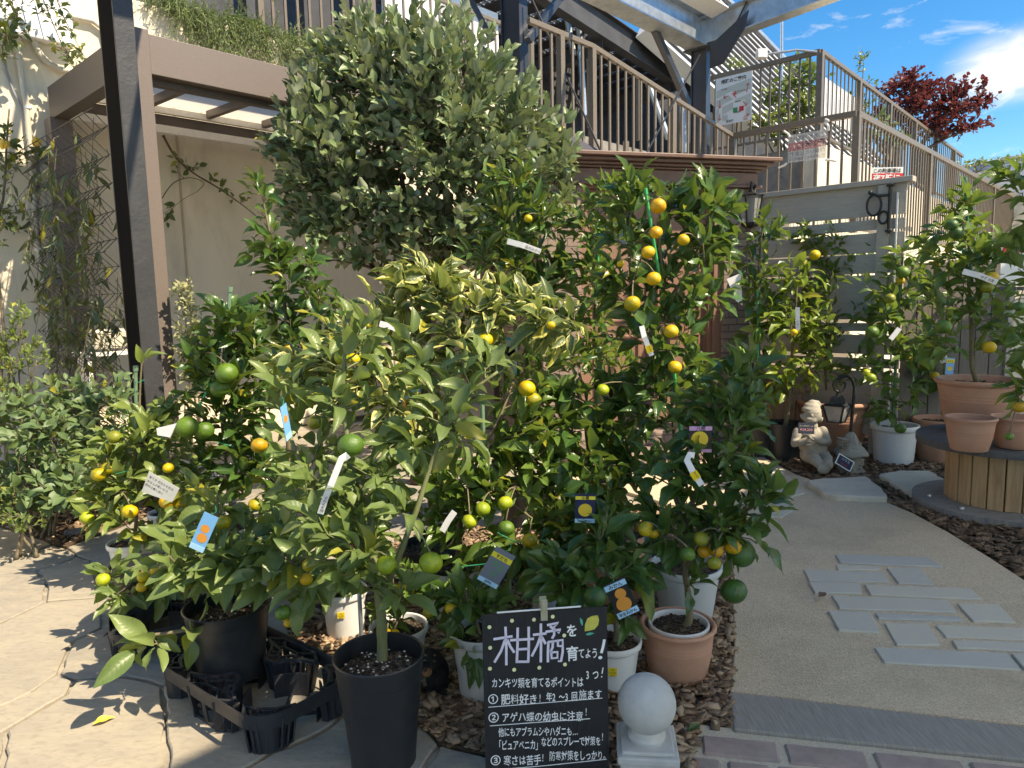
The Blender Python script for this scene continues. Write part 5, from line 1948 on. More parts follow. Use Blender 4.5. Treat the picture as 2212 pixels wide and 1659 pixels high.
t, b = potted('pale green citrus in the small white pot at the back left', GL_, 362, 1135, 4.15, .105, .19, m_pot_white, 'plain')
grow(t, stems(b, [(380, 1110, 4.1), (420, 1070, 4.0)], r=(.009, .004)), [(430, 1080, 60, 45, 3.95, 9), (390, 1000, 50, 60, 4.0, 9)], .09, 'olive', 'citrus', more=1.8, seed=28, per=6)

t, b = potted('tall narrow citrus with dark glossy leaves in front of the pergola', GB, 625, 1060, 4.5, .16, .28, m_pot_black, 'nursery')
grow(t, stems(b, [(622, 900, 4.5), (625, 750, 4.5), (605, 600, 4.5), (580, 490, 4.5), (562, 400, 4.5)], [(622, 850, 4.5), (680, 720, 4.5), (690, 640, 4.5)], r=(.017, .004)),
     [(560, 430, 22, 40, 4.5, 5), (580, 530, 45, 60, 4.5, 11), (640, 590, 65, 70, 4.45, 15), (590, 680, 50, 60, 4.45, 11), (690, 680, 70, 80, 4.45, 15), (650, 770, 70, 60, 4.4, 12), (600, 800, 40, 50, 4.4, 6)],
     .125, 'dark', 'citrus', more=2.0, seed=29, per=7, shoot=.2, lift=.2, fruits=[(615, 709, 4.25, 11, 'dg'), (622, 752, 4.25, 9, 'o'), (697, 760, 4.2, 10, 'g')])

t, b = potted('variegated citrus with yellow-edged leaves in the middle of the crowd', GF, 930, 1150, 3.25, .15, .27, m_pot_black, 'nursery')
grow(t, stems(b, [(928, 1020, 3.2), (920, 880, 3.15), (925, 760, 3.1), (930, 640, 3.1), (940, 580, 3.1)], [(922, 900, 3.15), (820, 800, 3.05), (740, 740, 3.0)], [(926, 780, 3.1), (1030, 700, 3.05), (1160, 670, 3.0), (1230, 690, 2.95)], r=(.015, .005)),
     [(850, 640, 70, 60, 3.05, 9), (930, 610, 60, 55, 3.1, 9), (1000, 650, 90, 60, 3.05, 13), (1110, 680, 90, 50, 3.0, 11), (1200, 690, 50, 50, 2.95, 6), (780, 730, 80, 60, 3.0, 10), (710, 810, 85, 60, 2.95, 12), (840, 810, 90, 80, 2.95, 13), (960, 740, 80, 80, 3.0, 11), (640, 790, 50, 50, 3.05, 6), (880, 920, 90, 70, 3.05, 10), (1060, 780, 60, 50, 3.1, 6)],
     .125, 'varieg', 'citrus', more=2.1, seed=30, per=7, shoot=.17, bark=m_gbark,
     fruits=[(738, 772, 2.8, 17, 'yg'), (764, 776, 2.85, 14, 'y'), (1048, 735, 2.85, 17, 'y'), (770, 868, 2.8, 16, 'gy'), (1190, 703, 2.8, 10, 'y'), (682, 912, 2.75, 18, 'gy'), (795, 702, 2.9, 9, 'y')])

t, b = potted('upright citrus with long narrow leaves against the big silvery shrub', GB, 1125, 1040, 4.3, .16, .28, m_pot_black, 'nursery')
grow(t, stems(b, [(1120, 900, 4.3), (1112, 700, 4.3), (1108, 560, 4.3), (1104, 440, 4.3), (1110, 390, 4.3)], r=(.016, .004)),
     [(1110, 405, 50, 45, 4.3, 9), (1085, 475, 75, 40, 4.3, 11), (1160, 490, 60, 50, 4.3, 9), (1080, 555, 80, 50, 4.25, 12), (1175, 590, 70, 60, 4.25, 10), (1110, 660, 80, 60, 4.2, 11), (1200, 680, 60, 60, 4.2, 8), (1180, 780, 80, 60, 4.1, 9)],
     .135, 'dark', 'narrow', more=2.0, seed=31, per=9, shoot=.18, lift=.35, droop=.15, fruits=[(1141, 472, 4.05, 9, 'y')])

t, b = potted('tall citrus hung with orange fruits in the pale grey pot by the path', GB, 1482, 1256, 3.0, .156, .245, m_pot_grey, 'plain')
grow(t, stems(b, [(1472, 1150, 3.0), (1462, 1000, 3.0), (1452, 850, 3.05), (1435, 650, 3.1), (1425, 520, 3.1), (1430, 420, 3.1)], [(1450, 840, 3.05), (1390, 720, 3.05), (1360, 560, 3.1), (1365, 430, 3.1)], [(1438, 660, 3.1), (1500, 560, 3.1), (1540, 450, 3.1)], r=(.017, .005)),
     [(1480, 430, 70, 40, 3.1, 10), (1550, 450, 45, 35, 3.1, 6), (1370, 420, 45, 45, 3.1, 6), (1340, 480, 45, 50, 3.15, 6), (1450, 540, 100, 65, 3.1, 17), (1540, 540, 40, 50, 3.1, 6), (1370, 620, 80, 60, 3.1, 12), (1480, 650, 70, 70, 3.05, 12), (1400, 740, 90, 70, 3.05, 13), (1490, 780, 60, 60, 3.05, 9), (1400, 860, 80, 60, 3.0, 11)],
     .112, 'dark', 'citrus', more=2.1, seed=32, per=8, shoot=.18, lift=.2,
     fruits=[(1422, 445, 2.85, 17, 'o'), (1417, 502, 2.85, 14, 'o'), (1476, 518, 2.88, 13, 'o'), (1400, 545, 2.85, 15, 'o'), (1412, 602, 2.85, 16, 'o'), (1366, 656, 2.85, 18, 'gy'), (1450, 716, 2.82, 16, 'o'), (1458, 793, 2.82, 15, 'o'), (1302, 842, 2.85, 14, 'yg'), (1340, 570, 2.95, 8, 'y')])
m_stb = M('bright green stake', (.03, .36, .10), (.025, .30, .08), 20, .4, .25, 200, .002)
stake(t, P(1428, 620, 3.02), P(1394, 410, 3.02), .007, m_stb)
stake(t, P(1474, 960, 2.95), P(1455, 795, 2.95), .008, m_stb)

t, b = potted('slim citrus in front of the shed door, paler leaves and a green stake', GB, 1290, 1030, 4.25, .15, .27, m_pot_black, 'nursery')
grow(t, stems(b, [(1288, 850, 4.25), (1285, 680, 4.25), (1290, 540, 4.25), (1295, 400, 4.25)], r=(.014, .004)),
     [(1290, 420, 35, 45, 4.25, 7), (1300, 510, 55, 50, 4.25, 11), (1250, 590, 60, 55, 4.2, 11), (1310, 650, 60, 60, 4.2, 11), (1250, 720, 60, 60, 4.2, 10), (1310, 780, 60, 50, 4.15, 9), (1240, 480, 30, 40, 4.25, 4)],
     .10, 'mid', 'citrus', more=2.0, seed=33, per=8, shoot=.17, lift=.3)
stake(t, P(1290, 640, 4.2), P(1293, 480, 4.2), .008, m_stb)

# right front: tree in a white pot standing inside a terracotta planter
cpl = P(1464, 1388, 2.52)
pl_t = thing('terracotta_planter', 'terracotta planter with a white pot inside, right of the stone ball', 'planter', V((cpl.x, 2.52, 0)), 'terracotta planters')
pot(pl_t, V((cpl.x, 2.52, 0)), .139, .205, m_terra, 'terra', None, .76)
t, b = potted('dark glossy citrus with green fruits in the white pot inside the front terracotta planter', GF, 1466, 1388, 2.52, .112, .195, m_pot_white, 'plain', z0=.012, soil=.10, taper=.72)
grow(t, stems(b, [(1488, 1340, 2.5), (1486, 1280, 2.5), (1478, 1210, 2.5), (1488, 1110, 2.5), (1530, 1010, 2.52), (1555, 900, 2.55)], [(1480, 1220, 2.5), (1560, 1150, 2.46), (1640, 1080, 2.42)], [(1484, 1150, 2.5), (1450, 1050, 2.52), (1430, 980, 2.55)], r=(.016, .005)),
     [(1475, 1130, 95, 50, 2.48, 12), (1570, 1110, 80, 70, 2.42, 12), (1640, 1060, 40, 55, 2.38, 6), (1560, 980, 80, 70, 2.48, 12), (1570, 880, 65, 65, 2.55, 11), (1470, 1010, 70, 60, 2.5, 10), (1590, 800, 45, 50, 2.6, 7), (1600, 1170, 40, 35, 2.42, 4), (1510, 900, 50, 60, 2.6, 6), (1500, 1245, 20, 20, 2.45, 2)],
     .112, 'dark', 'citrus', more=1.9, seed=34, per=7, shoot=.16,
     fruits=[(1485, 1197, 2.3, 18, 'g'), (1515, 1164, 2.32, 17, 'gy'), (1546, 1188, 2.36, 17, 'o'), (1543, 1216, 2.3, 16, 'gy'), (1521, 1192, 2.38, 15, 'o'), (1583, 1180, 2.38, 20, 'o'), (1600, 1194, 2.4, 33, 'dg'), (1585, 1277, 2.34, 30, 'dg'), (1395, 1143, 2.36, 18, 'gy'), (1411, 1152, 2.42, 12, 'o')])

t, b = potted('citrus with clustered lime green fruits in the grey pot behind the chalkboard', GF, 980, 1246, 3.05, .125, .235, m_pot_grey, 'plain')
grow(t, stems(b, [(990, 1190, 3.0), (1000, 1100, 2.95), (1030, 1000, 2.9), (1080, 900, 2.95), (1110, 820, 3.0)], [(1000, 1110, 2.95), (1080, 1080, 2.85), (1150, 1120, 2.75)], r=(.013, .004)),
     [(1000, 1050, 70, 50, 2.85, 11), (1080, 1060, 70, 50, 2.82, 10), (1110, 960, 80, 60, 2.88, 14), (960, 1120, 60, 50, 2.9, 8), (1150, 880, 70, 70, 2.95, 11), (1100, 1190, 70, 35, 2.75, 7), (1040, 1230, 70, 40, 2.75, 7), (1180, 960, 60, 60, 2.9, 8), (950, 1000, 50, 60, 2.95, 7)],
     .11, 'mid', 'citrus', more=2.1, seed=35, per=7, shoot=.15,
     fruits=[(1015, 1126, 2.62, 17, 'yg'), (1043, 1099, 2.62, 17, 'yg'), (1091, 1087, 2.68, 17, 'yg'), (1093, 1141, 2.64, 19, 'g'), (1145, 1167, 2.6, 18, 'gy'), (1138, 1199, 2.64, 17, 'g'), (1168, 1196, 2.63, 16, 'g'), (1138, 839, 2.78, 19, 'y'), (1152, 864, 2.84, 18, 'gy'), (1070, 1289, 2.62, 14, 'g')])
stake(t, P(1046, 1010, 2.85), P(1041, 855, 2.85), .009, m_stakeg)
ties(t, [[(985, 1225, 2.66), (1050, 1218, 2.64)], [(1075, 1150, 2.62), (1110, 1170, 2.6), (1130, 1172, 2.6)]])

t, b = potted('round-leaved dark citrus in the big terracotta pot right behind the chalkboard', GF, 1328, 1172, 3.2, .165, .335, m_terra, 'terra', taper=.7)
grow(t, stems(b, [(1310, 1110, 3.15), (1280, 1020, 3.1), (1265, 920, 3.1), (1270, 830, 3.1)], [(1290, 1050, 3.1), (1220, 1080, 2.95), (1190, 1130, 2.85)], r=(.014, .005)),
     [(1225, 1050, 75, 60, 2.88, 13), (1280, 960, 85, 70, 3.0, 15), (1200, 1130, 60, 45, 2.8, 8), (1320, 1060, 50, 60, 3.0, 8), (1260, 1170, 70, 40, 2.78, 8), (1230, 870, 70, 60, 3.05, 10), (1320, 850, 60, 60, 3.1, 9), (1370, 960, 50, 60, 3.05, 8)],
     .098, 'dark', 'round', more=2.1, seed=36, per=7, shoot=.15, fruits=[(1352, 1104, 2.9, 12, 'g')])

t, b = potted('early citrus with a dark green fruit in the white pot between chalkboard and stone ball', GF, 1322, 1414, 2.45, .108, .185, m_pot_white, 'plain')
grow(t, stems(b, [(1332, 1370, 2.44), (1324, 1310, 2.42), (1312, 1240, 2.4), (1300, 1180, 2.4)], r=(.013, .005)),
     [(1260, 1250, 80, 40, 2.36, 9), (1350, 1220, 55, 50, 2.38, 8), (1190, 1250, 60, 40, 2.36, 7), (1360, 1335, 30, 20, 2.3, 2), (1310, 1150, 50, 50, 2.42, 7)], .12, 'dark', 'citrus', more=1.6, seed=37, per=6, shoot=.15, droop=.45,
     fruits=[(1286, 1289, 2.2, 27, 'dg'), (1217, 1296, 2.3, 16, 'dg')])
sticker(t, V((t.location.x, t.location.y, 0)), .094, -.12, .105, .03, .03, ('3号', '¥3,500', '税込'))

t, b = potted('low dark citrus with orange fruits in the pale pot hidden left of the chalkboard', GF, 1040, 1397, 2.42, .112, .245, m_pot_grey, 'plain')
grow(t, stems(b, [(1030, 1350, 2.42), (1010, 1300, 2.44), (1000, 1250, 2.5)], r=(.010, .004)), [(960, 1295, 60, 30, 2.46, 6), (1020, 1290, 50, 30, 2.42, 5), (1010, 1390, 25, 25, 2.36, 4), (1060, 1310, 40, 20, 2.4, 3)], .11, 'dark', 'citrus', more=1.6, seed=38, per=6, droop=.5,
     fruits=[(928, 1321, 2.4, 16, 'gy'), (976, 1313, 2.4, 17, 'o')])
t, b = potted('dark citrus in the pale pot just above the chalkboard edge', GF, 1190, 1277, 2.9, .092, .2, m_pot_grey, 'plain')
grow(t, stems(b, [(1190, 1230, 2.9), (1185, 1180, 2.88)], r=(.009, .004)), [(1170, 1230, 60, 25, 2.8, 6), (1215, 1220, 50, 30, 2.8, 6)], .10, 'dark', 'citrus', more=1.8, seed=39, per=6)
t, b = potted('citrus in the bright orange pot deep inside the crowd', GF, 1186, 1226, 3.35, .085, .16, m_terra_o, 'plain')
grow(t, stems(b, [(1186, 1160, 3.35), (1190, 1060, 3.3)], r=(.009, .004)), [(1190, 1100, 60, 60, 3.25, 9)], .10, 'mid', 'citrus', more=2.0, seed=40, per=6)

# ---------------------------------------------------------------- trees along the fence
def hand_fruit(root, u, v, Y, L):
    """a fingered citron: ridged body that ends in curved fingers"""
    c = P(u, v, Y)
    mb = MB()
    mb.ball(c + Z * L * .2, L * .26, 10, 14, (1, 1, 1.1))
    for k in range(8):
        a = k * 2.4
        d_ = V((math.cos(a), math.sin(a), 0))
        r_ = L * (.08 + .09 * (k % 3))
        pts = [c + Z * L * .3 + d_ * r_, c + d_ * (r_ + L * .12), c - Z * L * .35 + d_ * (r_ + L * .14), c - Z * L * (.55 + .1 * (k % 2)) + d_ * r_ * .7]
        mb.tube(pts, [L * .08, L * .1, L * .075, L * .015], 7)
    mb.build('fruit', FM['yg' if v > 850 else 'g'], root, smooth='all')


t, b = potted('fingered citron in the black pot next to the shed pier', GR, 1640, 906, 6.1, .19, .30, m_pot_black, 'nursery')
grow(t, stems(b, [(1640, 830, 6.1), (1638, 700, 6.1), (1640, 560, 6.1), (1650, 480, 6.1)], r=(.020, .006)), [(1655, 490, 28, 35, 6.1, 6), (1635, 590, 42, 60, 6.1, 15), (1650, 690, 42, 50, 6.1, 12), (1630, 790, 35, 50, 6.1, 9), (1620, 860, 30, 25, 6.0, 5)], .15, 'dark', 'citrus_far', more=1.8, seed=41, per=7, shoot=.24)
hand_fruit(t, 1636, 722, 5.85, .13)
hand_fruit(t, 1627, 862, 5.85, .13)
hand_fruit(t, 1594, 763, 5.85, .13)
stake(t, P(1638, 800, 6.0), P(1637, 627, 6.0), .009, flat('mint tie', (.05, .42, .25), .4))
t, b = potted('yellow-green citrus in the black pot left of the stone gnome', GR, 1695, 902, 5.95, .148, .32, m_pot_black, 'nursery', soil=.16)
grow(t, stems(b, [(1707, 860, 5.95), (1710, 780, 5.95), (1718, 680, 5.95), (1722, 600, 5.95)], r=(.020, .006)), [(1722, 610, 45, 40, 5.9, 10), (1700, 690, 60, 45, 5.9, 14), (1750, 700, 45, 50, 5.9, 10), (1735, 790, 60, 45, 5.85, 11), (1680, 830, 40, 35, 5.85, 7)], .155, 'lime', 'citrus_far', more=1.5, seed=42, per=6, shoot=.24, droop=.4,
     fruits=[(1715, 718, 5.65, 8, 'y')])
t, b = potted('bushy small-leaved citrus in the wide terracotta pot behind the lantern', GR, 1802, 864, 6.3, .325, .45, m_terra, 'terra', soil=.16, taper=.68)
grow(t, stems(b, [(1786, 840, 6.3), (1786, 740, 6.3), (1792, 620, 6.3), (1798, 520, 6.3)], [(1786, 760, 6.3), (1840, 690, 6.3), (1880, 600, 6.3)], r=(.026, .006)), [(1765, 500, 38, 35, 6.35, 11), (1800, 560, 70, 45, 6.3, 20), (1770, 640, 70, 50, 6.25, 18), (1850, 590, 50, 60, 6.3, 14), (1830, 690, 50, 50, 6.25, 11), (1845, 790, 40, 35, 6.2, 7), (1780, 740, 60, 40, 6.2, 10)], .105, 'mid', 'citrus_far', more=1.8, seed=43, per=9, shoot=.22, fruits=[(1760, 551, 6.05, 12, 'y')])
t, b = potted('slender staked citrus with green fruits in the white pot beside the stepping stones', GR, 1932, 938, 5.72, .182, .325, m_pot_white, 'plain', soil=.15, taper=.8)
grow(t, stems(b, [(1930, 880, 5.72), (1936, 780, 5.72), (1944, 660, 5.72), (1950, 540, 5.72)], r=(.016, .005)), [(1950, 555, 40, 35, 5.7, 8), (1925, 640, 65, 45, 5.68, 13), (1985, 640, 40, 50, 5.7, 8), (1895, 700, 45, 35, 5.65, 8), (1890, 790, 35, 30, 5.65, 6), (1955, 750, 40, 50, 5.65, 9), (1965, 860, 25, 35, 5.6, 4), (1905, 880, 30, 25, 5.65, 4)], .145, 'mid', 'citrus_far', more=1.5, seed=44, per=7, shoot=.24,
     fruits=[(1950, 588, 5.45, 14, 'g'), (1945, 606, 5.5, 9, 'gy'), (1884, 717, 5.42, 14, 'g'), (1881, 816, 5.42, 11, 'yg'), (1872, 805, 5.46, 9, 'yg'), (1945, 926, 5.4, 12, 'g'), (1922, 645, 5.45, 12, 'gy')])
stake(t, P(1926, 935, 5.7), P(1945, 600, 5.7), .010)
SPC = P(2172, 950, 4.46)
SPZ = .465
t, b = potted('large-crowned citrus in the big terracotta pot standing on the cable reel', GR, 2118, 816, 4.68, .265, .355, m_terra, 'terra', z0=SPZ, soil=.14, taper=.68)
grow(t, stems(b + Z * 0, [(2100, 790, 4.68), (2098, 700, 4.68), (2090, 580, 4.68), (2078, 470, 4.68)], [(2096, 660, 4.68), (2140, 580, 4.68), (2160, 520, 4.68)], r=(.018, .005)), [(2072, 440, 38, 35, 4.65, 8), (2050, 520, 60, 45, 4.6, 13), (2130, 540, 60, 60, 4.65, 15), (2060, 620, 65, 50, 4.55, 13), (2140, 660, 55, 60, 4.6, 12), (2030, 720, 50, 50, 4.55, 9), (2160, 740, 35, 40, 4.65, 6), (2090, 570, 60, 50, 4.6, 9)], .125, 'mid', 'citrus_far', more=1.7, seed=45, per=7, shoot=.22,
     fruits=[(2057, 486, 4.4, 13, 'dg'), (2066, 503, 4.4, 15, 'dg'), (2038, 706, 4.3, 17, 'g'), (2142, 600, 4.4, 14, 'o'), (2132, 621, 4.42, 13, 'gy'), (2137, 750, 4.45, 14, 'o'), (2154, 562, 4.5, 10, 'g')])
stake(t, P(2100, 620, 4.62), P(2083, 385, 4.62), .010)
t, b = potted('drooping dark citrus in the black pot behind the terracotta planters', GR, 2010, 880, 6.15, .22, .30, m_pot_black, 'nursery')
grow(t, stems(b, [(2015, 850, 6.15), (2005, 780, 6.1), (1995, 700, 6.1)], r=(.018, .005)), [(1990, 740, 40, 45, 6.0, 11), (2010, 800, 40, 35, 5.95, 9), (2000, 660, 40, 40, 6.05, 8)], .15, 'dark', 'citrus_far', more=1.6, seed=46, per=7, shoot=.22, droop=.7, lift=-.1, fruits=[(2002, 788, 5.75, 17, 'g'), (2020, 812, 5.8, 10, 'gy')])
q = V((3.12, 3.62, 0))
t = thing('potted_citrus_tree', 'citrus reaching in from the right edge with green fruits', 'citrus tree', q, GR)
pot(t, q, .2, .32, m_terra, 'terra', .12, .7)
grow(t, [([q + Z * .27, q + V((-.05, 0, .8)), q + V((-.12, 0, 1.5)), q + V((-.2, .05, 1.95))], .018, .006)], [(2195, 390, 30, 45, 3.7, 8), (2215, 560, 35, 60, 3.65, 8), (2225, 720, 35, 60, 3.6, 8), (2200, 835, 22, 35, 3.6, 5), (2270, 450, 50, 80, 3.6, 10), (2180, 1195, 8, 8, 3.6, 0)], .125, 'mid', 'citrus', more=1.5, seed=47, per=6, shoot=.2,
     fruits=[(2203, 880, 3.5, 13, 'go'), (2200, 662, 3.5, 11, 'dg'), (2180, 943, 3.5, 9, 'g')])

# ---------------------------------------------------------------- the big silvery shrub
q = P(905, 1000, 5.45)
q.z = 0
t = thing('silvery_shrub', 'big dense silvery-leaved shrub rising in the centre before the pergola', 'shrub', q)
tk = [([q, P(905, 850, 5.45), P(898, 700, 5.45), P(905, 560, 5.45), P(870, 400, 5.45), P(850, 220, 5.45)], .06, .010),
      ([q + V((.05, 0, 0)), P(940, 850, 5.4), P(930, 700, 5.4), P(965, 560, 5.35), P(1030, 470, 5.35), P(1080, 330, 5.35)], .055, .010),
      ([P(900, 700, 5.45), P(800, 560, 5.4), P(720, 440, 5.35), P(680, 330, 5.4)], .03, .008),
      ([P(930, 690, 5.4), P(1050, 600, 5.6), P(1140, 480, 5.6), P(1180, 400, 5.6)], .03, .008),
      ([P(905, 560, 5.45), P(940, 400, 5.2), P(960, 250, 5.2)], .025, .008)]
grow(t, tk, [(850, 190, 190, 110, 5.4, 150, .7), (980, 220, 150, 130, 5.4, 120, .7), (740, 310, 140, 140, 5.4, 130, .7), (1080, 340, 150, 150, 5.4, 150, .7), (890, 370, 220, 130, 5.2, 170, .6), (1030, 470, 180, 90, 5.3, 80, .6), (690, 430, 90, 100, 5.4, 60, .5), (830, 520, 170, 60, 5.3, 75, .5), (960, 520, 130, 50, 5.2, 50, .5)] + [(uu, vv_ - 18, 10, 30, 5.4 + dd_, 3) for uu, vv_, dd_ in ((640, 190, .1), (690, 130, -.2), (740, 95, .2), (790, 70, 0), (850, 50, .3), (900, 45, -.1), (1000, 60, .1), (1050, 100, 0), (1100, 150, .2), (1150, 200, 0), (1190, 250, .1), (600, 260, 0), (575, 330, .1))] + [(1225, 380, 16, 40, 5.4, 6), (1190, 330, 40, 60, 5.4, 25), (600, 320, 25, 40, 5.4, 8), (960, 60, 40, 50, 5.4, 10), (800, 70, 90, 40, 5.4, 18), (690, 150, 50, 60, 5.4, 20)],
     .106, 'feijoa', 'oval', seed=50, more=1.15, per=9, shoot=.27, bark=m_wood, lift=.25, droop=.15, shell=.62, jitter=.5, branch_r=.012, tube_seg=4,
     fruits=[(884, 371, 4.75, 8, 'b'), (902, 417, 4.8, 7, 'b'), (1030, 437, 4.75, 9, 'b'), (1150, 350, 4.9, 7, 'b'), (1043, 468, 4.75, 7, 'b'), (775, 330, 4.85, 7, 'b')], crown='crown')
# ---------------------------------------------------------------- rosemary trailing over the wall
t = thing('trailing_rosemary', 'rosemary trailing in long strands over the top of the cream wall', 'rosemary', W(S(PN(500, 60, NDW)), NDW, ZW))
rr = np.random.default_rng(61)
B, A, N, LL = [], [], [], []
mb = MB()
sA, sB = S(PN(330, 10, NDW)), S(PN(725, 120, NDW))
for i in range(330):
    f = rr.random()
    s_ = sA + (sB - sA) * f
    drop = rr.uniform(.05, .42) + max(0, .7 * math.exp(-((f - .32) / .10) ** 2)) * rr.random() + max(0, 1.15 * math.exp(-((f - .82) / .16) ** 2)) * rr.random()
    if f < .12:
        drop *= .35
    nd0 = NDW - rr.uniform(.0, .5)
    p0 = np.array(W(s_, nd0, ZW + rr.uniform(-.02, .05)))
    up_ = rr.uniform(.02, .30)
    p1 = np.array(W(s_ + rr.normal(0, .1), NDW + rr.uniform(.05, .22), ZW + up_))
    p2 = np.array(W(s_ + rr.normal(0, .14), NDW + rr.uniform(.04, .2), ZW - drop))
    path = bez(p0, p1 * 1.0, p2, 9)
    mb.tube(path.tolist(), .0028, 3, cap=False)
    Lp = np.linalg.norm(np.diff(path, axis=0), axis=1).sum()
    k = int(46 * Lp / .6)
    for m in range(k):
        x = rr.uniform(.15, 1) * 8
        j = min(int(x), 7)
        p = path[j] + (path[j + 1] - path[j]) * (x - j)
        tg = unit(path[j + 1] - path[j])
        d = unit(rr.normal(0, 1, 3))
        d = unit(d - tg * (d @ tg))
        B.append(p)
        A.append(unit(d * .8 + tg * .7))
        N.append(unit(np.array([0, 0, 1.0]) + rr.normal(0, .5, 3)))
        LL.append(rr.uniform(.035, .06))
for i in range(160):     # the bushy top
    f = rr.random()
    s_ = sA + .25 + (sB - sA) * f
    p0 = np.array(W(s_, NDW - rr.uniform(.05, .5), ZW - .05))
    p2 = p0 + np.array([rr.normal(0, .14), rr.normal(0, .14), rr.uniform(.12, .42)])
    path = bez(p0, (p0 + p2) / 2 + rr.normal(0, .04, 3), p2, 6)
    mb.tube(path.tolist(), .003, 3, cap=False)
    for m in range(30):
        x = rr.uniform(.1, 1) * 5
        j = min(int(x), 4)
        p = path[j] + (path[j + 1] - path[j]) * (x - j)
        tg = unit(path[j + 1] - path[j])
        d = unit(rr.normal(0, 1, 3))
        B.append(p)
        A.append(unit(d * .8 + tg * .7))
        N.append(unit(np.array([0, 0, 1.0]) + rr.normal(0, .5, 3)))
        LL.append(rr.uniform(.035, .06))
mb.build('stem', m_gbark, t)
leaves_mesh('foliage', B, A, N, LL, TP['needle'], LM['rosemary'], t, rr)


def bush(name, label, cat, base, blobs, L, leaf, tset, seed, stemsn=6, bark=None, group=None, **k):
    t = thing(name, label, cat, base, group)
    rr = random.Random(seed)
    tk = []
    for i in range(stemsn):
        b = blobs[i % len(blobs)]
        e = P(b[0], b[1], b[4])
        m = V(base).lerp(e, .5) + V((rr.uniform(-.06, .06), rr.uniform(-.06, .06), .06))
        tk.append(([V(base) + V((rr.uniform(-.06, .06), rr.uniform(-.06, .06), 0)), m, e], k.get('r0', .010), .003))
    k.pop('r0', None)
    k.setdefault('more', 1.35)
    grow(t, tk, blobs, L, leaf, tset, seed=seed, bark=bark or m_twig, crown='foliage', trunk_name='stem', **k)
    return t


g0 = lambda u, Y: V((P(u, 700, Y).x, Y, 0))
bush('leafy_shrub', 'broad grey-green leafy shrub filling the bed at the left edge', 'shrub', g0(60, 4.3), [(40, 900, 70, 60, 4.3, 40), (110, 950, 80, 70, 4.2, 46), (60, 1040, 90, 60, 4.1, 46), (150, 1050, 70, 50, 4.05, 34), (20, 1100, 70, 25, 4.0, 20), (-30, 1000, 60, 80, 4.3, 24)], .085, 'shrub', 'shrub', 71, 7, per=8, shoot=.22, tube_seg=4)
bush('leafy_shrub', 'reddish-stemmed leafy shrub beside the yellow-fruited citrus', 'shrub', g0(190, 4.6), [(150, 870, 70, 50, 4.6, 30), (210, 910, 70, 60, 4.55, 36), (180, 990, 80, 60, 4.5, 36), (255, 850, 40, 50, 4.6, 14)], .09, 'shrub', 'shrub', 72, 6, per=8, shoot=.22, tube_seg=4)
bush('upright_shrub', 'upright fresh green shrub with tiny leaves at the left edge', 'shrub', g0(25, 4.9), [(40, 690, 16, 40, 4.9, 16), (20, 760, 45, 50, 4.9, 50), (80, 775, 22, 40, 4.85, 20), (10, 850, 60, 50, 4.8, 50), (120, 830, 22, 20, 4.8, 12)], .045, 'shrub2', 'small', 73, 6, per=14, shoot=.22, lift=.45, droop=.05, tube_seg=4)
bush('dwarf_shrub', 'low dark shrub with tiny leaves under the leafy shrubs', 'shrub', g0(10, 3.95), [(-10, 1090, 60, 35, 3.95, 26), (60, 1120, 60, 20, 3.85, 16)], .03, 'shrub2', 'small', 74, 5, per=12, shoot=.14, tube_seg=4)
bush('pale_acacia', 'pale yellow-green shrub between the post and the dark citrus', 'shrub', g0(402, 5.15), [(398, 640, 22, 35, 5.15, 22), (415, 700, 32, 40, 5.15, 30), (395, 770, 25, 50, 5.15, 22), (400, 850, 25, 50, 5.15, 16)], .05, 'acacia', 'small', 75, 4, per=16, shoot=.2, droop=.5, tube_seg=4)
# climbing rose on the wall at the upper left
rb = PN(-20, 700, NDW + .25)
rb.z = 0
t = thing('climbing_rose', 'climbing rose with yellow blooms sprawling over the wall at the upper left', 'rose', rb)
pw_ = lambda u, v, o=.25: PN(u, v, NDW + o)
tk = [([rb, pw_(-10, 560), pw_(8, 420), pw_(15, 300), pw_(20, 235, .2)], .014, .006), ([rb + V((.1, 0, 0)), pw_(-30, 300), pw_(0, 120), pw_(40, 20)], .012, .004),
      ([pw_(70, -60, .3), pw_(110, 40, .35), pw_(140, 110, .35), pw_(160, 150, .3)], .005, .002), ([pw_(100, -60, .3), pw_(135, 30, .35), pw_(170, 100, .4), pw_(190, 135, .35)], .005, .002), ([pw_(-20, 330), pw_(30, 330, .3), pw_(90, 345, .3)], .005, .002)]
YY = lambda u: pw_(u, 100, .3).y
grow(t, tk, [(15, 30, 40, 50, YY(15), 18), (10, 90, 35, 30, YY(10), 8), (100, 10, 40, 25, YY(100), 8), (140, 90, 35, 45, YY(140), 10), (170, 130, 30, 20, YY(170), 6), (15, 290, 35, 30, YY(10), 8), (60, 340, 40, 14, YY(60), 7), (15, 360, 40, 30, YY(10), 8), (15, 470, 22, 50, YY(10), 12)], .075, 'rose', 'shrub', seed=76, more=1.7, per=6, shoot=.25, crown='foliage', trunk_name='stem', bark=m_twig, tube_seg=4)
m_bloom = M('yellow bloom', (.72, .42, .03), (.78, .50, .08), 30, .6, .1)
for u, v in ((78, 306), (8, 312)):
    c = pw_(u, v, .42)
    mb = MB()
    for k in range(9):
        a = k * 2.4
        d_ = (D1 * math.cos(a) + Z * math.sin(a))
        mb.ball(c + d_ * .022 * (.4 + k / 9) + NW * .012 * (1 - k / 9), .019, 6, 8, (1, .5, 1))
    mb.build('bloom', m_bloom, t, smooth='all')
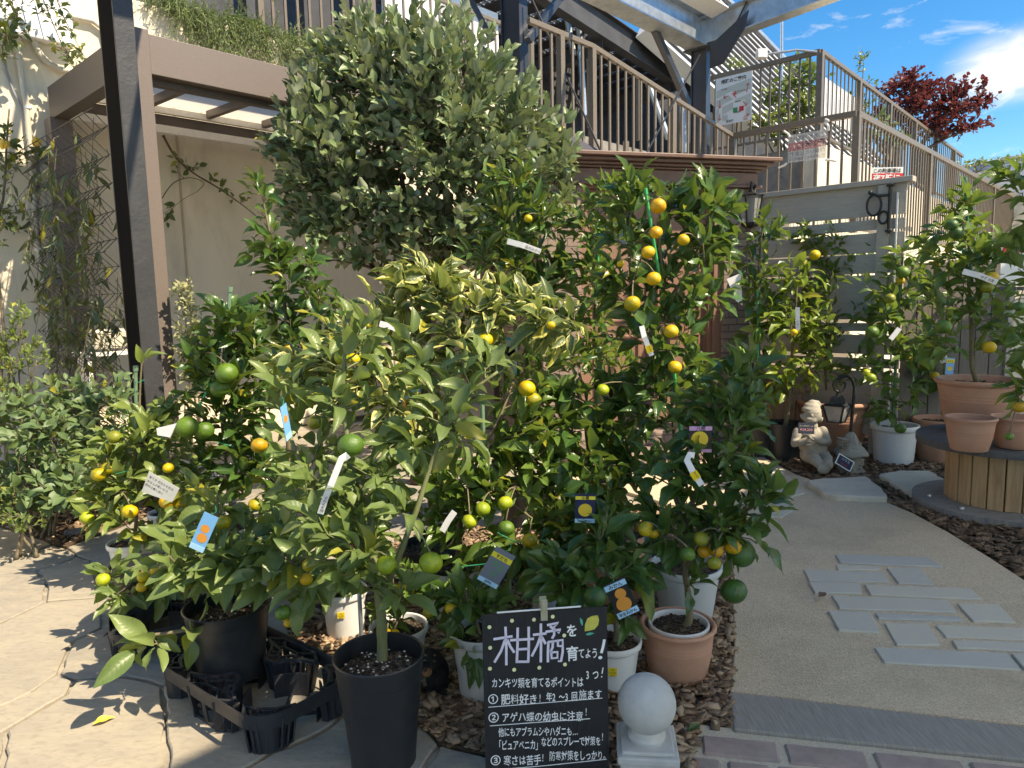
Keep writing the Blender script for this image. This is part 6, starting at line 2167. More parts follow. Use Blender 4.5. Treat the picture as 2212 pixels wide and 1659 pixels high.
# bare thorny cane across the wall below the pergola
c0 = PN(352, 292, NDW + .12)
t = thing('rose_cane', 'thin thorny cane with few leaves slanting across the wall under the pergola', 'rose cane', c0)
pth = [PN(u, v, NDW + .12) for u, v in ((352, 292), (380, 340), (420, 375), (470, 405), (520, 440), (553, 466))]
grow(t, [(pth, .012, .004), ([PN(u, v, NDW + .15) for u, v in ((350, 428), (375, 395), (410, 384), (440, 395), (425, 415))], .005, .003)], [(400, 355, 30, 25, pth[2].y, 6), (470, 400, 25, 15, pth[3].y, 4), (365, 470, 14, 20, pth[0].y, 3), (520, 430, 20, 10, pth[4].y, 3)], .085, 'rose', 'shrub', seed=77, per=3, shoot=.1, crown='foliage', trunk_name='stem', bark=m_wood)
# vine on the trellis
t = thing('trellis_vine', 'long-leaved vine hanging through the black wire trellis', 'vine', t0_)
rr = np.random.default_rng(78)
mb = MB()
B, A, N, LL = [], [], [], []
for i in range(80):
    f = rr.uniform(.05, 1.0)
    zt_v = zt0 - rr.uniform(-.05, 1.5)
    p0 = np.array(t0_ + D2 * tl_ * f - D1 * rr.uniform(-.05, .15) + Z * zt_v)
    p2 = p0 + np.array([rr.normal(0, .12), rr.normal(0, .12), -rr.uniform(.3, 1.0)])
    path = bez(p0, (p0 + p2) / 2 + rr.normal(0, .12, 3), p2, 8)
    mb.tube(path.tolist(), .0028, 3, cap=False)
    for m in range(int(rr.integers(5, 12))):
        x = rr.uniform(.1, 1) * 7
        j = min(int(x), 6)
        p = path[j] + (path[j + 1] - path[j]) * (x - j)
        B.append(p)
        A.append(unit(np.array([rr.normal(0, .5), rr.normal(0, .5), -rr.uniform(.5, 1.4)])))
        N.append(unit(np.array(NW) * rr.uniform(.2, 1) + rr.normal(0, .5, 3)))
        LL.append(rr.uniform(.07, .16))
mb.build('stem', m_twig, t)
leaves_mesh('foliage', B, A, N, LL, TP['lance'], LM['vine'], t, rr)

# ---------------------------------------------------------------- beyond the railings
q = P(1990, 420, 18)
q.z = 2
t = thing('red_maple', 'dark red maple rising behind the sloping upper railing', 'tree', q)
grow(t, [([q, P(1985, 380, 18), P(1975, 300, 18), P(1960, 230, 18), P(1950, 170, 18)], .13, .02), ([P(1980, 340, 18), P(2010, 280, 18), P(2060, 230, 18), P(2110, 215, 18)], .07, .015), ([P(1976, 310, 18), P(1940, 260, 18), P(1915, 210, 18)], .05, .015), ([P(1990, 330, 18), P(2040, 300, 18), P(2090, 280, 18)], .05, .015)],
     [(1958, 165, 28, 14, 18, 40, .7), (1920, 195, 26, 22, 18, 50, .7), (1985, 195, 60, 20, 18, 90, .9), (2065, 195, 40, 24, 18, 70, .7), (1960, 235, 65, 22, 18, 110, .9), (2050, 240, 60, 20, 18, 90, .9), (2120, 222, 26, 12, 18, 34, .6), (1990, 275, 55, 18, 18, 70, .8), (2070, 275, 50, 16, 18, 60, .8), (1930, 250, 25, 20, 18, 30, .6)],
     .13, 'maple', 'maple', seed=80, per=7, shoot=.5, bark=m_wood, shell=.2, branch_r=.02, tube_seg=4, twig_r=.006, droop=.1)
q = P(1700, 330, 13.9)
q.z = 3.5
t = bush('terrace_shrub', 'loose yellow-green shrub growing behind the upper railing', 'shrub', q, [(1730, 170, 45, 40, 13.9, 40), (1700, 210, 60, 50, 13.9, 60), (1680, 270, 40, 30, 13.6, 30), (1750, 240, 30, 50, 13.9, 30), (1640, 265, 20, 20, 13.4, 10)], .15, 'shrub2', 'shrub', 81, 8, per=7, shoot=.6, tube_seg=4, r0=.03, twig_r=.006, branch_r=.02)
q = P(1590, 160, 13.6)
q.z = 4
bush('terrace_shrub', 'small drooping sprout above the map board', 'shrub', q, [(1590, 140, 18, 12, 13.6, 9)], .16, 'shrub2', 'lance', 82, 3, per=6, shoot=.4, droop=.8, r0=.02)
q = P(1860, 300, 14.5)
q.z = 4
bush('sapling', 'thin twiggy sapling against the sky left of the red maple', 'sapling', q, [(1866, 130, 16, 26, 14.5, 8), (1880, 170, 16, 14, 14.5, 3)], .11, 'shrub2', 'shrub', 83, 2, per=3, shoot=.4, r0=.03, twig_r=.006)
q = P(1925, 300, 15)
q.z = 4
bush('terrace_shrub', 'dark green shrub showing between the bars of the sloping railing', 'shrub', q, [(1830, 230, 40, 30, 14.5, 26), (1880, 280, 50, 30, 15, 30), (1930, 310, 40, 20, 15.5, 16)], .16, 'shrub', 'shrub', 84, 5, per=7, shoot=.6, tube_seg=4, r0=.03, twig_r=.006)
# greenhouse roof at the right edge
gh = thing('greenhouse', 'pale ribbed greenhouse roof at the right edge beyond the railings', 'greenhouse', P(2200, 420, 19))
ga, gb = P(2078, 362, 21), P(2420, 300, 17)
gc, gd = P(2420, 520, 15), P(2140, 520, 19)
ghm = M('greenhouse sheet', (.55, .58, .56), (.42, .45, .43), 1.5, .35, .0, dirt=(.30, .30, .24), dscale=1.2)
MB().add([ga, gb, gc, gd, ga - Z * .1, gb - Z * .1, gc - Z * .1, gd - Z * .1], [(0, 3, 2, 1), (4, 5, 6, 7), (0, 1, 5, 4), (1, 2, 6, 5), (2, 3, 7, 6), (3, 0, 4, 7)]).build('roof_sheet', ghm, gh)
for k in range(12):
    f = k / 11
    MB().beam(ga.lerp(gd, f) + Z * .03, gb.lerp(gc, f) + Z * .03, .05, .05).build('rib', m_alu, gh)
bush('roof_creeper', 'straggling creeper along the greenhouse roof edge', 'creeper', P(2110, 372, 18.5), [(2110, 350, 30, 8, 18.5, 14), (2170, 345, 40, 8, 18, 14), (2140, 375, 40, 8, 18, 14)], .12, 'shrub2', 'shrub', 85, 4, per=4, shoot=.4, tube_seg=4, r0=.015, twig_r=.005)
# ---------------------------------------------------------------- chalkboard
m_board = M('black corrugated board', (.014, .014, .016), (.020, .020, .023), 60, .42, .25, 1, stretch=(1, 1, 1), spec=.5)
bt = NT('corrugated black board')
bvec = bt.coord()
bs = bt.n('ShaderNodeSeparateXYZ', {0: bvec})
wv = bt.math('SINE', bt.math('MULTIPLY', bs.outputs[0], 2 * math.pi / .0042))
m_board = bt.end(bt.pbr(bt.mix(bt.noise(bvec, 12, 5), (.012, .012, .014), (.022, .022, .025)), .45, 0, bt.bump(wv, .25, .0012), .45))
m_lav = M('lavender chalk', (.74, .69, .80), (.66, .61, .74), 90, .7, .1)
m_chalk = M('white chalk', (.86, .86, .85), (.80, .80, .80), 90, .7, .1)
m_ydot = flat('pale yellow dot', (.78, .78, .42), .6)
m_lemon = M('lemon yellow', (.60, .55, .10), (.50, .46, .08), 70, .6, .1)
m_teal = flat('teal leaf', (.06, .42, .30), .6)
TL = P(1041, 1330, 1.93)
bx = V((math.sin(R(84)), math.cos(R(84)), 0))
BWd = along(TL, bx, 1311, 0, 2)
by = (Z + V((0, .06, 0))).normalized()
bn = bx.cross(by)
BH = (TL.z - .012) / by.z
bd = thing('chalkboard_sign', 'black handwritten board about growing citrus, standing in the front', 'sign', V((TL.x + BWd / 2, TL.y, 0)))
c = TL + bx * BWd / 2 - by * BH / 2 - bn * .004
MB().box(c, (BWd, .007, BH), bx, bn * -1, by).build('panel', m_board, bd)
# flutes seen along the top edge
mb = MB()
for i in range(int(BWd / .0045)):
    mb.box(TL + bx * (.003 + i * .0045) + by * .001 - bn * .004, (.0013, .0066, .002), bx, bn * -1, by)
mb.build('flute_edge', m_black, bd)
bf = lambda cx, cy: TL + bx * ((cx - 70) / 1145 * BWd) - by * ((cy - (265 - .0717 * (cx - 70))) / 1145 * BWd)
ks = BWd / 1145


def stroke(mb, pts, wpx, off=.0008, k=1.0):
    """a flat marker stroke through board points (in picture units of the board)"""
    q = [bf(*p) + bn * off for p in pts]
    n = len(q)
    hw = wpx * ks / 2
    vs = []
    for i, p in enumerate(q):
        t_ = (q[min(i + 1, n - 1)] - q[max(i - 1, 0)]).normalized()
        s_ = bn.cross(t_)
        e_ = t_ * (hw * .6) * (-1 if i == 0 else 1 if i == n - 1 else 0)
        vs += [p + s_ * hw + e_, p - s_ * hw + e_]
    mb.add(vs, [(2 * i, 2 * i + 1, 2 * i + 3, 2 * i + 2) for i in range(n - 1)])


mb = MB()
K1 = [[(175, 480), (335, 455)], [(280, 372), (283, 560), (280, 715)], [(272, 490), (235, 590), (175, 690)], [(295, 490), (320, 550), (352, 600)],
      [(325, 490), (530, 478)], [(390, 380), (385, 540), (375, 695)], [(490, 372), (488, 530), (480, 690)], [(390, 575), (485, 570)], [(375, 690), (482, 690)]]
K2 = [[(535, 440), (645, 428)], [(602, 342), (600, 520), (595, 690)], [(598, 450), (565, 540), (515, 635)], [(608, 460), (640, 520)],
      [(665, 350), (765, 328), (715, 372)], [(690, 365), (740, 400)], [(650, 412), (785, 392), (762, 420)], [(722, 400), (722, 440), (705, 470)],
      [(668, 512), (662, 600), (660, 690)], [(668, 508), (800, 488), (798, 600), (780, 690), (760, 685)], [(710, 500), (705, 560), (690, 590)], [(755, 498), (755, 545), (790, 545)], [(690, 590), (690, 600)], [(690, 605), (750, 600), (748, 655), (695, 660), (692, 605)]]
for s_ in K1 + K2:
    stroke(mb, s_, 23)
mb.build('large_lettering', m_lav, bd)
mb = MB()
def tx(s_, x0, x1, cy, size, bold=.012, jit=.05, seed=1):
    n = len(s_)
    a = (x1 - x0) / (n * size * 1.12)
    cur = 0
    for i_, ch in enumerate(s_):
        b_ = .002 if ch in '蝶策寒施類意料防' else bold
        mb.text(ch, bf(x0 + i_ * a * size * 1.12, cy) + bn * .0009, bx, by, size * ks * 1.12, 0, 0, b_, jit, seed + i_, a, sx=min(1.0, a))


tx('を', 832, 940, 452, 112, .02, 0)
tx('育', 828, 945, 672, 128, .02, .02, 2)
tx('てよう', 940, 1125, 655, 92, .018, .04, 3)
stroke(mb, [(1186, 492), (1172, 560), (1158, 606)], 26)
mb.disc(bf(1146, 655) + bn * .0009, bx, by, 19 * ks, 16 * ks)
tx('カンキツ類を育てるポイントは', 140, 985, 925, 88, seed=4)
tx('3つ', 1010, 1130, 856, 92, .016, .03, 5)
stroke(mb, [(1170, 752), (1160, 805)], 10)
mb.disc(bf(1156, 836) + bn * .0009, bx, by, 7 * ks, 7 * ks, 10)
tx('①', 100, 205, 1078, 96, .012, 0)
tx('肥料好き', 224, 560, 1080, 90, .013, .05, 6)
tx('!', 575, 625, 1066, 84)
tx('年2〜3回', 636, 928, 1058, 84, .013, .04, 7)
tx('施ます', 940, 1158, 1040, 86, .013, .04, 8)
stroke(mb, [(110, 1111), (640, 1075), (1158, 1038)], 7)
tx('②', 98, 208, 1252, 100, .012, 0)
tx('アゲハ蝶の幼虫に注意', 224, 980, 1246, 86, .013, .05, 9)
tx('!', 1000, 1050, 1200, 84)
stroke(mb, [(120, 1286), (600, 1256), (1040, 1232)], 7)
tx('他にもアブラムシやハダニも…', 192, 925, 1384, 82, .013, .05, 10)
tx('「ピュアベニカ」', 165, 585, 1510, 88, .013, .05, 11)
tx('などのスプレーで対策を', 582, 1140, 1482, 84, .013, .05, 12)
tx('!', 1150, 1200, 1440, 84)
tx('③', 108, 215, 1654, 100, .012, 0)
tx('寒さは苦手', 234, 580, 1656, 90, .013, .05, 13)
tx('!', 590, 640, 1630, 84)
tx('防寒対策をしっかり。', 655, 1215, 1620, 88, .013, .05, 14)
stroke(mb, [(130, 1702), (600, 1672), (1190, 1622)], 7)
mb.build('lettering', m_chalk, bd)
for p in ((135, 370), (340, 310), (540, 300), (712, 272), (137, 560), (815, 447), (130, 753), (350, 765), (580, 747), (817, 718)):
    MB().disc(bf(*p) + bn * .0008, bx, by, 18 * ks, 18 * ks, 14).build('dot', m_ydot, bd)
mb = MB()
mb.plate(TL, bx, by, [((x_ - 70) * ks, -(y_ - 265 + .0717 * (x_ - 70)) * ks) for x_, y_ in ((1005, 408), (1008, 350), (1030, 290), (1075, 265), (1128, 258), (1140, 300), (1130, 350), (1095, 390), (1045, 402))], .0004, .0010)
mb.build('lemon_drawing', m_lemon, bd)
mb = MB()
for L in (((962, 280), (985, 300), (990, 340), (982, 358), (965, 325)), ((1015, 435), (1050, 418), (1095, 425), (1060, 442), (1025, 446))):
    mb.plate(TL, bx, by, [((x_ - 70) * ks, -(y_ - 265 + .0717 * (x_ - 70)) * ks) for x_, y_ in L], .0004, .0010)
mb.build('leaf_drawing', m_teal, bd)
MB().tube([bf(205, 232) + bn * .004, bf(970, 172) + bn * .004], .0026, 8).build('rod', m_alu, bd)
cm = M('clear clip', (.42, .39, .27), (.36, .33, .22), 20, .3, .0)
mb = MB()
cc = bf(630, 200)
mb.box(cc + bn * .010, (.020, .006, .062), bx, bn * -1, by).box(cc - bn * .016, (.020, .006, .062), bx, bn * -1, by)
mb.box(cc + bn * .014 + by * .012, (.016, .006, .022), bx, bn * -1, by).box(cc - bn * .003 + by * .018, (.014, .022, .010), bx, bn * -1, by)
mb.build('clip', cm, bd, bevel=.002)
mb = MB()
for k in (.08, .92):
    p0 = TL + bx * BWd * k - bn * .018
    mb.tube([p0 - by * .01, V((p0.x, p0.y, .004)) + V((0, .16, 0))], .006, 6)
mb.build('rear_leg', m_alu, bd)

# ---------------------------------------------------------------- stone ball finial
m_stone = M('cast stone', (.52, .52, .50), (.40, .40, .38), 9, .85, .35, 150, .003, dirt=(.27, .26, .23), dscale=7)
bc = P(1397, 1519, 1.97)
br = 66.5 * 1.97 / F
bl = thing('ball_finial', 'pale stone ball on a square base in front of the terracotta planter', 'finial', V((bc.x, bc.y, 0)))
MB().ball(bc, br, 32, 48).build('ball', m_stone, bl, smooth='all')
zb = bc.z - br
MB().lathe([(.0, .0), (br * .62, .0), (br * .66, .012), (br * .60, .020), (br * .52, .024), (br * .46, .045), (br * .40, .05), (0, .05)], V((bc.x, bc.y, zb - .022)), 40).build('neck', m_stone, bl, smooth=True)
e1 = V((math.cos(R(7)), -math.sin(R(7)), 0))
e2 = V((-e1.y, e1.x, 0))
mb = MB()
zt = zb - .022
hwid = br * 1.03
for a, b, w0, w1 in ((zt, zt - .012, .86, .93), (zt - .012, zt - .030, 1.0, 1.0)):
    pass
mb.box(V((bc.x, bc.y, zt - .006)), (hwid * 1.72, hwid * 1.72, .012), e1, e2)
mb.box(V((bc.x, bc.y, zt - .023)), (hwid * 2, hwid * 2, .022), e1, e2)
mb.box(V((bc.x, bc.y, (zt - .034) / 2 + .018)), (hwid * 1.82, hwid * 1.82, zt - .036), e1, e2)
mb.box(V((bc.x, bc.y, .009)), (hwid * 2.05, hwid * 2.05, .018), e1, e2)
mb.build('base', m_stone, bl, bevel=.004)

# ---------------------------------------------------------------- plant carriers
m_tray = M('carrier plastic', (.022, .025, .032), (.032, .035, .042), 12, .45, .1, 80, dirt=(.06, .06, .058), dscale=5)


def carrier(label, o, ex, L, Wd, h):
    ey = V((-ex.y, ex.x, 0))
    t = thing('plant_carrier', label, 'plant carrier', V((o.x, o.y, 0)), 'black plastic plant carriers')
    o = V((o.x, o.y, 0))
    at = lambda x_, y_, z_=0: o + ex * x_ + ey * y_ + Z * z_
    rc = Wd * .28
    loop = []
    for cx, cy, a0 in ((L / 2 - rc, Wd / 2 - rc, 0), (-L / 2 + rc, Wd / 2 - rc, 90), (-L / 2 + rc, -Wd / 2 + rc, 180), (L / 2 - rc, -Wd / 2 + rc, 270)):
        for k in range(8):
            a = R(a0 + 90 * k / 7)
            loop.append((cx + rc * math.cos(a), cy + rc * math.sin(a)))
    n = len(loop)
    mb = MB()
    vs = []
    for s_, z_ in ((.985, h - .024), (1.008, h + .030), (.992, h + .030), (.970, h - .024)):
        vs += [at(p[0] * s_, p[1] * s_, z_) for p in loop]
    fs = []
    for k in range(n):
        k2 = (k + 1) % n
        for r_ in range(4):
            r2_ = (r_ + 1) % 4
            fs.append((r_ * n + k, r_ * n + k2, r2_ * n + k2, r2_ * n + k))
    mb.add(vs, fs)
    mb.build('rim', m_tray, t)
    # sockets with islands between them
    rs = min(Wd * .40, L * .235)
    socks = [(-L * .25, 0), (L * .25, 0)]
    isl = []
    for sx in (-1, 1):
        for sy in (-1, 1):
            cx, cy = sx * L * .25, 0
            arc = [(cx + sx * rs * math.cos(R(a)), sy * rs * math.sin(R(a))) for a in (18, 40, 60, 80)]
            corner = [(sx * (L / 2 - rc + rc * .93 * math.cos(R(a))), sy * (Wd / 2 - rc + rc * .93 * math.sin(R(a)))) for a in (85, 60, 35, 8)]
            isl.append(arc + corner)
    for sy in (-1, 1):
        arc1 = [(-L * .25 + rs * math.cos(R(a)), sy * rs * math.sin(R(a))) for a in (82, 60, 40, 22)]
        arc2 = [(L * .25 - rs * math.cos(R(a)), sy * rs * math.sin(R(a))) for a in (22, 40, 60, 82)]
        isl.append(arc1 + arc2 + [(L * .13, sy * Wd * .485), (-L * .13, sy * Wd * .485)])
    for poly in isl:
        mb, lg = MB(), MB()
        k = len(poly)
        c = (sum(p[0] for p in poly) / k, sum(p[1] for p in poly) / k)
        zt_ = h + .012
        for i in range(k):
            a, b = poly[i], poly[(i + 1) % k]
            mb.beam(at(*a, zt_), at(*b, zt_), .010, .012)
            mb.beam(at(c[0] * .6 + a[0] * .4, c[1] * .6 + a[1] * .4, zt_ - .001), at(*a, zt_ - .001), .006, .008)
            ca, cb_ = [(c[0] * .6 + q[0] * .4, c[1] * .6 + q[1] * .4) for q in (a, b)]
            mb.beam(at(*ca, zt_ - .0005), at(*cb_, zt_ - .0005), .006, .008)
            # tapering slats down to the ground
            m_ = ((a[0] + b[0]) / 2, (a[1] + b[1]) / 2)
            for q in (a, m_):
                f = .80
                lg.beam(at(q[0] * f + c[0] * (1 - f), q[1] * f + c[1] * (1 - f), 0.004), at(*q, zt_ - .006), .024, .006)
            lg.beam(at(a[0] * .8 + c[0] * .2, a[1] * .8 + c[1] * .2, .008), at(b[0] * .8 + c[0] * .2, b[1] * .8 + c[1] * .2, .008), .008, .012)
        mb.build('lattice', m_tray, t)
        lg.build('slat', m_tray, t)
    for cx, cy in socks:
        rb = MB()
        for a0, a1 in ((20, 75), (105, 160), (200, 255), (285, 340)):
            q = [at(cx + rs * .82 * math.cos(R(a)), cy + rs * .82 * math.sin(R(a)), .045) for a in np.linspace(a0, a1, 8)]
            for i in range(len(q) - 1):
                rb.beam(q[i], q[i + 1], .004, .086)
        for k in range(4):
            a = R(45 + 90 * k)
            rb.beam(at(cx, cy, .006), at(cx + rs * .82 * math.cos(a), cy + rs * .82 * math.sin(a), .006), .014, .008)
        rb.build('socket', m_tray, t)
    return t


# axes of the nearer carrier from its picture corners
p0, p1, p2_ = G(376, 1462, .13), G(600, 1618, .13), G(732, 1520, .13)
dl = (p1 - p0)
pc_ = P(493, 1334, 2.5)
ex = V((.78, -.62, 0)).normalized()
carrier('black plastic plant carrier with one empty socket, before the front paving', V((pc_.x, 2.5, 0)) + ex * .15, ex, .70, .40, .11)
pc_ = P(312, 1262, 3.02)
ex = V((.62, -.78, 0)).normalized()
carrier('black plastic plant carrier mostly hidden under leaves at the left', V((pc_.x, 3.02, 0)) + ex * .0 + V((.06, -.02, 0)), V((.45, -.89, 0)).normalized(), .62, .36, .095)

# ---------------------------------------------------------------- cable reel and terracotta pots
m_reel = M('grey weathered disc', (.30, .285, .265), (.18, .175, .17), 5, .85, .5, 60, .004, stretch=(1.5, 18, 1), rot=(0, 0, R(20)), dirt=(.33, .30, .27), dscale=3)
m_rtop = M('dark painted disc', (.075, .078, .085), (.12, .118, .115), 6, .75, .4, 70, .003, stretch=(1.5, 10, 1), rot=(0, 0, R(20)))
m_slat = M('reel stave', (.54, .36, .205), (.41, .255, .135), 7, .75, .35, 50, .003, stretch=(9, 9, .7), dirt=(.20, .12, .07), dscale=3)
sc_ = V((SPC.x, SPC.y, 0))
rl = thing('cable_reel', 'wooden cable reel used as a table for terracotta pots', 'cable reel', sc_)
RR_ = .5
MB().lathe([(0, SPZ - .045), (RR_, SPZ - .045), (RR_ + .002, SPZ - .04), (RR_ + .002, SPZ - .004), (RR_, SPZ), (0, SPZ)], sc_, 72).build('top_disc', m_rtop, rl, smooth=True)
ang = R(20)
mb = MB()
for k in range(-3, 4):     # board joints cut by thin dark lines
    y_ = k * .145
    hw = math.sqrt(max(0, RR_ ** 2 - y_ ** 2)) - .003
    mb.box(sc_ + V((-math.sin(ang) * y_, math.cos(ang) * y_, SPZ + .0005)), (hw * 2, .004, .001), V((math.cos(ang), math.sin(ang), 0)), V((-math.sin(ang), math.cos(ang), 0)))
mb.build('board_joint', m_iron, rl)
MB().lathe([(.035, .012), (RR_ * 1.02, .012), (RR_ * 1.02, .055), (RR_ * 1.01, .058), (.035, .058), (.035, .012)], sc_, 72).build('bottom_disc', m_reel, rl, smooth=True)
nst = 22
for k in range(nst):
    a = 6.2832 * k / nst
    u1 = V((math.cos(a), math.sin(a), 0))
    u2 = V((-u1.y, u1.x, 0))
    rb_ = .31
    MB().box(sc_ + u1 * (rb_ + rnd.uniform(-.003, .003)) + Z * (SPZ - .045 + .058) / 2, (.026, 2 * math.pi * rb_ / nst - .006, SPZ - .045 - .060), u1, u2).build('stave', m_slat, rl, bevel=.004)
mb = MB()
for a in (2.9, 3.6, 4.4, 5.2):
    mb.lathe([(0, .012), (.014, .012), (.016, 0), (0, 0)], sc_ + V((math.cos(a) * .42, math.sin(a) * .42, .058)), 8)
mb.build('bolt', m_galv, rl)


def empty_pot(label, u, v, Y, r, h, z0=0.0, soil=None):
    p = P(u, v, Y)
    c = V((p.x, Y, z0))
    t = thing('terracotta_planter', label, 'planter', c, 'terracotta planters')
    pot(t, c, r, h, m_terra, 'terra', soil, .72)
    return t


empty_pot('small empty terracotta pot at the front edge of the cable reel', 2098, 884, 4.12, .136, .20, SPZ)
empty_pot('small terracotta pot at the right edge on the cable reel', 2196, 895, 4.16, .136, .19, SPZ)
empty_pot('terracotta planter with a pale disc inside, on the bark beside the reel', 2030, 905, 5.75, .2, .36, 0, .12)
fp = P(1690, 810, 6.55)
t = thing('fluted_planter', 'tall fluted tan planter behind the black pots by the fence', 'planter', V((fp.x, 6.55, 0)))
pot(t, V((fp.x, 6.55, 0)), .26, .62, M('tan planter', (.36, .235, .17), (.30, .19, .135), 6, .7, .1, stretch=(1, 1, .3)), 'flute', .1, .72)
fp = P(1825, 795, 6.85)
t = thing('fluted_planter', 'sunlit fluted terracotta planter showing above the wide pot', 'planter', V((fp.x, 6.85, 0)))
pot(t, V((fp.x, 6.85, 0)), .22, .62, m_terra, 'flute', .1, .72)

# ---------------------------------------------------------------- stone gnome, mushroom house, lantern, puppy
m_gst = M('weathered stone figure', (.36, .33, .27), (.27, .245, .20), 14, .9, .4, 60, .004, dirt=(.15, .13, .10), dscale=9)
m_gdk = flat('stone crease', (.11, .095, .075), .9)
gv = lambda x_, y_: (1584.0 + x_ * .2082, 691.0 + y_ * .2082)
GY = 5.5


def blob_figure(name, parts, mat, root, voxel, smooth=6):
    """parts: ((x, y, dY), (rx, ry, rz)) ellipsoids or ((p, q, r0, r1)) limbs, melted into one skin"""
    mb = MB()
    for p in parts:
        if p[0] == 'e':
            _, c, r, rot = p
            mb.ball(c, 1.0, 12, 18, r, rot=rot)
        else:
            _, pts, rs = p
            mb.tube(pts, rs, 12)
            for q, r_ in zip(pts, rs):
                mb.ball(q, r_ * .99, 8, 12)
    o = mb.build(name, mat, root, smooth='all')
    m = o.modifiers.new('skin', 'REMESH')
    m.mode = 'VOXEL'
    m.voxel_size = voxel
    m.use_smooth_shade = True
    s = o.modifiers.new('soften', 'SMOOTH')
    s.factor = .5
    s.iterations = smooth
    return o


mpx = GY / F * .2082
gp = lambda x_, y_, d=0.0: P(*gv(x_, y_), GY + d)
E_ = lambda x_, y_, d, rx, ry, rz, rot=None: ('e', gp(x_, y_, d), (rx * mpx, rz * mpx, ry * mpx), rot)
Lm = lambda L, rs: ('l', [gp(*p) for p in L], [r * mpx for r in rs])
ga_ = gp(820, 1600)
gn = thing('garden_gnome', 'sleeping stone gnome lying back with folded hands and a pointed cap', 'statue', V((ga_.x, GY, 0)))
ry_ = lambda a: Matrix.Rotation(R(a), 3, 'Y')
blob_figure('body', [
    E_(822, 985, 0, 92, 95, 88), E_(800, 1035, -.02, 70, 45, 70), E_(815, 1100, .01, 62, 50, 60),
    E_(800, 1190, .02, 135, 95, 105), E_(830, 1300, 0, 150, 110, 120), E_(840, 1400, .0, 150, 90, 125),
    E_(712, 1000, .01, 20, 36, 22, ry_(-18)), E_(912, 1035, .02, 18, 34, 22, ry_(18)),
    Lm([(668, 1160, .0), (640, 1280, -.05), (700, 1275, -.10), (800, 1235, -.14)], [50, 46, 40, 30]), E_(820, 1215, -.14, 48, 28, 34),
    Lm([(930, 1150, .0), (975, 1265, -.05), (920, 1262, -.10), (850, 1240, -.14)], [50, 45, 38, 28]), E_(800, 1262, -.145, 36, 26, 28),
    Lm([(770, 1400, -.03), (850, 1450, -.16), (915, 1530, -.22)], [80, 62, 40]), Lm([(920, 1400, -.03), (975, 1450, -.14), (960, 1520, -.2)], [78, 58, 40]),
    E_(935, 1550, -.24, 62, 52, 48), E_(985, 1500, -.24, 52, 60, 45)], m_gst, gn, .006, 5)
blob_figure('cap', [E_(812, 932, .02, 100, 46, 95, ry_(6)), E_(815, 900, .03, 84, 50, 84, ry_(6)), Lm([(820, 880, .03), (868, 868, .03), (905, 880, .02)], [56, 36, 14])], m_gst, gn, .006, 4)
blob_figure('nose', [E_(815, 995, -.105, 16, 20, 18), E_(800, 1003, -.1, 9, 8, 9), E_(832, 1005, -.1, 9, 8, 9)], m_gst, gn, .004, 2)
mb = MB()
for L in (((762, 960), (782, 972), (800, 966)), ((845, 966), (866, 975), (885, 962)), ((790, 1035), (815, 1046), (845, 1032))):
    mb.tube([gp(x_, y_, -.112 + .0012 * abs(x_ - 822) / 2) for x_, y_ in L], 3.2 * mpx, 6)
mb.build('face_crease', m_gdk, gn)  # raised dark tubes; the shade of the creases is put into their colour
mb = MB()
for k in range(4):
    mb.tube([gp(786 + k * 11, 1205 + k * 9, -.175), gp(806 + k * 12, 1232 + k * 8, -.182), gp(812 + k * 10, 1250 + k * 4, -.172)], [8 * mpx, 8 * mpx, 6 * mpx], 8)
mb.build('finger', m_gst, gn, smooth='all')
m_label = M('black price card', (.020, .022, .03), (.035, .038, .05), 20, .25, .0)
o = gp(757, 1125, -.17)
tg = thing('price_card', 'black price card propped on the chest of the stone gnome', 'price card', o)
xx = V((math.cos(R(4)), 0, -math.sin(R(4))))
yy = V((math.sin(R(4)), .25, math.cos(R(4)))).normalized()
nn_ = xx.cross(yy)
MB().box(o, (165 * mpx, .004, 112 * mpx), xx, nn_ * -1, yy).build('card', m_label, tg)
MB().text('スリーピングノーム', o + nn_ * .003 + yy * 18 * mpx, xx, yy, 16 * mpx, 0, .5).build('lettering', flat('pale yellow ink', (.6, .58, .35), .5), tg)
MB().text('¥24,200', o + nn_ * .003 - yy * 26 * mpx, xx, yy, 36 * mpx, 0, .5).build('red_lettering', flat('pink ink', (.55, .22, .22), .5), tg)

MY = 5.45
mo = P(*gv(1210, 1610), MY)
mh = thing('mushroom_house', 'small stone mushroom house with a dormer in its pointed roof', 'statue', V((mo.x, MY, 0)))
hp = lambda x_, y_, d=0.0: P(*gv(x_, y_), MY + d)
k_ = MY / F * .2082
cx = V((mo.x, MY, 0))
zr = hp(1220, 1385).z
za = hp(1215, 1168).z
mb = MB()
hr_ = za - zr
mb.lathe([(0, -.012), (.10, -.016), (.120, -.010), (.127, .0), (.124, .010), (.105, .035), (.080, hr_ * .36), (.056, hr_ * .58), (.040, hr_ * .8), (.024, hr_ * .94), (.010, hr_), (0, hr_ * 1.005)], cx + Z * zr, 40)
mb.v = [tuple(V(q) + V((.006 * math.sin(7 * math.atan2(q[1] - cx.y, q[0] - cx.x)), 0, .004 * math.cos(5 * math.atan2(q[1] - cx.y, q[0] - cx.x))))) for q in mb.v]
roof = mb.build('roof', m_gst, mh, smooth='all')
mb = MB()
